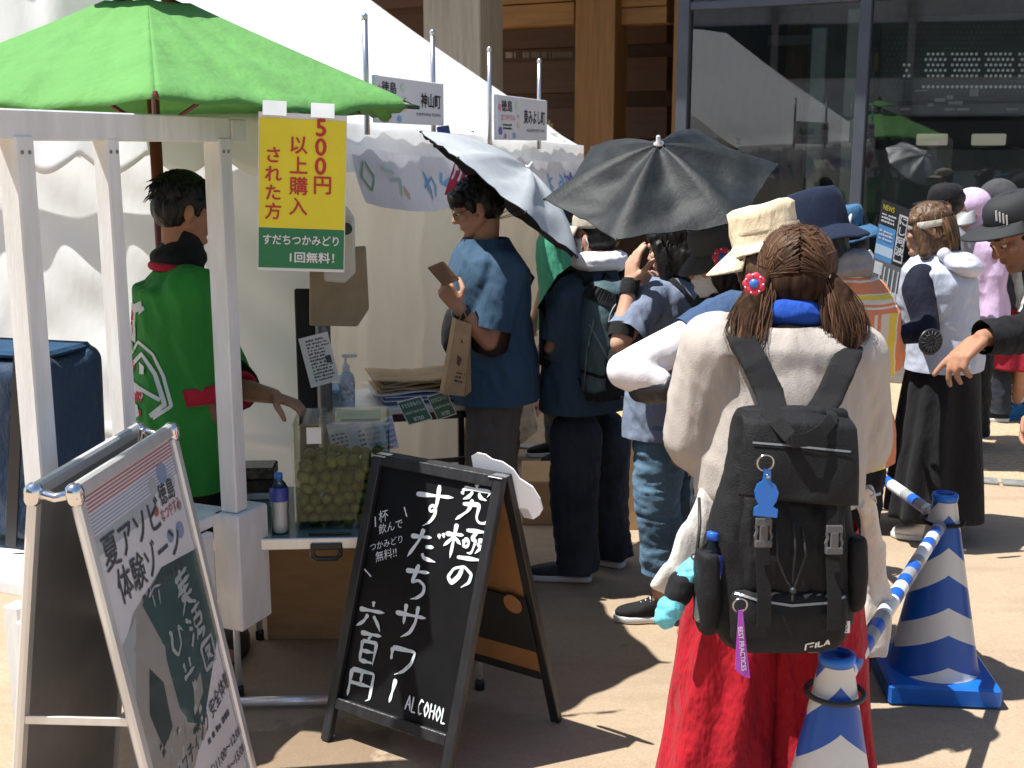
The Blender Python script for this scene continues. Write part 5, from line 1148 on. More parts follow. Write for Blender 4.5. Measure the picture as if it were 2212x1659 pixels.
        if tufts:
            r_ = random.Random(seed); mb = MB()
            for _ in range(tufts):
                a = r_.uniform(0, 6.28); z = r_.uniform(-.25, 1); q = math.sqrt(max(0, 1 - z * z)); dx, dy = q * math.cos(a), q * math.sin(a)
                if dy > .35 and z < .45: continue
                if kind == 'short' and z < 0 and dy > -.2: continue
                p = A3(.084 * dx, -.022 + .100 * dy, .042 + .086 * z); fl = A3(dx * .3 + r_.uniform(-.4, .4), dy * .3 + r_.uniform(-.5, .5), -.75 + z * .6); L = r_.uniform(.018, .045)
                p1 = p + unit(fl) * L * .5 + A3(dx, dy, z) * .004; p2 = p + unit(fl) * L + A3(dx, dy, z) * r_.uniform(-.002, .007)
                mb.tube([H(*p), H(*p1), H(*p2)], [.0030, .0024, .0006], 4, cap=False)
            mb.build('hair_tufts', mat, S.root, True)
        return o
    def crumpled(S, mb, amp, sc):
        for i, V in enumerate(mb.V): mb.V[i] = V + np.stack([perlin(V * sc + 3), perlin(V * sc + 17), perlin(V * sc + 29)], 1) * amp
    def bucket(S, mat, crown=.092, top=.070, ch=.10, brim=.155, drop=.055, z0=.035, tilt=0, name='hat', sag=1.0, band=None, y0=-.012):
        ax = (S.hr, S.hf, S.hu)
        if tilt: Rt = rotm(tuple(S.hr), tilt); ax = tuple(Rt @ a for a in ax)
        c = S.H(0, y0, z0); mb = MB(); q = []
        for i in range(9): t = i / 8; q.append((crown + (brim - crown) * (1 - t) ** 1.0, -drop * (1 - t) ** 1.25))
        q += [(crown * .995, .004), (crown * .985, ch * .35), (crown * .955, ch * .7), (top + .010, ch * .93), (top, ch * .985), (top - .012, ch), (.03, ch * 1.02), (.001, ch * 1.025)]
        mb.lathe(c, q, 48, ax, (.93, 1.08), cap=False); S.crumpled(mb, .011 * sag, 11); S.crumpled(mb, .004 * sag, 30)
        o = solid(mb.build(name, mat, S.root, True), .003)
        mb = MB()
        for k in range(1, 5): t = k / 5; mb.lathe(c, [(crown + (brim - crown) * t - .0006, -drop * t ** 1.25 * .98 + .0022), (crown + (brim - crown) * t + .0006, -drop * t ** 1.25 * .98 + .0020)], 48, ax, (.93, 1.08), cap=False)
        if band: mb = MB(); mb.lathe(c, [(crown * 1.008, .006), (crown * 1.006, ch * .3)], 40, ax, (.93, 1.08), cap=False); S.crumpled(mb, .011 * sag, 11); S.crumpled(mb, .004 * sag, 30); mb.build('hat_band', band, o, True)
        return o
    def cap(S, mat, vm=None, r=.089, ch=.085, z0=.040, visor=.075, tilt=0, back=False, name='cap', mark=None):
        ax = (S.hr, S.hf, S.hu)
        if tilt: Rt = rotm(tuple(S.hr), tilt); ax = tuple(Rt @ a for a in ax)
        c = S.H(0, -.012, z0); mb = MB(); q = [(r, -.012), (r * 1.01, 0), (r * .99, ch * .35), (r * .92, ch * .62), (r * .74, ch * .86), (r * .45, ch * .98), (.008, ch * 1.02), (.008, ch * 1.06), (.001, ch * 1.07)]
        mb.lathe(c, q, 40, ax, (.94, 1.10), cap=False); S.crumpled(mb, .005, 14); o = solid(mb.build(name, mat, S.root, True), .003)
        fx = -1 if back else 1
        def fn(u, v):
            a = (u - .5) * R_(150); rr = r + .004 + visor * v * math.cos((u - .5) * R_(165)) ** .7
            return c + ax[0] * rr * math.sin(a) * .94 * (1 + .05 * v) + fx * ax[1] * rr * 1.10 * math.cos(a) + ax[2] * (-.006 - .016 * v ** 1.4 - .020 * v * (abs(u - .5) * 2) ** 2)
        solid(MB().grid(fn, 24, 8).build('visor', vm or mat, o, True), .004); return o
LIP = P_('lips', (.30, .12, .10)); EYE = [P_('eye_white', (.62, .60, .57), .25), P_('iris', (.012, .009, .008), .15)]
def decal(obj, polys, mat, name, width=.012, lift=.003, parent=None, fill=False, step=5):
    """print or stitching that lies on a garment: strokes laid on its surface"""
    bpy.context.view_layer.update(); W = obj.matrix_world; Wi = W.inverted(); o = Vector((0, 0, HC)); lo = Wi @ o; mb = MB()
    mats = mat if isinstance(mat, list) else [mat]
    for item in polys:
        pts, wd_, mi = (list(item) + [width, 0])[:3] if isinstance(item, tuple) and isinstance(item[0], list) else (item, width, 0)
        P = np.array(pts, float); L = np.concatenate([[0], np.cumsum(np.linalg.norm(np.diff(P, axis=0), axis=1))]); n = max(2, int(L[-1] / step) + 1); tt = np.linspace(0, L[-1], n)
        Q = np.stack([np.interp(tt, L, P[:, k]) for k in range(2)], 1); C = []; N = []
        for x, y in Q:
            d = Vector(ray(x, y)); ld = (Wi.to_3x3() @ d).normalized(); ok, loc, nor, _ = obj.ray_cast(lo, ld)
            if not ok:
                if len(C) > 1: break
                C = []; N = []; continue
            wn = np.array(W.to_3x3() @ nor); wn = wn if np.dot(wn, np.array(d)) < 0 else -wn; C.append(np.array(W @ loc) + unit(wn) * lift); N.append(unit(wn))
        if len(C) < 2: continue
        C = np.array(C); N = np.array(N); T = np.gradient(C, axis=0); Sd = np.cross(N, T); Sd /= np.linalg.norm(Sd, axis=1)[:, None] + 1e-9; m = len(C)
        mb.add(np.vstack([C - Sd * wd_ / 2, C + Sd * wd_ / 2]), [(i, i + 1, m + i + 1, m + i) for i in range(m - 1)], mi)
    return mb.build(name, mats, parent or obj) if mb.n else None
def strands(lines, w, mat, name, parent, center, taper=True):
    mb = MB()
    for P in lines:
        P = np.asarray(P); T = np.gradient(P, axis=0); O = P - center; Sd = np.cross(T, O); Sd /= np.linalg.norm(Sd, axis=1)[:, None] + 1e-9; n = len(P); u = np.linspace(0, 1, n)
        ww = (w * (np.minimum(1, (1 - u) * 3 + .15) if taper else np.ones(n)))[:, None]; mb.add(np.vstack([P - Sd * ww / 2, P + Sd * ww / 2]), [(i, i + 1, n + i + 1, n + i) for i in range(n - 1)])
    return mb.build(name, mat, parent, True)
def wrapband(p, d, r, w, mat, name, parent, n=20, sq=1.0):
    d = unit(d); x = unit(np.cross(d, (0, 0, 1) if abs(d[2]) < .9 else (0, 1, 0))); y = np.cross(d, x)
    return MB().lathe(p, [(r, -w / 2), (r * 1.04, 0), (r, w / 2)], n, (x, y, d), (1, sq), cap=False).build(name, mat, parent, True)
def umbrella(c, axis, rad, depth, om, im, lab, grip=None, spin=0, sag=.05, shaft=.5, seed=1, n=8, sagz=.022, pw=2.1):
    z = unit(axis); x = unit(np.cross(z, (0, 1, 0))); y = np.cross(z, x); x, y = x * math.cos(spin) + y * math.sin(spin), y * math.cos(spin) - x * math.sin(spin)
    root = empty('umbrella', c, lab, 'umbrella')
    def pt(u, v, lift=0):
        k = u * n; i = int(k) % n; fr = k - int(k); t = 2 * math.pi * u; d = math.sin(math.pi * fr)
        r_in = math.cos(math.pi / n) / math.cos((fr - .5) * 2 * math.pi / n); rr = rad * v * (r_in * (1 - sag * d * v * .6))
        hgt = depth * (1 - v ** pw) - sagz * d * math.sin(math.pi * min(1, v) * .92) + .006 * math.sin(v * 17 + i * 2 + fr * 6) * d * v + .004 * math.sin(fr * 19 + v * 9 + i) * d * v
        return c + x * rr * math.cos(t) + y * rr * math.sin(t) + z * (hgt + lift)
    def surf(lift, flip):
        nu, nv = n * 9, 26; V = [pt(i / nu, .012 + .988 * j / nv, lift) for j in range(nv + 1) for i in range(nu)]
        F = [(j * nu + i, j * nu + (i + 1) % nu, (j + 1) * nu + (i + 1) % nu, (j + 1) * nu + i) for j in range(nv) for i in range(nu)]
        return V, [f[::-1] for f in F] if flip else F
    o = mesh_obj('canopy', *surf(0, True), om, root, True); mesh_obj('lining', *surf(-.003, False), im, root, True)
    mb = MB()
    for i in range(n):
        mb2 = MB(); mb2.tube([pt(i / n + 1e-6, v, -.007) for v in np.linspace(.03, 1.0, 9)], .0022, 5); mb2.build('rib', chrome if grip is None else pole_m, root, True)
        MB().tube([pt(i / n + 1e-6, .985, -.002), pt(i / n + 1e-6, 1.0, -.002) + (pt(i / n + 1e-6, 1, 0) - pt(i / n + 1e-6, .97, 0)) * .4], .003, 5).build('rib_tip', black_pl, root, True)
        mb.tube([pt(i / n + 1e-6, .45, -.010), c + z * (depth - .28)], .0018, 4)
    mb.build('stretchers', pole_m, root, True)
    sh1 = c + z * (depth + .004); sh0 = grip if grip is not None else c - z * shaft
    MB().tube([sh1, c + z * (depth - .1), sh0], .0048, 8).build('shaft', pole_m, root, True)
    d = unit(sh0 - c); MB().tube([sh0 - d * .03, sh0 + d * .03, sh0 + d * .05], [.012, .014, .011], 10).build('handle', black_pl, root, True)
    MB().lathe(sh1 - z * .006, [(.017, 0), (.017, .006), (.008, .011), (.007, .03), (.004, .033)], 14, (x, y, z)).build('top_cap', P_('umbrella_cap', (.55, .55, .55), .3), root, True)
    return o
# ---- cloths
denim = cloth('blue_denim', (.115, .21, .305), .35, 260, .6, .5, .9); dk_denim = cloth('dark_denim', (.032, .040, .058), .35, 260, .6, .5, .9)
navy_t = cloth('slate_blue_jersey', (.040, .085, .145), .08, 300, .25, .35, .85); navy_d = cloth('dark_navy_jersey', (.040, .070, .105), .12, 300, .25, .4, .85)
grey_tr = cloth('grey_chino', (.115, .105, .10), .1, 300, .3, .5, .85); blk_c = cloth('black_cloth', (.012, .012, .014), .2, 300, .3, .5, .85); happi_g = cloth('green_happi_cotton', (.032, .24, .038), .12, 300, .3, .45, .85)
red_band = cloth('red_band_cotton', (.46, .018, .040), .1, 300, .3, .3, .8); bluegrey = cloth('blue_grey_chambray', (.20, .245, .34), .1, 380, .4, .45, .85)
white_c = cloth('white_cotton', (.78, .77, .78), .03, 300, .3, .3, .8); beige_t = cloth('ivory_sweatshirt', (.50, .45, .405), .03, 340, .3, .22, .9)
red_s = cloth('red_rayon', (.40, .006, .018), .10, 320, .2, 1.1, .75, .05); lav = cloth('lavender_mesh', (.62, .46, .66), .05, 300, .2, .35, .8)
sneaker_k = M('dark_mesh_sneaker', (.022, .030, .042), .6, .2, 30, .3, 200); sneaker_b = cloth('black_canvas_shoe', (.014, .014, .015), .2, 300, .3, .2); sole_w = P_('white_rubber', (.70, .70, .69), .55)
sh_blue = cloth('blue_knit_shoe', (.03, .16, .36), .15, 300, .3, .2); sh_white = P_('white_leather', (.70, .69, .66), .5)
strap_m = cloth('black_webbing', (.008, .008, .009), .15, 500, .6, .1, .7); packm = cloth('black_pack_nylon', (.010, .010, .0115), .2, 380, .5, .25, .62, .02)

# ---------------------------------------------------------------- vendor in the green happi coat
V = Person('person in a green happi coat reaching a hand over the clear acrylic box', 382, 4.10, 27, (402, 452), hyaw=32, pitch=12)
V.J['neck'] = V.J['neck'] - UP * .075; V.J['sho'] = V.J['sho'] - UP * .055; V.J['shR'] = V.J['shR'] - UP * .05
V.J['shL'] = V.J['sho'] + (-V.r * .17) * V.s + V.f * .03; V.J['elL'] = at(505, 838, 4.24); V.J['wrL'] = at(592, 856, 4.08); V.J['elR'] = at(432, 830, 3.98); V.J['wrR'] = at(462, 985, 3.98)
hd = at(655, 878, 4.04) - V.J['wrL']
V.body(skin2, .005, {'L': (hd, A3(.15, -.2, -1), 1, (18, 22, 25, 28), 1.05, .7)})
V.hair(hair_k, 'short', tufts=260, seed=3)
o = V.shirt(happi_g, 'happi_coat', W=1.18, D=1.16, hem=.66, flare=1.12, sleeve='elbow', sr=(.084, .082, .070), folds=[(.012, (6, 6, 2.2), 0), (.007, (12, 12, 5), 35)], smooth=5)
for k in 'LR':
    q_ = .062 if k == 'L' else .088; el, wr = V.J['el' + k], V.J['wr' + k]; e = el + (wr - el) * .22; d_ = unit(wr - el); xx = unit(np.cross(d_, UP)); yy = np.cross(d_, xx)
    solid(MB().lathe(e - d_ * .012, [(q_ * V.s, -.045), (q_ * 1.02 * V.s, -.02), (q_ * 1.02 * V.s, .012), (q_ * .95 * V.s, .010), (.035, -.012)], 26, (xx, yy, d_), cap=False).build('cuff', red_band, V.root, True), .004)
nk = V.J['neck']; pts = [nk + V.r * .088 * math.cos(a) - V.f * (.082 * math.sin(a) + .005) + UP * (.012 + .012 * math.sin(a)) for a in np.linspace(-.35, math.pi + .35, 14)]
pts = [pts[0] + V.f * .03 - UP * .14] + pts + [pts[-1] + V.f * .03 - UP * .14]
blob('collar', chain(pts, [.018] * len(pts)), red_band, V.root, .006, 3)
inr = [nk + V.r * .066 * math.cos(a) - V.f * .062 * math.sin(a) + UP * .048 for a in np.linspace(0, 2 * math.pi, 16)]
blob('neck_gaiter', chain(inr, [.034] * 16) + [p_cap(nk - UP * .02, .084, nk + UP * .135 + V.f * .02, .066)], blk_c, V.root, .006, 3, [(.005, (20, 20, 30), 0)])
V.trousers(blk_c)
zx = lambda x, y: (x * .3124, 561.6 + y * .3124)
hm_ = [P_('happi_white', (.66, .68, .66), .8), P_('happi_red', (.50, .025, .05), .8), P_('happi_light_green', (.10, .33, .08), .8)]
decal(o, [([zx(*p) for p in q], w, mi) for q, w, mi in (
    ([(845, 345), (905, 352), (985, 312)], .030, 0), ([(930, 300), (925, 560)], .040, 0), ([(862, 365), (930, 372)], .026, 1), ([(925, 372), (912, 540)], .026, 1), ([(965, 365), (1000, 330)], .014, 0),
    ([(870, 600), (905, 665), (960, 565), (1060, 650), (1130, 800), (1185, 1010), (1060, 1095)], .012, 0), ([(925, 715), (985, 650), (1075, 790), (1140, 1000), (1040, 1080)], .016, 0), ([(985, 720), (985, 790)], .05, 0), ([(940, 870), (1110, 970)], .014, 0), ([(900, 690), (925, 720), (900, 800)], .036, 1), ([(885, 830), (960, 900), (985, 960)], .03, 0), ([(915, 930), (985, 950)], .032, 1), ([(890, 990), (960, 1040), (910, 1090)], .034, 0), ([(905, 1050), (980, 1060)], .022, 1), ([(860, 640), (840, 760), (880, 960)], .014, 0), ([(915, 560), (930, 640)], .022, 2))], hm_, 'back_print', lift=.0035, parent=o, step=4)

# ---------------------------------------------------------------- man in the slate blue T-shirt under the silver umbrella
B = Person('person in glasses and a slate blue T-shirt holding a brown leather wallet', 1072, 4.92, 176, (1029, 447), hyaw=183, pitch=20)
B.J['shL'] = at(1092, 585, 4.76); B.J['elL'] = at(1056, 738, 4.72); B.J['wrL'] = at(990, 664, 4.66); B.J['elR'] = at(1062, 730, 5.1); B.J['wrR'] = at(1000, 655, 5.0)
B.body(skin, .005, {'L': (at(952, 612, 4.66) - B.J['wrL'], A3(-.1, .8, .45), 1, (42, 48, 52, 55), 1.0, .8), 'R': (at(972, 606, 4.98) - B.J['wrR'], A3(-.2, -.9, .1), -1, (50, 55, 60, 60))})
B.hair(hair_k, 'short', tufts=220, seed=5, extra=[p_cap(B.H(-.05, .07, .055), .028, B.H(.05, .072, .05), .028), p_cap(B.H(-.03, .085, .045), .016, B.H(.03, .088, .03), .012)])
B.shirt(navy_t, 't_shirt', W=1.16, D=1.28, hem=.80, flare=1.06, sr=(.076, .082, .08), folds=[(.010, (8, 8, 2.4), 10), (.008, (11, 11, 5), 50), (.004, (24, 24, 12), 75)])
B.trousers(grey_tr, r=(.11, .10, .092, .09)); B.shoes(sneaker_b, sole_w)
g = MB(); fr_ = P_('dark_frame', (.02, .02, .022), .3)
for sg in (-1, 1):
    g.tube([B.H(sg * .031 + .024 * math.cos(a), .100, .000 + .018 * math.sin(a)) for a in np.linspace(0, 6.28, 17)], .0016, 5, cap=False); g.tube([B.H(sg * .055, .098, .004), B.H(sg * .076, .06, .006), B.H(sg * .079, -.01, .002)], .0016, 5)
g.tube([B.H(-.007, .102, .003), B.H(.007, .102, .003)], .0015, 5); g.build('glasses', fr_, B.root, True)
w_ = B.J['wrL'] * .85 + B.J['elL'] * .15; wrapband(w_, B.J['wrL'] - B.J['elL'], .034, .022, black_pl, 'wristwatch', B.root)
wc = at(958, 591, 4.62); wx, wy = unit(at(985, 612, 4.62) - at(950, 572, 4.62)), unit(at(930, 582, 4.62) - at(962, 568, 4.62)); wn = np.cross(wx, wy)
setp(MB().box(wc, (.048, .034, .008), (wx, wy, wn), bev=.003).box(wc + wn * .012 + wx * .002, (.046, .033, .003), (wx, wy, wn), bev=.001).build('wallet', M('brown_leather', (.18, .09, .05), .5, .15, 20, .2, 80), None), 'brown leather wallet held in the hand of the person in glasses', 'wallet')
umbrella(at(1088, 430, 4.95), (.625, .075, .78), .435, .16, M('silver_coated_cloth', (.50, .53, .54), .42, .05, 30, .25, 300, metal=.25), P_('black_lining', (.012, .012, .014), .8), 'silver folding umbrella with black lining, held by the person in glasses', grip=at(980, 612, 4.95), spin=.2, sag=.04)
pk = at(1000, 690, 4.6); S = Plane(at(988, 775, 4.62), (.25, -1, 0), (982, 688), (1018, 697), (958, 850)); kb = empty('paper_bag', S.o, 'narrow brown paper carrier bag hanging from the wrist of the person in blue', 'bag')
bq = lambda x, y, k=0: S.at(x, y, k)
MB().prism([bq(985, 690), bq(1019, 700), bq(1003, 856), bq(957, 852)], -S.nn * .07).build('bag_body', kraft, kb)
mb = MB(); mb.prism([bq(1019, 700) + S.nn * .001, bq(1016, 760), bq(1018, 845), bq(1004, 857)], -S.nn * .071); mb.build('gusset', M('dark_kraft', (.36, .23, .12), .8, .1, 12), kb)
mb = MB(); k = .002
for q in ([(997, 730), (1001, 742), (995, 740)], [(988, 765), (998, 775), (992, 792), (986, 786)]): mb.add([bq(x, y, k) for x, y in q], [tuple(range(len(q)))])
scribble(mb, bq(980, 826, k), S.ux, S.uy, .035, .05, 3, 0, .9, 2); mb.build('print', P_('brown_ink', (.10, .055, .03)), kb)
MB().tube([bq(992, 692), bq(1000, 668), bq(1012, 696)], .0025, 6).build('handle', kraft, kb, True)
bsb = at(978, 720, 5.0); setp(blob('shoulder_bag', [p_ell(bsb, (.05, .05, .11))], blk_c, None, .008, 2, [(.006, (12, 12, 8), 0)]), 'black pouch hanging behind the brown paper bag', 'bag')
MB().tube([at(1135, 580, 5.02), at(1152, 600, 5.05), at(1140, 625, 5.04), at(1134, 640, 5.0), at(1146, 720, 5.0), at(1150, 790, 5.0)], .007, 6).build('hanging_strap', strap_m, B.root, True)

# ---------------------------------------------------------------- man with cap and rucksack
D = Person('person in a beige cap, navy T-shirt and dark jeans wearing a grey green rucksack', 1262, 4.97, 122, (1284, 514), hyaw=140, pitch=6)
D.J['shL'] = at(1224, 650, 4.86); D.J['shR'] = D.J['sho'] + D.r * .15; D.J['elL'] = at(1194, 752, 4.88); D.J['wrL'] = at(1168, 770, 5.25); D.J['elR'] = D.J['shR'] + A3(.04, .12, -.22); D.J['wrR'] = D.J['elR'] + A3(-.2, .1, .05)
for k, (x0, x1, dd) in (('L', (1238, 1240, 4.93)), ('R', (1302, 1314, 5.12))):
    D.J['hip' + k] = at(x0 + 6, 930, dd); D.J['kn' + k] = at((x0 + x1) / 2, 1085, dd); a = at(x1 + 8, 1228, dd); a[2] = .085; D.J['an' + k] = a; D.__dict__['foot' + k] = dirv(172 if k == 'L' else 150)
D.body(skin, .006); D.hair(hair_k, 'under', tufts=0)
D.shirt(navy_d, 't_shirt', W=1.08, D=1.12, hem=.80, sr=(.060, .068, .07)); D.trousers(dk_denim, r=(.115, .105, .095, .098), hem=.055)
D.shoes(sneaker_k, sole_w, .29, 'sneaker')
capm = cloth('beige_cap_cotton', (.50, .45, .36), .06); D.cap(capm, r=.092, ch=.075, z0=.055, tilt=4)
MB().tube([D.H(.05 * math.cos(a), -.118 + .01 * math.sin(a), .045 + .028 * math.sin(a)) for a in np.linspace(0, math.pi, 10)], .005, 6).build('cap_gap', blk_c, D.root, True)
mkm = cloth('white_mask', (.74, .75, .77), .03)
def facemask(S, strap=True):
    H = S.H
    def fn(u, v):
        a = (u - .5) * R_(150); z = .004 - .105 * v; b = .012 * math.sin(v * math.pi)
        return H(.067 * math.sin(a), -.012 + (.105 + b) * math.cos(a) + .004 * math.sin(v * 18), z - .01 * (1 - abs(u - .5) * 2) * (v - .5))
    solid(MB().grid(fn, 20, 12).build('face_mask', mkm, S.root, True), .002)
    if strap:
        for sg in (-1, 1): MB().tube([H(.066 * sg, .012, -.005), H(.083 * sg, -.018, .005), H(.085 * sg, -.03, -.02), H(.066 * sg, .008, -.09)], .0018, 5).build('mask_loop', mkm, S.root, True)
facemask(D)
nk = D.J['neck']; blob('hood', [p_cap(nk + D.r * .085 * math.cos(a) - D.f * (.04 + .072 * math.sin(a)) + UP * (.018 + .01 * math.sin(a)), .040, nk + D.r * .085 * math.cos(a + .3) - D.f * (.04 + .072 * math.sin(a + .3)) + UP * (.018 + .01 * math.sin(a + .3)), .040) for a in np.arange(-.3, 3.3, .3)], white_c, D.root, .006, 4, [(.009, (7, 7, 38), 8), (.004, (20, 20, 50), 0)])
wrapband(D.J['wrL'] * .6 + D.J['elL'] * .4, D.J['wrL'] - D.J['elL'], .036, .02, black_pl, 'wristwatch', D.root)
def rucksack(P, label, w, h, dp, mat, pocket, z_top, back=.13, name='rucksack', side=0):
    b = -P.f; ax = (P.r, b, UP); c = P.J['chest'] * A3(1, 1, 0) + b * (back + dp / 2) + UP * (z_top - h / 2) + P.r * side; root = empty(name, c - UP * h / 2, label, 'backpack')
    pr = []
    rings = [(c + UP * (t - .5) * h + b * o_, P.r * w / 2 * k, b * dp / 2 * q) for t, k, q, o_ in ((0, .80, .75, .0), (.04, .95, .92, 0), (.3, 1.0, 1.0, .0), (.7, .97, .9, -.01), (.92, .85, .7, -.025), (1, .6, .45, -.04))]
    blob('pack_body', [loft(rings, 28, .6)], mat, root, .008, 4, [(.007, (12, 12, 7), 20), (.004, (22, 22, 16), 60)])
    blob('front_pocket', [loft([(c + UP * (t - .5) * h + b * (dp / 2 + .01), P.r * w * .40 * k, b * .045 * k) for t, k in ((.06, .8), (.12, 1), (.38, 1), (.46, .8))], 20, .6)], pocket, root, .008, 3, [(.005, (14, 14, 10), 0)])
    for sg in (-1, 1):
        sh = P.J['sho'] + P.r * sg * .105 * P.s + UP * .045
        pts = [c + P.r * sg * w * .28 + UP * h * .46 - b * dp * .45, sh - P.f * .09 - UP * .01, sh + UP * .012, sh + P.f * .085 - UP * .03, P.J['chest'] + P.r * sg * .13 + P.f * .15, P.J['waist'] + P.r * sg * .19 + P.f * .04, c + P.r * sg * w * .42 - UP * h * .4 - b * dp * .4]
        blob('shoulder_strap', [p_box((pts[i] + pts[i + 1]) / 2, (np.linalg.norm(pts[i + 1] - pts[i]) / 2 + .008, .027, .008), (pts[i + 1] - pts[i], P.r if i < 4 else unit(np.cross(pts[i + 1] - pts[i], P.r * sg + A3(.01, .02, .03))), np.cross(pts[i + 1] - pts[i], P.r if i < 4 else unit(np.cross(pts[i + 1] - pts[i], P.r * sg + A3(.01, .02, .03)))))) for i in range(6)], strap_m, root, .006, 3)
        MB().bar(c + P.r * sg * w * .25 + b * (dp / 2 + .008) + UP * h * .42, c + P.r * sg * w * .22 + b * (dp / 2 + .05) - UP * h * .1, .018, .003, up=b).build('compression_strap', strap_m, root)
    MB().tube([c + b * (dp * .5 + .012) + P.r * w * .4 * math.cos(a) + UP * (h * .12 + h * .26 * math.sin(a)) - b * .02 * math.sin(a) for a in np.linspace(.1, 3.04, 14)], .003, 5).build('zip', P_('grey_zip', (.25, .26, .27), .4), root, True)
    MB().tube([c + UP * h * .48 - b * dp * .4 + P.r * x for x in (-.03,)] + [c + UP * (h * .48 + .035) - b * dp * .4, c + UP * h * .48 - b * dp * .4 + P.r * .03], .007, 6).build('grab_loop', strap_m, root, True)
    return root, c, b
green_n = cloth('grey_green_nylon', (.075, .125, .14), .2, 300, .4, .5, .55); rk = rucksack(D, 'grey green and black rucksack worn by the person in the beige cap', .28, .47, .18, green_n, blk_c, 1.32, .10)
pkb = [o for o in rk[0].children if o.name.startswith('pack_body')][0]
decal(pkb, [([(1262, 625), (1300, 640), (1330, 655)], .06, 0), ([(1240, 660), (1248, 760), (1240, 880)], .05, 0), ([(1285, 690), (1270, 760), (1262, 860)], .008, 1), ([(1250, 850), (1290, 858), (1340, 850)], .05, 0), ([(1275, 700), (1310, 770), (1318, 850)], .006, 1), ([(1245, 890), (1330, 905)], .04, 0), ([(1255, 800), (1300, 815), (1340, 800)], .014, 0)], [blk_c, P_('pale_zip', (.18, .20, .20), .4)], 'black_panel', lift=.006, parent=rk[0])
# ---------------------------------------------------------------- woman under the black umbrella
K = Person('person in cropped blue jeans under the black umbrella, one hand raised to the head', 1442, 4.56, 140, (1456, 535), hyaw=150, pitch=12)
K.J['shL'] = K.J['sho'] - K.r * .165 - UP * .01; K.J['elL'] = at(1338, 742, 4.28); K.J['wrL'] = at(1362, 612, 4.38); K.J['elR'] = K.J['shR'] + A3(.02, .2, -.2); K.J['wrR'] = K.J['elR'] + A3(-.12, .1, .15)
for k, (x0, x1, dd) in (('L', (1412, 1428, 4.48)), ('R', (1468, 1500, 4.78))):
    K.J['hip' + k] = at(x0 + 14, 905, dd); K.J['kn' + k] = at((x0 + x1) / 2, 1060, dd); a = at(x1, 1290, dd); a[2] = .085; K.J['an' + k] = a; K.__dict__['foot' + k] = dirv(178 if k == 'L' else 150)
K.body(skin3, .005, {'L': (at(1368, 556, 4.40) - K.J['wrL'], A3(.75, .5, .1), 1, (14, 16, 20, 26), .98, .3)}, bare_legs=True); K.hair(hair_k, 'bob', tufts=120, seed=4)
K.shirt(bluegrey, 'shirt', W=1.10, D=1.1, hem=.80, sr=(.070, .082, .084), folds=[(.010, (8, 8, 3), 20), (.007, (12, 12, 6), 50), (.004, (24, 24, 14), 70)])
K.trousers(denim, 'jeans', r=(.112, .095, .086, .080), hem=.215, folds=[(.008, (8, 8, 6), 15), (.009, (7, 7, 24), 8), (.004, (18, 18, 26), 30)]); K.shoes(sneaker_b, sole_w, .25, 'sneaker')
wrapband(K.J['elL'] * .8 + K.J['wrL'] * .2, K.J['wrL'] - K.J['elL'], .046, .05, blk_c, 'arm_cover', K.root); wrapband(K.J['wrL'] * .92 + K.J['elL'] * .08, K.J['wrL'] - K.J['elL'], .034, .06, blk_c, 'wrist_cover', K.root)
decal(K.top, [[(1425, 590), (1452, 605), (1480, 635), (1505, 668)]], strap_m, 'bag_strap', .022, .006, K.root)
umbrella(at(1428, 392, 4.02), (-.13, -.42, .90), .392, .135, M('black_umbrella_cloth', (.016, .020, .022), .6, .2, 20, .2, 45, spec=.3), P_('dark_lining', (.010, .010, .012), .8), 'black folding umbrella held over the person in the blue grey shirt', grip=K.J['wrR'] + A3(0, 0, .02), spin=0, sag=.07, seed=3, sagz=.045, pw=1.7, n=6)
# ---------------------------------------------------------------- bucket hat and mask
E5 = Person('person in a dark grey bucket hat with red flower clip and white face mask', 1572, 4.2, 185, (1552, 566), hyaw=188, pitch=14)
E5.body(skin, .007, hands={}); E5.hair(hair_k, 'hatbob', tufts=0); facemask(E5)
E5.bucket(cloth('charcoal_cotton', (.085, .085, .085), .12), z0=.052, crown=.094, ch=.085, brim=.150, drop=.050, tilt=-6)
E5.shirt(blk_c, 'vest', sleeve='short', sr=(.075, .08, .08)); E5.trousers(dk_denim)
petal_r = P_('flower_red', (.62, .03, .07), .5); petal_b = P_('flower_blue', (.04, .16, .50), .4)
def flower(c, n, r, parent, seeds=True):
    n = unit(n); x = unit(np.cross(n, UP)); y = np.cross(n, x); pr = [p_ell(c + (x * math.cos(a) + y * math.sin(a)) * r * .62, A3(r * .42, r * .42, r * .22), np.array([x, y, n]).T, 8) for a in np.arange(0, 6.2, 6.2832 / 7)]
    o = blob('hair_clip' if parent.name.startswith('person') else 'flower', pr + [p_ell(c, A3(r * .6, r * .6, r * .2), np.array([x, y, n]).T, 8)], petal_r, parent, r * .09, 1)
    MB().lathe(c + n * r * .18, [(r * .42, 0), (r * .40, r * .1), (r * .1, r * .14), (.0005, r * .15)], 16, (x, y, n)).build('flower_centre', petal_b, o, True)
    mb = MB()
    for a in np.arange(.4, 6.5, 6.2832 / 7): mb.sphere(c + (x * math.cos(a) + y * math.sin(a)) * r * .78 + n * r * .2, r * .09, 4)
    mb.build('beads', P_('white_bead', (.75, .72, .72), .3), o, True); return o
flower(at(1561, 556, 4.02) , (-.3, -1, .1), .036, E5.root)
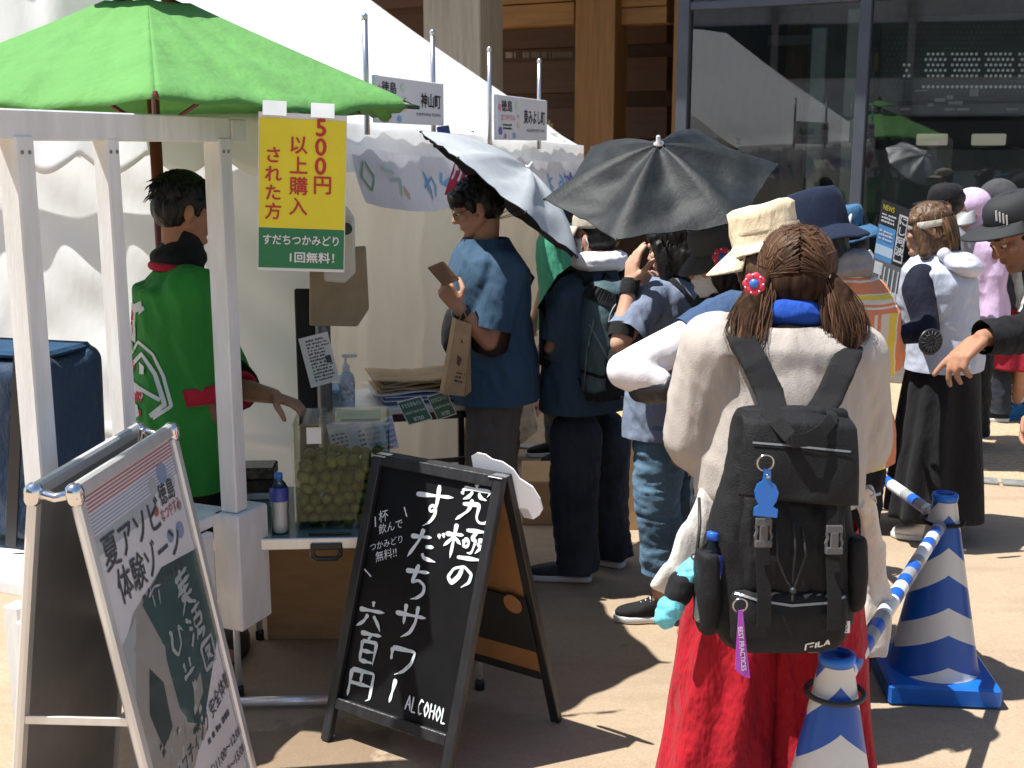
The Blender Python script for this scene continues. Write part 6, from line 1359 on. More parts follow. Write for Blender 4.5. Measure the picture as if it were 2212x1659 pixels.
# ---------------------------------------------------------------- cream cap, bent white arm
G = Person('person in a cream cap with a white arm cover on the bent left arm', 1655, 3.5, 128, (1652, 548), hyaw=150, pitch=14)
G.J['shL'] = at(1556, 695, 3.36); G.J['elL'] = at(1352, 800, 3.26); G.J['wrL'] = at(1462, 842, 3.22); G.J['elR'] = G.J['shR'] + A3(.1, .05, -.25); G.J['wrR'] = G.J['elR'] + A3(-.1, .18, 0)
G.body(skin3, .007, {'L': (A3(.55, .2, -.28), A3(0, .5, -.5), 1, (40, 40, 40, 40))})
hx_ = [[p_ell(G.H(-.078, .005, -.045), A3(.022, .05, .06), G.hm()), p_cap(G.H(-.078, -.01, -.07), .03, G.H(-.078, -.04, -.19), .022)]]
G.hair(hair_l, 'hatbob', tufts=0, extra=hx_[0] + [p_ell(G.H(0, -.05, -.10), (.08, .05, .10), G.hm())])
lines = []
r_ = random.Random(3)
for _ in range(420):
    aa = R_(r_.uniform(140, 385)); x, y = .101 * math.cos(aa), -.012 + .108 * math.sin(aa); L = r_.uniform(.17, .28)
    lines.append([G.H(x * (1 + .10 * t) + .010 * math.sin(t * 5 + aa * 9), y - .012 * t + .006 * math.sin(t * 6 + aa * 5), .0 - L * t) for t in np.linspace(0, 1, 9)])
strands(lines, .0045, hair_ls, 'hair_strands', G.root, G.hc)
cmm = cloth('cream_cotton', (.80, .66, .45), .05, 300, .3, .5, .85)
ho = G.bucket(cmm, crown=.094, top=.082, ch=.105, brim=.115, drop=.03, z0=.035, sag=1.2, name='cap', tilt=0)
ax = (G.hr, G.hf, G.hu); c0 = G.H(0, -.012, .03)
solid(MB().grid(lambda u, v: c0 + ax[0] * (.094 + .085 * v * math.cos((u - .5) * 2.6)) * math.sin((u - .5) * 2.6) * .93 + ax[1] * (.094 + .085 * v) * 1.08 * math.cos((u - .5) * 2.6) + ax[2] * (.0 - .055 * v - .02 * v * abs(u - .5)), 20, 8).build('visor', cmm, ho, True), .004)
MB().lathe(c0, [(.0955, .034), (.0965, .040), (.0955, .046)], 40, ax, (.93, 1.08), cap=False).build('seam', cmm, ho, True)
mb = MB(); G.shirt(white_c, 'vest', sleeve='none', W=1.02, D=1.02, vox=.009)
sh, el, wr = G.J['shL'], G.J['elL'], G.J['wrL']
blob('sleeve', chain([G.J['sho'] * .3 + sh * .7, sh, sh * .62 + el * .38], [.085, .074, .066]), cloth('navy_cotton', (.045, .085, .17), .15, 300, .3, .6), G.root, .006, 3, [(.006, (16, 16, 16), 30), (.005, (9, 9, 30), 70)], [(sh * .64 + el * .36, el - sh, .09)])
blob('arm_cover', chain([sh * .75 + el * .25, sh * .4 + el * .6, el, el * .7 + wr * .3, wr * .62 + el * .38], [.056, .056, .054, .054, .042]), cloth('white_arm_knit', (.80, .77, .79), .03, 320, .2, .2), G.root, .006, 4, [(.003, (14, 14, 14), 30)])
blob('wrist_sleeve', chain([el * .62 + wr * .38 - UP * .028, wr * .55 + el * .45 - UP * .020, wr * .96 + el * .04], [.046, .044, .036]), M('black_ribbed_sleeve', (.02, .02, .022), .45, .2, 20), G.root, .005, 2, [(.006, (30, 30, 30), 45)])
G.trousers(blk_c)
# ---------------------------------------------------------------- navy denim bucket hat, striped orange shirt
N8 = Person('person in a navy denim bucket hat and an orange and yellow striped shirt', 1815, 3.85, 118, (1754, 515), hyaw=140, pitch=12, h=1.69)
N8.J['shR'] = at(1872, 645, 3.9); N8.J['elR'] = at(1900, 760, 3.88); N8.J['wrR'] = at(1868, 812, 4.05)
N8.J['sho'] = at(1805, 625, 3.87); N8.J['neck'] = at(1795, 592, 3.87); N8.J['chest'] = at(1815, 720, 3.87); N8.J['shL'] = at(1735, 640, 3.86); N8.J['elL'] = at(1712, 760, 3.8); N8.J['wrL'] = at(1760, 790, 4.0)
om, t, b = newmat('orange_striped_cotton'); v = coords(t, (1, 1, 1), (0, 0, R_(28))); X, Z = axis_of(t, v, 0), axis_of(t, v, 2)
wob = math_(t, 'MULTIPLY', noise(t, v, 7, 2), .02); sx_ = math_(t, 'FRACT', math_(t, 'MULTIPLY', math_(t, 'ADD', X, wob), 10.5)); sz_ = math_(t, 'FRACT', math_(t, 'MULTIPLY', math_(t, 'ADD', Z, wob), 12.0))
def stripes(fac):
    n = t.nodes.new('ShaderNodeValToRGB'); lk(t, fac, n.inputs[0]); n.color_ramp.interpolation = 'CONSTANT'; e = n.color_ramp.elements
    cs = [(0, (.74, .26, .12)), (.26, (.76, .70, .62)), (.34, (.74, .26, .12)), (.44, (.72, .66, .56)), (.60, (.80, .60, .08)), (.78, (.76, .70, .62)), (.82, (.74, .26, .12))]
    while len(e) < len(cs): e.new(.5)
    for el_, (p, c) in zip(e, cs): el_.position = p; el_.color = (*c, 1)
    return n.outputs[0]
yk = math_(t, 'GREATER_THAN', Z, 1.33)
lk(t, mixc(t, yk, stripes(sx_), stripes(sz_)), b.inputs['Base Color']); b.inputs['Roughness'].default_value = .85; bump(t, b, noise(t, v, 18, 3), .5, .02)
N8.body(skin, .008, hands={}); N8.hair(hair_k, 'hatbob', tufts=0)
N8.shirt(om, 'striped_shirt', sleeve='long', W=1.02, D=1.08, hem=.82, sr=(.080, .078, .07), folds=[(.013, (7, 7, 4), 20), (.008, (12, 12, 10), 50)])
nd = cloth('navy_denim_cloth', (.010, .018, .042), .2, 320, .6, .3)
N8.bucket(nd, crown=.103, top=.085, ch=.125, brim=.158, drop=.052, z0=.022, tilt=-4, sag=.9)
nk = N8.J['neck'] + UP * .02; blob('scarf', [p_cap(nk + N8.r * .088 * math.cos(a) - N8.f * .085 * math.sin(a) + UP * .02 * math.sin(a), .046, nk + N8.r * .088 * math.cos(a + .4) - N8.f * .085 * math.sin(a + .4) + UP * .02 * math.sin(a + .4), .046) for a in np.arange(0, 6.3, .4)], cloth('grey_jersey', (.27, .27, .29), .06), N8.root, .007, 3, [(.010, (10, 10, 24), 20), (.005, (20, 20, 40), 10)])
N8.trousers(blk_c)
# ---------------------------------------------------------------- light blue bucket hat behind
L9 = Person('person in a light blue bucket hat with a white band and a black top', 1836, 5.7, 165, (1822, 508), hyaw=172, pitch=8)
L9.body(skin, .008, hands={}); L9.hair(hair_k, 'hatbob', tufts=0); L9.shirt(blk_c, 'top', sleeve='short'); L9.trousers(blk_c); L9.shoes(sneaker_b, sole_w)
lb = cloth('light_blue_denim', (.045, .13, .25), .15); o = L9.bucket(lb, crown=.096, top=.078, ch=.10, brim=.160, drop=.055, z0=.03, tilt=-6); axx = (L9.hr, L9.hf, L9.hu)
MB().tube([L9.H(.10 * math.cos(a), -.012 - .11 * math.sin(a) * .3 , .045 + .085 * math.sin(a)) for a in np.linspace(0, math.pi, 14)], .008, 6).build('hat_band', white_c, o, True)
MB().bar(at(1838, 585, 5.5), at(1885, 548, 5.52), .045, .012, up=(0, -1, 0)).build('bag_strap', white_c, L9.root)
# ---------------------------------------------------------------- woman in the pale fan vest holding the panel
Q = Person('person with brown hair in a pale grey fan vest holding a printed panel', 2036, 5.55, 148, (2000, 497), hyaw=160, pitch=10)
Q.J['shL'] = at(1984, 612, 5.40); Q.J['elL'] = at(2002, 712, 5.30); Q.J['wrL'] = at(1935, 726, 5.25); Q.J['elR'] = Q.J['shR'] + A3(-.05, .1, -.26); Q.J['wrR'] = at(1915, 715, 5.55)
Q.body(skin, .007, {'L': (A3(-1, .1, .15), A3(0, 1, 0), 1, (45, 50, 50, 50)), 'R': (A3(-1, -.2, 0), A3(0, -1, 0), -1, (45, 50, 50, 50))})
Q.hair(hair_l, 'bob', tufts=60, seed=9, extra=[p_cap(Q.H(0, -.07, -.02), .07, Q.H(.02, -.085, -.13), .055), p_cap(Q.H(-.04, -.06, -.05), .05, Q.H(-.05, -.06, -.15), .03)])
lines = []
for _ in range(200):
    x = r_.uniform(-.09, .09); y = -.03 - .09 * math.sqrt(max(0, 1 - (x / .1) ** 2)) + r_.uniform(-.006, .006); L = r_.uniform(.14, .26)
    lines.append([Q.H(x + .016 * math.sin(t_ * 5 + x * 40), y - .02 * math.sin(t_ * 3), .05 - L * t_) for t_ in np.linspace(0, 1, 9)])
strands(lines, .005, hair_ls, 'hair_strands', Q.root, Q.hc)
wrapband(Q.H(0, -.01, .03), Q.hu, .098, .03, cloth('ivory_band', (.62, .57, .48), .08), 'headband', Q.root, 28, 1.12)
vestm = cloth('pale_grey_ripstop', (.46, .50, .60), .04, 300, .2, .35, .5, .1)
Q.shirt(vestm, 'fan_vest', sleeve='none', W=1.22, D=1.42, hem=.88, flare=1.02, vox=.008, folds=[(.007, (7, 7, 9), 12), (.004, (15, 15, 14), 60)])
blob('sleeve', chain([Q.J['sho'] * .2 + Q.J['shL'] * .8, Q.J['shL'] - UP * .03, Q.J['elL'], Q.J['wrL']], [.075, .072, .058, .042]), cloth('dark_navy_knit', (.006, .008, .020), .2), Q.root, .007, 4, [(.004, (10, 10, 10), 30)])
blob('sleeve', chain([Q.J['shR'], Q.J['elR'], Q.J['wrR']], [.07, .058, .042]), bpy.data.materials['dark_navy_knit'], Q.root, .008, 3)
nk = Q.J['neck'] - Q.f * .07 + UP * -.01; blob('hood', [p_ell(nk - Q.f * .055 - UP * .025, A3(.165, .095, .050), np.array([Q.r, Q.f * .90 + UP * .42, UP * .90 - Q.f * .42]).T), p_cap(nk + Q.r * .10 + Q.f * .01 + UP * .02, .030, nk - Q.r * .10 + Q.f * .01 + UP * .02, .030)], cloth('white_ripstop', (.62, .62, .70), .03, 300, .2, .35, .5), Q.root, .006, 5, [(.005, (9, 9, 22), 12)])
fo_ = at(2009, 738, 5.18); fn_ = unit((.25, -1, 0)); fx_ = unit(np.cross(UP, fn_))
fv = MB().lathe(fo_, [(.058, 0), (.060, .006), (.052, .012), (.048, .008), (.014, .006), (.012, .012), (.001, .013)], 32, (fx_, UP, fn_)).build('fan', P_('black_fan', (.02, .02, .024), .4), Q.root, True)
mb = MB()
for k in range(16): a = k * 6.2832 / 16; d_ = fx_ * math.cos(a) + UP * math.sin(a); mb.bar(fo_ + d_ * .012 + fn_ * .012, fo_ + d_ * .05 + fn_ * .013, .003, .003, up=fn_)
for rr in (.024, .036): mb.tube([fo_ + (fx_ * math.cos(a) + UP * math.sin(a)) * rr + fn_ * .013 for a in np.linspace(0, 6.283, 25)], .0016, 4, cap=False)
mb.build('fan_grille', P_('grey_grille', (.07, .07, .08), .4), fv, True)
def skirt(P, mat, name, top, hem_z, w0, w1, folds_n=14, depth=.9, vox=None, amp=.03):
    c0 = P.J['pelvis'] * A3(1, 1, 0)
    def fn(u, v):
        a = 2 * math.pi * u; z = top + (hem_z - top) * v; w = w0 + (w1 - w0) * v ** .8; rp = 1 + amp / w * v ** .7 * (math.sin(a * folds_n + 2 * math.sin(a * 2 + v)) * .6 + .5 * math.sin(a * folds_n * .45 + 1 + v * 2))
        return c0 + P.r * w * math.cos(a) * rp + P.f * w * depth * math.sin(a) * rp + UP * z
    return solid(MB().grid(fn, 150, 30).build(name, mat, P.root, True), .002)
skirt(Q, blk_c, 'wide_trousers', .93, .12, .165, .25, 9); Q.shoes(sh_white, sole_w, .24, 'sneaker')
S = Plane(at(1924, 560, 5.22), (-.12, -1, .05), (1906, 430), (1966, 453), (1868, 690), True); pb = empty('printed_panel', S.o, 'tall printed panel with a blue sky photo held by the person in the vest', 'panel')
pn = [P_('panel_black', (.03, .03, .032), .4), P_('panel_white', (.66, .68, .70), .4), P_('panel_sky', (.10, .30, .62), .4), P_('panel_cloud', (.50, .66, .80), .4), P_('panel_yellow', (.62, .52, .02), .4), P_('panel_town', (.13, .15, .15), .4), P_('panel_teal', (.20, .33, .38), .4)]
S.slab('board', pn[0], pb, .006); mb = MB(); R4 = lambda u0, v0, u1, v1, mi, l=.0012: S.rect(mb, u0, v0, u1, v1, l, mi)
R4(0, .0, .62, .80, 2); R4(0, .56, .62, .64, 3, .0016); R4(0, .36, .62, .52, 5, .0016); R4(0, .2, .62, .37, 6, .002); R4(.62, .0, 1, .52, 5); R4(.62, .1, 1, .3, 1, .0016); R4(.05, .40, .34, .50, 1, .0024); R4(0, 0, 1, .14, 3, .0026)
for k in range(5): R4(.25 + k * .16, .10, .29 + k * .16, .48, 1, .003)
for a in ((.66, .56, .69, .93), (.95, .56, .98, .93), (.66, .92, .98, .935), (.66, .55, .98, .565)): R4(*a, 1, .003)
mb.build('print', pn, pb); mb = MB(); write(mb, 'NEWS', S.uv(.06, .925, .003), S.ux, S.uy, .06 * S.h, .03, 4, fit=.4 * S.w); scribble(mb, S.uv(.06, .82, .003), S.ux, S.uy, .52 * S.w, .085 * S.h, 3, 1, .9, 2); scribble(mb, S.uv(.05, .68, .003), S.ux, S.uy, .5 * S.w, .09 * S.h, 3, 1, .9, 5)
write(mb, 'にし阿波', S.uv(.83, .92, .004), S.ux, S.uy, .075 * S.h, .04, 1, vertical=True, pitch=1.1); mb.build('lettering', pn, pb)
# ---------------------------------------------------------------- lavender hoodie, and the people behind
U = Person('person in a lavender hooded jacket with a grey sun visor and black trousers', 2108, 7.25, 184, (2090, 458), hyaw=190, pitch=14)
U.J['shL'] = U.J['sho'] - U.r * .13 + U.f * -.1
U.J['elL'] = at(2142, 640, 7.1); U.J['wrL'] = at(2140, 705, 7.05)
U.shirt(lav, 'hooded_jacket', sleeve='long', W=1.12, D=1.15, hem=.86, sr=(.075, .068, .055), folds=[(.010, (6, 6, 2.4), 10), (.006, (12, 12, 8), 40)])
Rm = U.hm(); blob('hood', [p_ell(U.H(0, -.025, .035), (.105, .125, .105), Rm), p_ell(U.H(0, -.05, -.08), (.10, .085, .10), Rm), p_cap(U.H(.05, -.02, -.12), .06, U.J['neck'] + UP * .01, .085)], lav, U.root, .008, 3, [(.006, (9, 9, 6), 20)], [(U.H(0, .055, 0), U.hf, .25)])
c0 = U.H(0, -.01, .03); ax = (U.hr, U.hf, U.hu)
solid(MB().grid(lambda u, v: c0 + ax[0] * (.10 + .05 * v) * math.sin((u - .5) * 2.7) + ax[1] * (.09 + .13 * v) * math.cos((u - .5) * 2.7) + ax[2] * (-.01 - .07 * v), 18, 7).build('sun_visor', P_('grey_visor', (.16, .17, .18), .5), U.root, True), .004)
for k, dx in (('L', -8), ('R', 10)):
    a = at(2092 + dx, 948, 7.25 + .1 * (k == 'R')); a[2] = .085; U.J['an' + k] = a; U.J['kn' + k] = at(2098 + dx * .7, 815, 7.25); U.J['hip' + k] = at(2100 + dx, 705, 7.25); U.__dict__['foot' + k] = dirv(200)
U.body(skin, .008); U.trousers(blk_c, r=(.115, .105, .10, .10)); U.shoes(sneaker_b, sole_w, .25, 'sneaker')
X12 = Person('person in a dark grey hooded top standing behind the lavender hood', 2160, 8.1, 160, (2150, 432), pitch=6, h=1.64)
X12.body(skin, .01, hands={}); gh = cloth('dark_grey_fleece', (.06, .06, .065), .1); X12.shirt(gh, 'hooded_top', sleeve='long', vox=.01); blob('hood', [p_ell(X12.H(0, -.02, .03), (.11, .125, .11), X12.hm()), p_ell(X12.H(0, -.04, -.08), (.11, .09, .11), X12.hm())], gh, X12.root, .009, 3, [(.006, (9, 9, 6), 0)]); X12.trousers(dk_denim, vox=.01); X12.shoes(sneaker_b, sole_w)
Y13 = Person('person in a pale grey parka and red skirt with bright blue shoes', 2190, 8.05, 195, (2196, 472), pitch=8, h=1.53)
Y13.hair(hair_k, 'bob', tufts=0); prk = cloth('pale_grey_parka', (.46, .49, .48), .05, 300, .2, .8); Y13.shirt(prk, 'parka', sleeve='long', W=1.3, D=1.25, hem=.80, sr=(.085, .08, .065), folds=[(.014, (6, 6, 4), 20), (.008, (12, 12, 8), 50)])
for k, (x, y_, yw) in (('L', (2196, 868, 215)), ('R', (2222, 880, 200))): a = at(x, y_, 8.1); a[2] = .10; Y13.J['an' + k] = a
Y13.body(skin, .008, bare_legs=True); skirt(Y13, cloth('dark_red_wrap', (.30, .012, .03), .15), 'red_skirt', .80, .38, .20, .24, 7, amp=.02)
Y13.shoes(sh_blue, sh_blue, .27, 'sneaker')
for k in 'LR': wrapband(Y13.J['an' + k] + UP * .05, UP, .046, .05, white_c, 'sock', Y13.root)
fu = at(2136, 790, 7.4); setp(blob('folded_umbrella', chain([fu - UP * .13, fu - UP * .05, fu + UP * .08, fu + UP * .13], [.022, .030, .026, .014]) + [p_cap(fu + UP * .12, .009, fu + UP * .20, .011)], M('black_crinkled_nylon', (.015, .015, .017), .4, .2, 20, .5, 60), None, .006, 2, [(.006, (40, 40, 12), 0)]), 'folded black umbrella hanging beside the red skirt', 'umbrella')
Z15 = Person('person in a dark cap mostly hidden behind the brown haired person in the fan vest', 2036, 6.9, 175, (2038, 444), pitch=4)
Z15.body(skin, .01, hands={}); Z15.cap(blk_c); Z15.hair(hair_k, 'under', tufts=0); Z15.shirt(cloth('grey_shirt', (.2, .2, .22), .1), vox=.01); Z15.trousers(dk_denim, vox=.01); Z15.shoes(sneaker_b, sole_w)
T16 = Person('person in a bright green T-shirt behind the silver umbrella', 1218, 7.0, 200, (1200, 486), pitch=4, h=1.66)
T16.body(skin, .009, hands={}); T16.hair(hair_k, 'short', tufts=0); T16.shirt(cloth('mint_green_jersey', (.05, .27, .17), .06), vox=.009); T16.trousers(grey_tr); T16.shoes(sneaker_b, sole_w)
# ---------------------------------------------------------------- pointing man at the right edge
M14 = Person('person in a black cap and black sleeve leaning in from the right edge, pointing down', 2480, 3.95, 195, (2200, 500), hyaw=190, pitch=33, h=1.72, hd=3.85)
M14.J['neck'] = at(2262, 560, 3.9); M14.J['sho'] = at(2290, 585, 3.92); M14.J['chest'] = at(2310, 700, 3.93); M14.J['shL'] = at(2290, 625, 3.74); M14.J['shR'] = at(2300, 610, 4.1); M14.J['elL'] = at(2245, 716, 3.62); M14.J['wrL'] = at(2122, 730, 3.55); M14.J['elR'] = M14.J['shR'] + A3(.1, .1, -.28); M14.J['wrR'] = M14.J['elR'] + A3(-.1, 0, -.2)
M14.body(skin2, .0045, {'L': (at(2066, 776, 3.53) - M14.J['wrL'], A3(-.45, -.10, -1), 1, (6, 26, 32, 38), 1.12, .4, .05)})
M14.hair(hair_k, 'under', tufts=0); oc = M14.cap(P_('black_cap_cloth', (.016, .018, .02), .8), r=.087, ch=.072, z0=.056, visor=.075, tilt=13)
M14.shirt(blk_c, 'long_sleeve_shirt', sleeve='long', W=1.1, D=1.1, sr=(.080, .062, .048)); M14.trousers(dk_denim); M14.shoes(sneaker_b, sole_w)
ctr = M14.H(0, -.012, .045); mb = MB()
for k in range(5): a = R_(-62 + k * 4.5); rr = .1
for k in range(4):
    q = M14.H(-.070 + k * .004, .058 + k * .006, .068 + k * .009); mb.bar(q, q + (M14.hu * .030 + M14.hf * -.012 - M14.hr * .002), .004, .003, up=M14.hr)
mb.build('white_stitching', white_paint, oc)
# ---------------------------------------------------------------- the woman with the black backpack, in front
W7 = Person('person with two brown ponytails, ivory sweatshirt and wide red trousers', 1690, 2.86, 88, (1720, 612), hyaw=80, pitch=22, hd=2.92)
J = W7.J; J['shL'] = at(1548, 752, 2.85); J['shR'] = at(1838, 775, 2.88); J['elL'] = at(1508, 940, 2.90); J['elR'] = at(1850, 945, 2.95); J['wrL'] = at(1545, 1000, 3.10); J['wrR'] = at(1800, 1000, 3.12)
J['neck'] = at(1702, 702, 2.87); J['sho'] = at(1698, 745, 2.86)
W7.body(skin3, .0055)
HC7 = W7.hc
W7.hair(hair_core, 'short', tufts=0, vox=.005, fo=[(.002, (60, 60, 12), 0)])
r_ = random.Random(12); lines = []
def skull(d_, k=1.0): d_ = unit(d_); return A3(.086, .100, .090) * d_ * k + A3(0, -.022, .040)
for sg in (-1, 1):
    tie = unit(A3(sg * .92, -.50, -.52))
    for _ in range(1500):
        a = r_.uniform(-.35, 1.0)                     # along the parting, from the fringe over the crown to the nape
        th = math.pi * (.18 + .78 * (a + .35) / 1.35); st = unit(A3(sg * r_.uniform(.01, .05), math.cos(th), math.sin(th) * 1.0 - (.55 if th > 2.7 else 0)))
        if r_.random() < .72:
            while True:
                st = A3(abs(r_.gauss(0, 1)) * sg, r_.gauss(0, 1), r_.gauss(0, 1)); st = unit(st)
                if st[2] > -.72 and (st[1] < .3 or st[2] > .5): break
        e = unit(tie + A3(*[r_.uniform(-.10, .10) for _ in range(3)])); k0 = 1.045 + r_.uniform(-.01, .045); P = []
        for t_ in np.linspace(0, 1, 12): d_ = unit(st * (1 - t_) + e * t_ + A3(0, -.12, 0) * math.sin(math.pi * t_) * .5); P.append(W7.H(*skull(d_, k0 + .03 * math.sin(math.pi * t_) + .05 * t_ ** 3)))
        lines.append(np.array(P))
for _ in range(90):
    d_ = unit(A3(r_.gauss(0, 1), r_.gauss(-.4, .8), abs(r_.gauss(0, 1)) * .8)); d2 = unit(d_ + A3(*[r_.gauss(0, .25) for _ in range(3)])); d3 = unit(d2 + A3(*[r_.gauss(0, .3) for _ in range(3)])); lines.append(np.array([W7.H(*skull(a_ * (1 - t_) + b_ * t_, k_)) for a_, b_, k_, t_ in ((d_, d2, 1.04, 0), (d_, d2, 1.10, .5), (d2, d3, 1.13, 0), (d2, d3, 1.16, .5), (d2, d3, 1.15, 1))]))
strands(lines, .0022, hair_bs, 'hair_strands', W7.root, HC7, False)
for sg in (-1, 1):
    tp = W7.H(*skull(A3(sg * .92, -.50, -.52), 1.05)); out = W7.hr * sg; lines = []; wide = .036 if sg < 0 else .040
    end = at(1612, 770, 2.74) if sg < 0 else at(1822, 772, 2.80); mid = tp * .5 + end * .5 + out * .022 - UP * .0
    blob('ponytail', chain([tp, tp * .55 + mid * .45 + out * .008, mid, mid * .4 + end * .6, end], [.017, .028, .034, .028, .008]), hair_core, W7.root, .006, 2, [(.006, (26, 26, 6), 0)])
    for _ in range(620):
        j = A3(*[r_.gauss(0, 1) for _ in range(3)]); j = unit(j) * (r_.random() ** .4); le = r_.uniform(.5, 1.16); ph = r_.uniform(0, 6)
        P = []
        for t_ in np.linspace(0, le, 13):
            c = tp * (1 - t_) ** 2 + 2 * (mid + out * .012) * t_ * (1 - t_) + end * t_ ** 2; wdt = wide * (.35 + 1.25 * math.sin(min(1, t_) * 2.5) ** .8) * (1 if t_ < .75 else 1 - (t_ - .75) * 1.1); P.append(c + j * A3(1, .7, .25) * wdt + A3(.004, .003, 0) * math.sin(t_ * 9 + ph))
        lines.append(np.array(P))
    strands(lines, .0022, hair_bs, 'hair_strands', W7.root, (tp + end) / 2 + A3(0, .25, 0))
flower(at(1629, 613, 2.66), (-.25, -1, .12), .026, W7.root)
MB().lathe(W7.H(*skull(A3(.92, -.50, -.52), 1.07)), [(.012, -.006), (.016, 0), (.012, .006)], 14, (W7.hf, W7.hu, W7.hr)).build('hair_tie', white_c, W7.root, True)
nk = J['neck']; blob('blue_collar', [p_cap(nk + W7.r * .062 * math.cos(a) - W7.f * (.055 * math.sin(a) - .004) + UP * (.014 + .024 * math.sin(a)), .031, nk + W7.r * .062 * math.cos(a + .3) - W7.f * (.055 * math.sin(a + .3) - .004) + UP * (.014 + .024 * math.sin(a + .3)), .031) for a in np.arange(-.2, 3.3, .3)], cloth('cobalt_jersey', (.015, .075, .40), .1), W7.root, .005, 2, [(.004, (16, 16, 40), 10)])
hm7 = J['pelvis'] + UP * .10
ex = [loft([(J['pelvis'] + UP * z, W7.r * a, W7.f * b) for z, a, b in ((.06, .17, .13), (.13, .205, .16), (.22, .205, .162), (.31, .190, .148), (.40, .172, .128), (.48, .14, .10))], 28)]
W7.shirt(beige_t, 'sweatshirt', vox=.007, W=1.16, D=1.15, hem=1.02, flare=1.15, sleeve='elbow', sr=(.090, .092, .088), extra=ex + [p_cap(J['elL'] + A3(.01, .02, .0), .078, J['elL'] + A3(.03, .06, -.055), .066), p_cap(J['elR'], .076, J['elR'] + A3(-.02, .06, -.055), .066)], folds=[(.008, (9, 9, 1.0), 4), (.005, (16, 16, 2.4), 14), (.003, (28, 28, 8), 40)], smooth=5)
# ivory shirt tied round the waist
iv = cloth('ivory_cotton', (.70, .66, .60), .04, 300, .3, .4, .85)
c0 = J['pelvis'] * A3(1, 1, 0)
def ivf(u, v):
    a = 2 * math.pi * u; z = 1.04 + (.70 - 1.04) * v - .05 * v * max(0, math.cos(a)) - .03 * v * abs(math.sin(a * 1.5)); w = .166 + .034 * v
    rp = 1 + .10 * v * (math.sin(a * 9 + v) * .5 + .5 * math.sin(a * 4 + 1)); return c0 + W7.r * w * 1.0 * math.cos(a) * rp + W7.f * w * .8 * math.sin(a) * rp + UP * z
solid(MB().grid(ivf, 120, 20).build('tied_shirt', iv, W7.root, True), .003)
for pts in ([at(1530, 1075, 2.80), at(1500, 1150, 2.76), at(1462, 1240, 2.74), at(1440, 1275, 2.74)], [at(1866, 1060, 3.02), at(1886, 1180, 3.10), at(1900, 1300, 3.14), at(1884, 1410, 3.14)]):
    w_ = .026 if pts[0][0] < .6 else .024
    blob('tied_sleeve', [p_box((pts[i] + pts[i + 1]) / 2, (np.linalg.norm(pts[i + 1] - pts[i]) / 2 + .01, .012, w_ + .008 * i), (pts[i + 1] - pts[i], (0, 1, .1), np.cross(pts[i + 1] - pts[i], (0, 1, .1)))) for i in range(3)], iv, W7.root, .006, 5, [(.008, (14, 14, 6), 10)])
# wide red trousers
mb = MB()
for sg in (-1, 1):
    def leg(u, v, sg=sg):
        a = 2 * math.pi * u; z = .93 - .88 * v; cx = sg * (.082 + .060 * v); w = .118 + .045 * v
        rp = 1 + .12 * v ** .6 * (.55 * math.sin(a * 8 + 1.5 * math.sin(v * 3 + sg)) + .45 * math.sin(a * 5 + 2 + sg)) + .02 * math.sin(v * 22 + a * 3) * v
        return c0 + W7.r * (cx + w * math.cos(a) * rp) + W7.f * w * 1.05 * math.sin(a) * rp + UP * z
    mb.grid(leg, 110, 46)
mb.build('wide_red_trousers', red_s, W7.root, True); W7.shoes(sneaker_b, sole_w)

# ---- the backpack itself
BK = Plane(at(1708, 1150, 2.535), (.06, -1, .10), (1605, 890), (1848, 890), (1605, 1418)); bn_ = BK.nn
bk = lambda x, y, l=0: BK.at(x, y, l)
pxm = np.linalg.norm(bk(1700, 1150) - bk(1701, 1150))
bp = empty('backpack', bk(1705, 1415), 'black backpack with buckled flap, key rings and blue bottle in its side pocket', 'backpack')
rings = []
for y, xl, xr, dp in ((886, 1625, 1838, .045), (894, 1608, 1848, .075), (930, 1600, 1850, .10), (1000, 1594, 1850, .115), (1075, 1574, 1850, .13), (1150, 1550, 1858, .145), (1250, 1536, 1866, .155), (1350, 1546, 1860, .15), (1395, 1570, 1838, .13), (1412, 1592, 1812, .09), (1418, 1620, 1790, .05)):
    rings.append((bk((xl + xr) / 2, y) - bn_ * (.165 - (.165 - dp) * .5) / 1.0 * .5, BK.ux * (xr - xl) / 2 * pxm, bn_ * dp / 2))
body_o = blob('pack_body', [loft(rings, 32, .5)], packm, bp, .006, 3, [(.006, (14, 14, 8), 25), (.003, (30, 30, 18), 60)])
blob('front_pocket', [loft([(bk(1705, y) - bn_ * .02, BK.ux * w * pxm, bn_ * d_) for y, w, d_ in ((1272, 118, .022), (1285, 128, .040), (1330, 130, .048), (1380, 126, .042), (1408, 105, .022))], 28, .5)], packm, bp, .006, 3, [(.003, (18, 18, 10), 30)])
blob('gathered_panel', [loft([(bk(1715, y) - bn_ * .03, BK.ux * w * pxm, bn_ * d_) for y, w, d_ in ((1070, 105, .03), (1120, 112, .045), (1200, 118, .048), (1275, 120, .040))], 28, .55)], packm, bp, .006, 2, [(.009, (40, 40, 6), 0), (.004, (60, 60, 12), 20)])
for x0, x1, y0, y1 in ((1520, 1554, 1200, 1380), (1842, 1874, 1165, 1330)):
    xm, hw = (x0 + x1) / 2, (x1 - x0) / 2 + 8; blob('side_pocket', [loft([(bk(xm, y) - bn_ * .045, BK.ux * hw * k * pxm, bn_ * .046 * k) for y, k in ((y0, .92), (y0 + 12, .98), ((y0 + y1) / 2, 1.06), (y1 - 20, .92), (y1, .6))], 22, .7)], packm, bp, .006, 3, [(.004, (20, 20, 9), 20)])
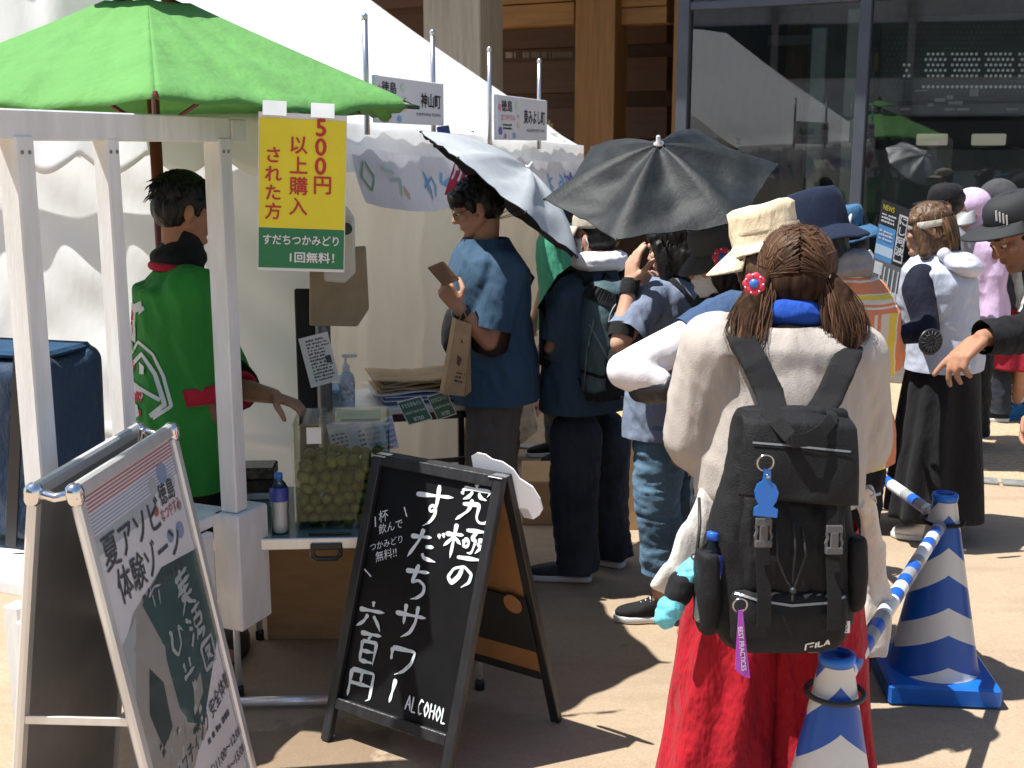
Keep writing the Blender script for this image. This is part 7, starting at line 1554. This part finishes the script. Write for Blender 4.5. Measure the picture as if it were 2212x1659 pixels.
def flapfn(u, v):
    xl, xr = 1606 + (1590 - 1606) * v, 1848 + (1846 - 1848) * v; x = xl + (xr - xl) * u; y0 = 890 + 40 * max(0, u - .55) * .9; y1 = 1066 + 22 * u; y = y0 + (y1 - y0) * v
    return bk(x, y) + bn_ * (.004 + .030 * math.sin(min(1, v * 1.15) * math.pi / 2) ** .6 - .045 * max(0, .10 - v) / .10 + .010 * math.sin(math.pi * u) + .003 * math.sin(u * 11 + v * 7) * v - .012 * (abs(u - .5) * 2) ** 6)
flap = solid(MB().grid(flapfn, 40, 26).build('flap', packm, bp, True), .006)
zipm = P_('grey_zip_teeth', (.30, .31, .32), .35, metal=.4)
decal(flap, [[(1626, 956), (1700, 962), (1836, 976)]], [zipm], 'zip', .0045, .003, bp); decal(flap, [[(1626, 952), (1700, 957), (1836, 970)], [(1626, 961), (1700, 967), (1836, 982)]], strap_m, 'zip_tape', .005, .0022, bp)
def ribbon(pts, w, mat, nm, th=.004, lift=None):
    P = [np.asarray(p) for p in pts]; mb = MB(); V = []
    for i, p in enumerate(P):
        t_ = unit(P[min(i + 1, len(P) - 1)] - P[max(0, i - 1)]); s_ = unit(np.cross(t_, bn_)); n2 = np.cross(s_, t_); V += [p - s_ * w / 2, p + s_ * w / 2, p + s_ * w / 2 - n2 * th, p - s_ * w / 2 - n2 * th]
    F = [(4 * i + k, 4 * i + (k + 1) % 4, 4 * i + 4 + (k + 1) % 4, 4 * i + 4 + k) for i in range(len(P) - 1) for k in range(4)] + [(3, 2, 1, 0), tuple(4 * (len(P) - 1) + k for k in range(4))]
    return mesh_obj(nm, V, F, mat, bp, False)
ribbon([bk(1655, 885, .0), bk(1668, 905, .028), bk(1690, 935, .055), bk(1702, 944, .058)], 30 * pxm, strap_m, 'grab_handle'); ribbon([bk(1694, 945, .06), bk(1725, 942, .062), bk(1760, 925, .05), bk(1792, 902, .022), bk(1800, 888, -.01)], 28 * pxm, strap_m, 'grab_handle')
for x, yb, ye in ((1637, 1140, 1345), (1787, 1155, 1352)):
    ribbon([bk(x + 2, yb + 28, .030), bk(x + 4, yb + 80, .032), bk(x + 5, 1285, .036), bk(x + 4, ye, .036)], 30 * pxm, strap_m, 'webbing_strap', .003)
    ribbon([bk(x - 2, yb - 62, .042), bk(x - 1, yb - 20, .045)], 26 * pxm, strap_m, 'webbing_strap', .003)
    mb = MB(); c = bk(x, yb, .046); U_, V_ = BK.ux, BK.uy
    mb.box(c + V_ * 22 * pxm, (17 * pxm, 8 * pxm, .005), (U_, V_, bn_), bev=.0015).box(c - V_ * 2 * pxm, (9 * pxm, 18 * pxm, .006), (U_, V_, bn_), bev=.002).box(c - V_ * 24 * pxm, (18 * pxm, 8 * pxm, .0065), (U_, V_, bn_), bev=.002)
    for sg in (-1, 1): mb.tube([c + U_ * sg * 15 * pxm + V_ * 14 * pxm, c + U_ * sg * 13.5 * pxm + V_ * 2 * pxm, c + U_ * sg * 17 * pxm - V_ * 8 * pxm, c + U_ * sg * 15 * pxm - V_ * 16 * pxm], .004, 6)
    mb.build('buckle', M('grey_buckle', (.085, .085, .09), .25, .1, 20), bp)
cord = P_('black_cord', (.022, .022, .024), .5)
mb = MB(); mb.tube([bk(1706, 1120, .026), bk(1710, 1180, .030), bk(1702, 1230, .036), bk(1700, 1262, .042)], .0028, 6).tube([bk(1672, 1130, .024), bk(1670, 1200, .032), bk(1688, 1245, .040), bk(1700, 1262, .044)], .0028, 6).tube([bk(1726, 1135, .026), bk(1732, 1190, .03), bk(1712, 1235, .04), bk(1702, 1262, .044)], .0028, 6); mb.sphere(bk(1700, 1264, .046), .008, 6).tube([bk(1700, 1266, .046), bk(1697, 1286, .05)], .003, 6); mb.build('draw_cord', cord, bp, True)
fp = [o for o in bp.children if o.name.startswith('front_pocket')][0]
decal(fp, [[(1588, 1282), (1640, 1298), (1710, 1308), (1790, 1302), (1838, 1284)]], zipm, 'zip', .0055, .003, bp)
ringm = P_('steel_ring', (.5, .5, .5), .2, metal=1)
def ring(x, y, r, l): c = bk(x, y, l); return MB().tube([c + BK.ux * r * pxm * math.cos(a) + BK.uy * r * pxm * math.sin(a) + bn_ * .004 * math.sin(a) for a in np.linspace(0, 6.2832, 25)], .0022, 6, cap=False)
kr = setp(ring(1637, 990, 17, .062).build('key_ring', ringm, None, True), 'round steel key ring with a blue tag at the backpack flap zip', 'key ring')
t4 = lambda x, y, l: bk(1382.4 + x * .4792, 864 + y * .4792, l)
tagm = P_('glossy_blue_tag', (.01, .15, .55), .25, coat=.3)
MB().prism([t4(x, y, .058) for x, y in ((526, 290), (555, 292), (556, 345), (576, 360), (590, 395), (580, 432), (564, 455), (586, 468), (582, 505), (480, 495), (482, 462), (502, 448), (488, 420), (484, 388), (496, 358), (520, 342))][::-1], bn_ * .005).build('tag', tagm, kr)
MB().lathe(t4(541, 322, .064), [(.005, 0), (.004, .002), (.0005, .0025)], 12, (BK.ux, BK.uy, bn_)).build('rivet', ringm, kr, True)
kr2 = setp(ring(1586, 1293, 15, .052).build('key_ring', ringm, None, True), 'shiny key ring with a purple ribbon on the lower backpack pocket', 'key ring')
pur = P_('purple_ribbon', (.40, .06, .46), .5)
MB().prism([t4(x, y, .056) for x, y in ((416, 915), (434, 915), (445, 1040), (466, 1214), (436, 1205), (400, 1176), (408, 1040))][::-1], bn_ * .003).build('ribbon_strap', pur, kr2)
mb = MB(); a0, a1 = t4(419, 985, .0602), t4(436, 1178, .0602); d_ = unit(a1 - a0); write(mb, 'BEST PRACTICES', a0 - np.cross(bn_, d_) * .004, d_, np.cross(bn_, d_), .015, .01, 0, fit=np.linalg.norm(a1 - a0)); mb.build('lettering', white_paint, kr2)
# logo and side label
mb = MB(); sk = unit(BK.ux + BK.uy * .16)
L4 = lambda x, y: t4(x, y, .036)
fpo = []
brush_m = P_('logo_white', (.70, .70, .70), .5)
decal(body_o if False else fp, [([(1738, 1402), (1740, 1390), (1758, 1386)], .004, 0), ([(1748, 1395), (1756, 1393)], .0035, 0), ([(1761, 1397), (1763, 1386)], .004, 0), ([(1768, 1384), (1767, 1395), (1777, 1392)], .004, 0), ([(1779, 1392), (1787, 1381), (1790, 1390)], .004, 0), ([(1781, 1389), (1789, 1387)], .003, 0)], brush_m, 'logo', .004, .0035, bp, step=2)
lc = bk(1822, 1351, .012); MB().box(lc, (.0105, .0135, .001), (BK.ux, BK.uy, bn_)).build('woven_label', white_paint, bp)
mb = MB(); write(mb, 'FILA', lc + BK.ux * .0045 - BK.uy * .011 + bn_ * .0015, BK.uy, -BK.ux, .011, .02, 0, fit=.022); mb.build('label_lettering', black_pl, bp)
# shoulder straps over the shoulders
def sstrap(pts, w): 
    pr = []
    for i in range(len(pts) - 1):
        d_ = pts[i + 1] - pts[i]; yv = unit(np.cross(d_, W7.r)); xv = np.cross(yv, d_); pr.append(p_box((pts[i] + pts[i + 1]) / 2, (np.linalg.norm(d_) / 2 + .012, w / 2, .009), (d_, xv, yv)))
    return blob('shoulder_strap', pr, strap_m, bp, .006, 4)
sstrap([bk(1682, 905, -.03), at(1662, 850, 2.66), at(1632, 785, 2.70), at(1606, 738, 2.745), at(1590, 712, 2.82), at(1588, 705, 2.92), at(1592, 780, 3.02)], .066)
sstrap([bk(1762, 915, -.03), at(1790, 860, 2.68), at(1815, 805, 2.72), at(1832, 765, 2.77), at(1838, 742, 2.84), at(1836, 738, 2.93), at(1830, 800, 3.03)], .064)
# bottle in the side pocket, folded parasol tied at the side
btx = (BK.ux, unit(np.cross(BK.uy + BK.ux * .06, BK.ux)) * -1, unit(BK.uy + BK.ux * .06)); pb_ = bk(1533, 1352, -.038); Rb = np.array([unit(np.cross(A3(0, 1, 0), btx[2])), A3(0, 1, 0), btx[2]])
pet_bottle(pb_, .205, 'plastic bottle with bright blue cap in the backpack side pocket', (.02, .12, .62), (Rb[0], unit(np.cross(btx[2], Rb[0])), btx[2]))
fb = cloth('aqua_nylon', (.16, .55, .66), .12, 300, .3, .9, .45); fu = empty('folded_umbrella', at(1465, 1290, 2.58), 'folded umbrella in aqua blue cloth with black band beside the backpack', 'umbrella')
u0, u1, u2, u3 = at(1496, 1222, 2.60), at(1476, 1258, 2.59), at(1462, 1290, 2.58), at(1436, 1335, 2.575)
blob('wrapped_cloth', chain([u0, u0 * .4 + u1 * .6, u1], [.018, .028, .029]) + chain([u2, u2 * .5 + u3 * .5, u3], [.025, .029, .024]) + [p_cap(u1, .026, u2, .024)], fb, fu, .0045, 2, [(.006, (20, 20, 55), 20), (.003, (40, 40, 60), 10)])
blob('closing_band', [p_cap(u1 + (u2 - u1) * .1, .034, u1 + (u2 - u1) * .85, .031)], blk_c, fu, .005, 2, [(.003, (30, 30, 30), 0)])
MB().tube([u0, at(1505, 1200, 2.60)], .012, 10).build('handle', black_pl, fu, True)
MB().tube([at(1505, 1200, 2.6), at(1512, 1130, 2.66), at(1510, 1075, 2.70)], .004, 6).build('wrist_loop', cord, fu, True)
MB().tube([at(1875, 1050, 2.62), at(1888, 1062, 2.60), at(1892, 1085, 2.60), at(1880, 1072, 2.60), at(1902, 1066, 2.60)], .003, 6).build('hanging_cord', P_('pale_cord', (.55, .55, .55), .4), bp, True)
# ================================================================= cones and bars of the queue line
cm, t, b = newmat('cone_stripes'); v = coords(t); X, Y, Z = (axis_of(t, v, i) for i in range(3))
th = math_(t, 'ABSOLUTE', math_(t, 'ARCTAN2', X, math_(t, 'MULTIPLY', Y, -1)))          # 0 facing the camera side
tri = math_(t, 'SUBTRACT', math.pi / 2, math_(t, 'ABSOLUTE', math_(t, 'SUBTRACT', th, math.pi / 2)))
ph = math_(t, 'FRACT', math_(t, 'MULTIPLY', math_(t, 'ADD', Z, math_(t, 'MULTIPLY', tri, .058)), 5.0))
ws = math_(t, 'MULTIPLY', math_(t, 'GREATER_THAN', ph, .165), math_(t, 'LESS_THAN', ph, .625))
low_ = math_(t, 'GREATER_THAN', Z, .075); top_ = math_(t, 'LESS_THAN', Z, .672)
ws = math_(t, 'MULTIPLY', math_(t, 'MULTIPLY', ws, low_), top_)
grime = noise(t, v, 9, 5, .7)
lk(t, mixc(t, ws, mixc(t, math_(t, 'MULTIPLY', grime, .8), (.006, .105, .47), (.010, .065, .30)), mixc(t, math_(t, 'MULTIPLY', grime, .7), (.74, .74, .72), (.52, .51, .49))), b.inputs['Base Color']); b.inputs['Roughness'].default_value = .38; bump(t, b, noise(t, v, 60, 2), .06, .004)
blue_r = M('cone_blue_rubber', (.006, .12, .50), .4, .15, 6); rub = M('black_rubber_ring', (.022, .022, .024), .5, .2, 20)
def cone(base, yaw, lab):
    root = empty('traffic_cone', base, lab, 'traffic cone', 'blue and white cones of the queue line'); ca, sa = math.cos(yaw), math.sin(yaw); ax = (A3(ca, sa, 0), A3(-sa, ca, 0), UP)
    MB().box(base + UP * .038, (.185, .185, .036), ax, bev=.009).build('cone_base', blue_r, root)
    o = MB().lathe(base, [(.158, .072), (.150, .082), (.144, .11), (.097, .36), (.052, .60), (.040, .672), (.041, .674), (.041, .695), (.032, .697), (.030, .64)], 40, cap=False).build('cone_body', cm, root, True)
    MB().lathe(base + UP * .676, [(.0415, 0), (.043, .006), (.043, .02), (.033, .023), (.031, .012)], 32, cap=False).build('cone_rim', P_('bright_blue_rim', (.012, .17, .62), .35), root, True)
    return root, ax
CF = gr(2012, 1478) + A3(-.0, 0, 0); CN = at(1808, 1412, 2.60); CN[2] = 0; CT = A3(1.40, 5.02, 0)
cone(CF, -.10, 'blue cone with white chevrons standing on its square base, ringed by two bars'); cone(CN, .1, 'nearest blue and white cone, cut off by the bottom edge of the photo'); cone(CT, .1, 'blue and white cone mostly hidden behind the black backpack')
def ringpart(p, r, tilt): x = A3(1, 0, 0); y = unit(A3(0, 1, tilt)); return [p + x * r * math.cos(a) + y * r * math.sin(a) for a in np.linspace(0, 6.2832, 29)]
wb = [P_('bar_white', (.76, .76, .75), .35), P_('bar_blue', (.015, .11, .48), .35), P_('bar_grey', (.30, .31, .32), .35)]
def bar(pa, pb, lab, za, zb, seed):
    a = pa + UP * za; b_ = pb + UP * zb; d_ = unit(b_ - a); e0, e1 = a + d_ * .075, b_ - d_ * .075
    root = empty('barrier_bar', (a + b_) / 2, lab, 'barrier bar', 'striped bars between the cones')
    L = np.linalg.norm(e1 - e0); n = max(4, int(L / .062)); x = unit(np.cross(d_, UP)); mb = MB(); prof = []; mi = []
    for i in range(n): prof += [(.0215, L * i / n)]; mi.append((0, 1, 0, 1, 2, 1, 2, 0)[(i + seed) % 8] if i else 0)
    prof.append((.0215, L)); mb.lathe(e0, prof, 16, (x, np.cross(d_, x), d_), mi=mi); mb.build('tube', wb, root, True)
    for p, e, zr, dd in ((pa, e0, za, d_), (pb, e1, zb, -d_)):
        MB().tube(ringpart(p + UP * zr, .066, .0), .0068, 8, cap=False).build('ring', rub, root, True); MB().tube([e - dd * .022, e + dd * .03], [.012, .0225], 10).build('socket', rub, root, True)
bar(CN, CF, 'striped blue and white bar between the near cone and the standing cone', .60, .60, 0); bar(CF, CT, 'striped bar running back from the standing cone behind the backpack', .60, .585, 3)
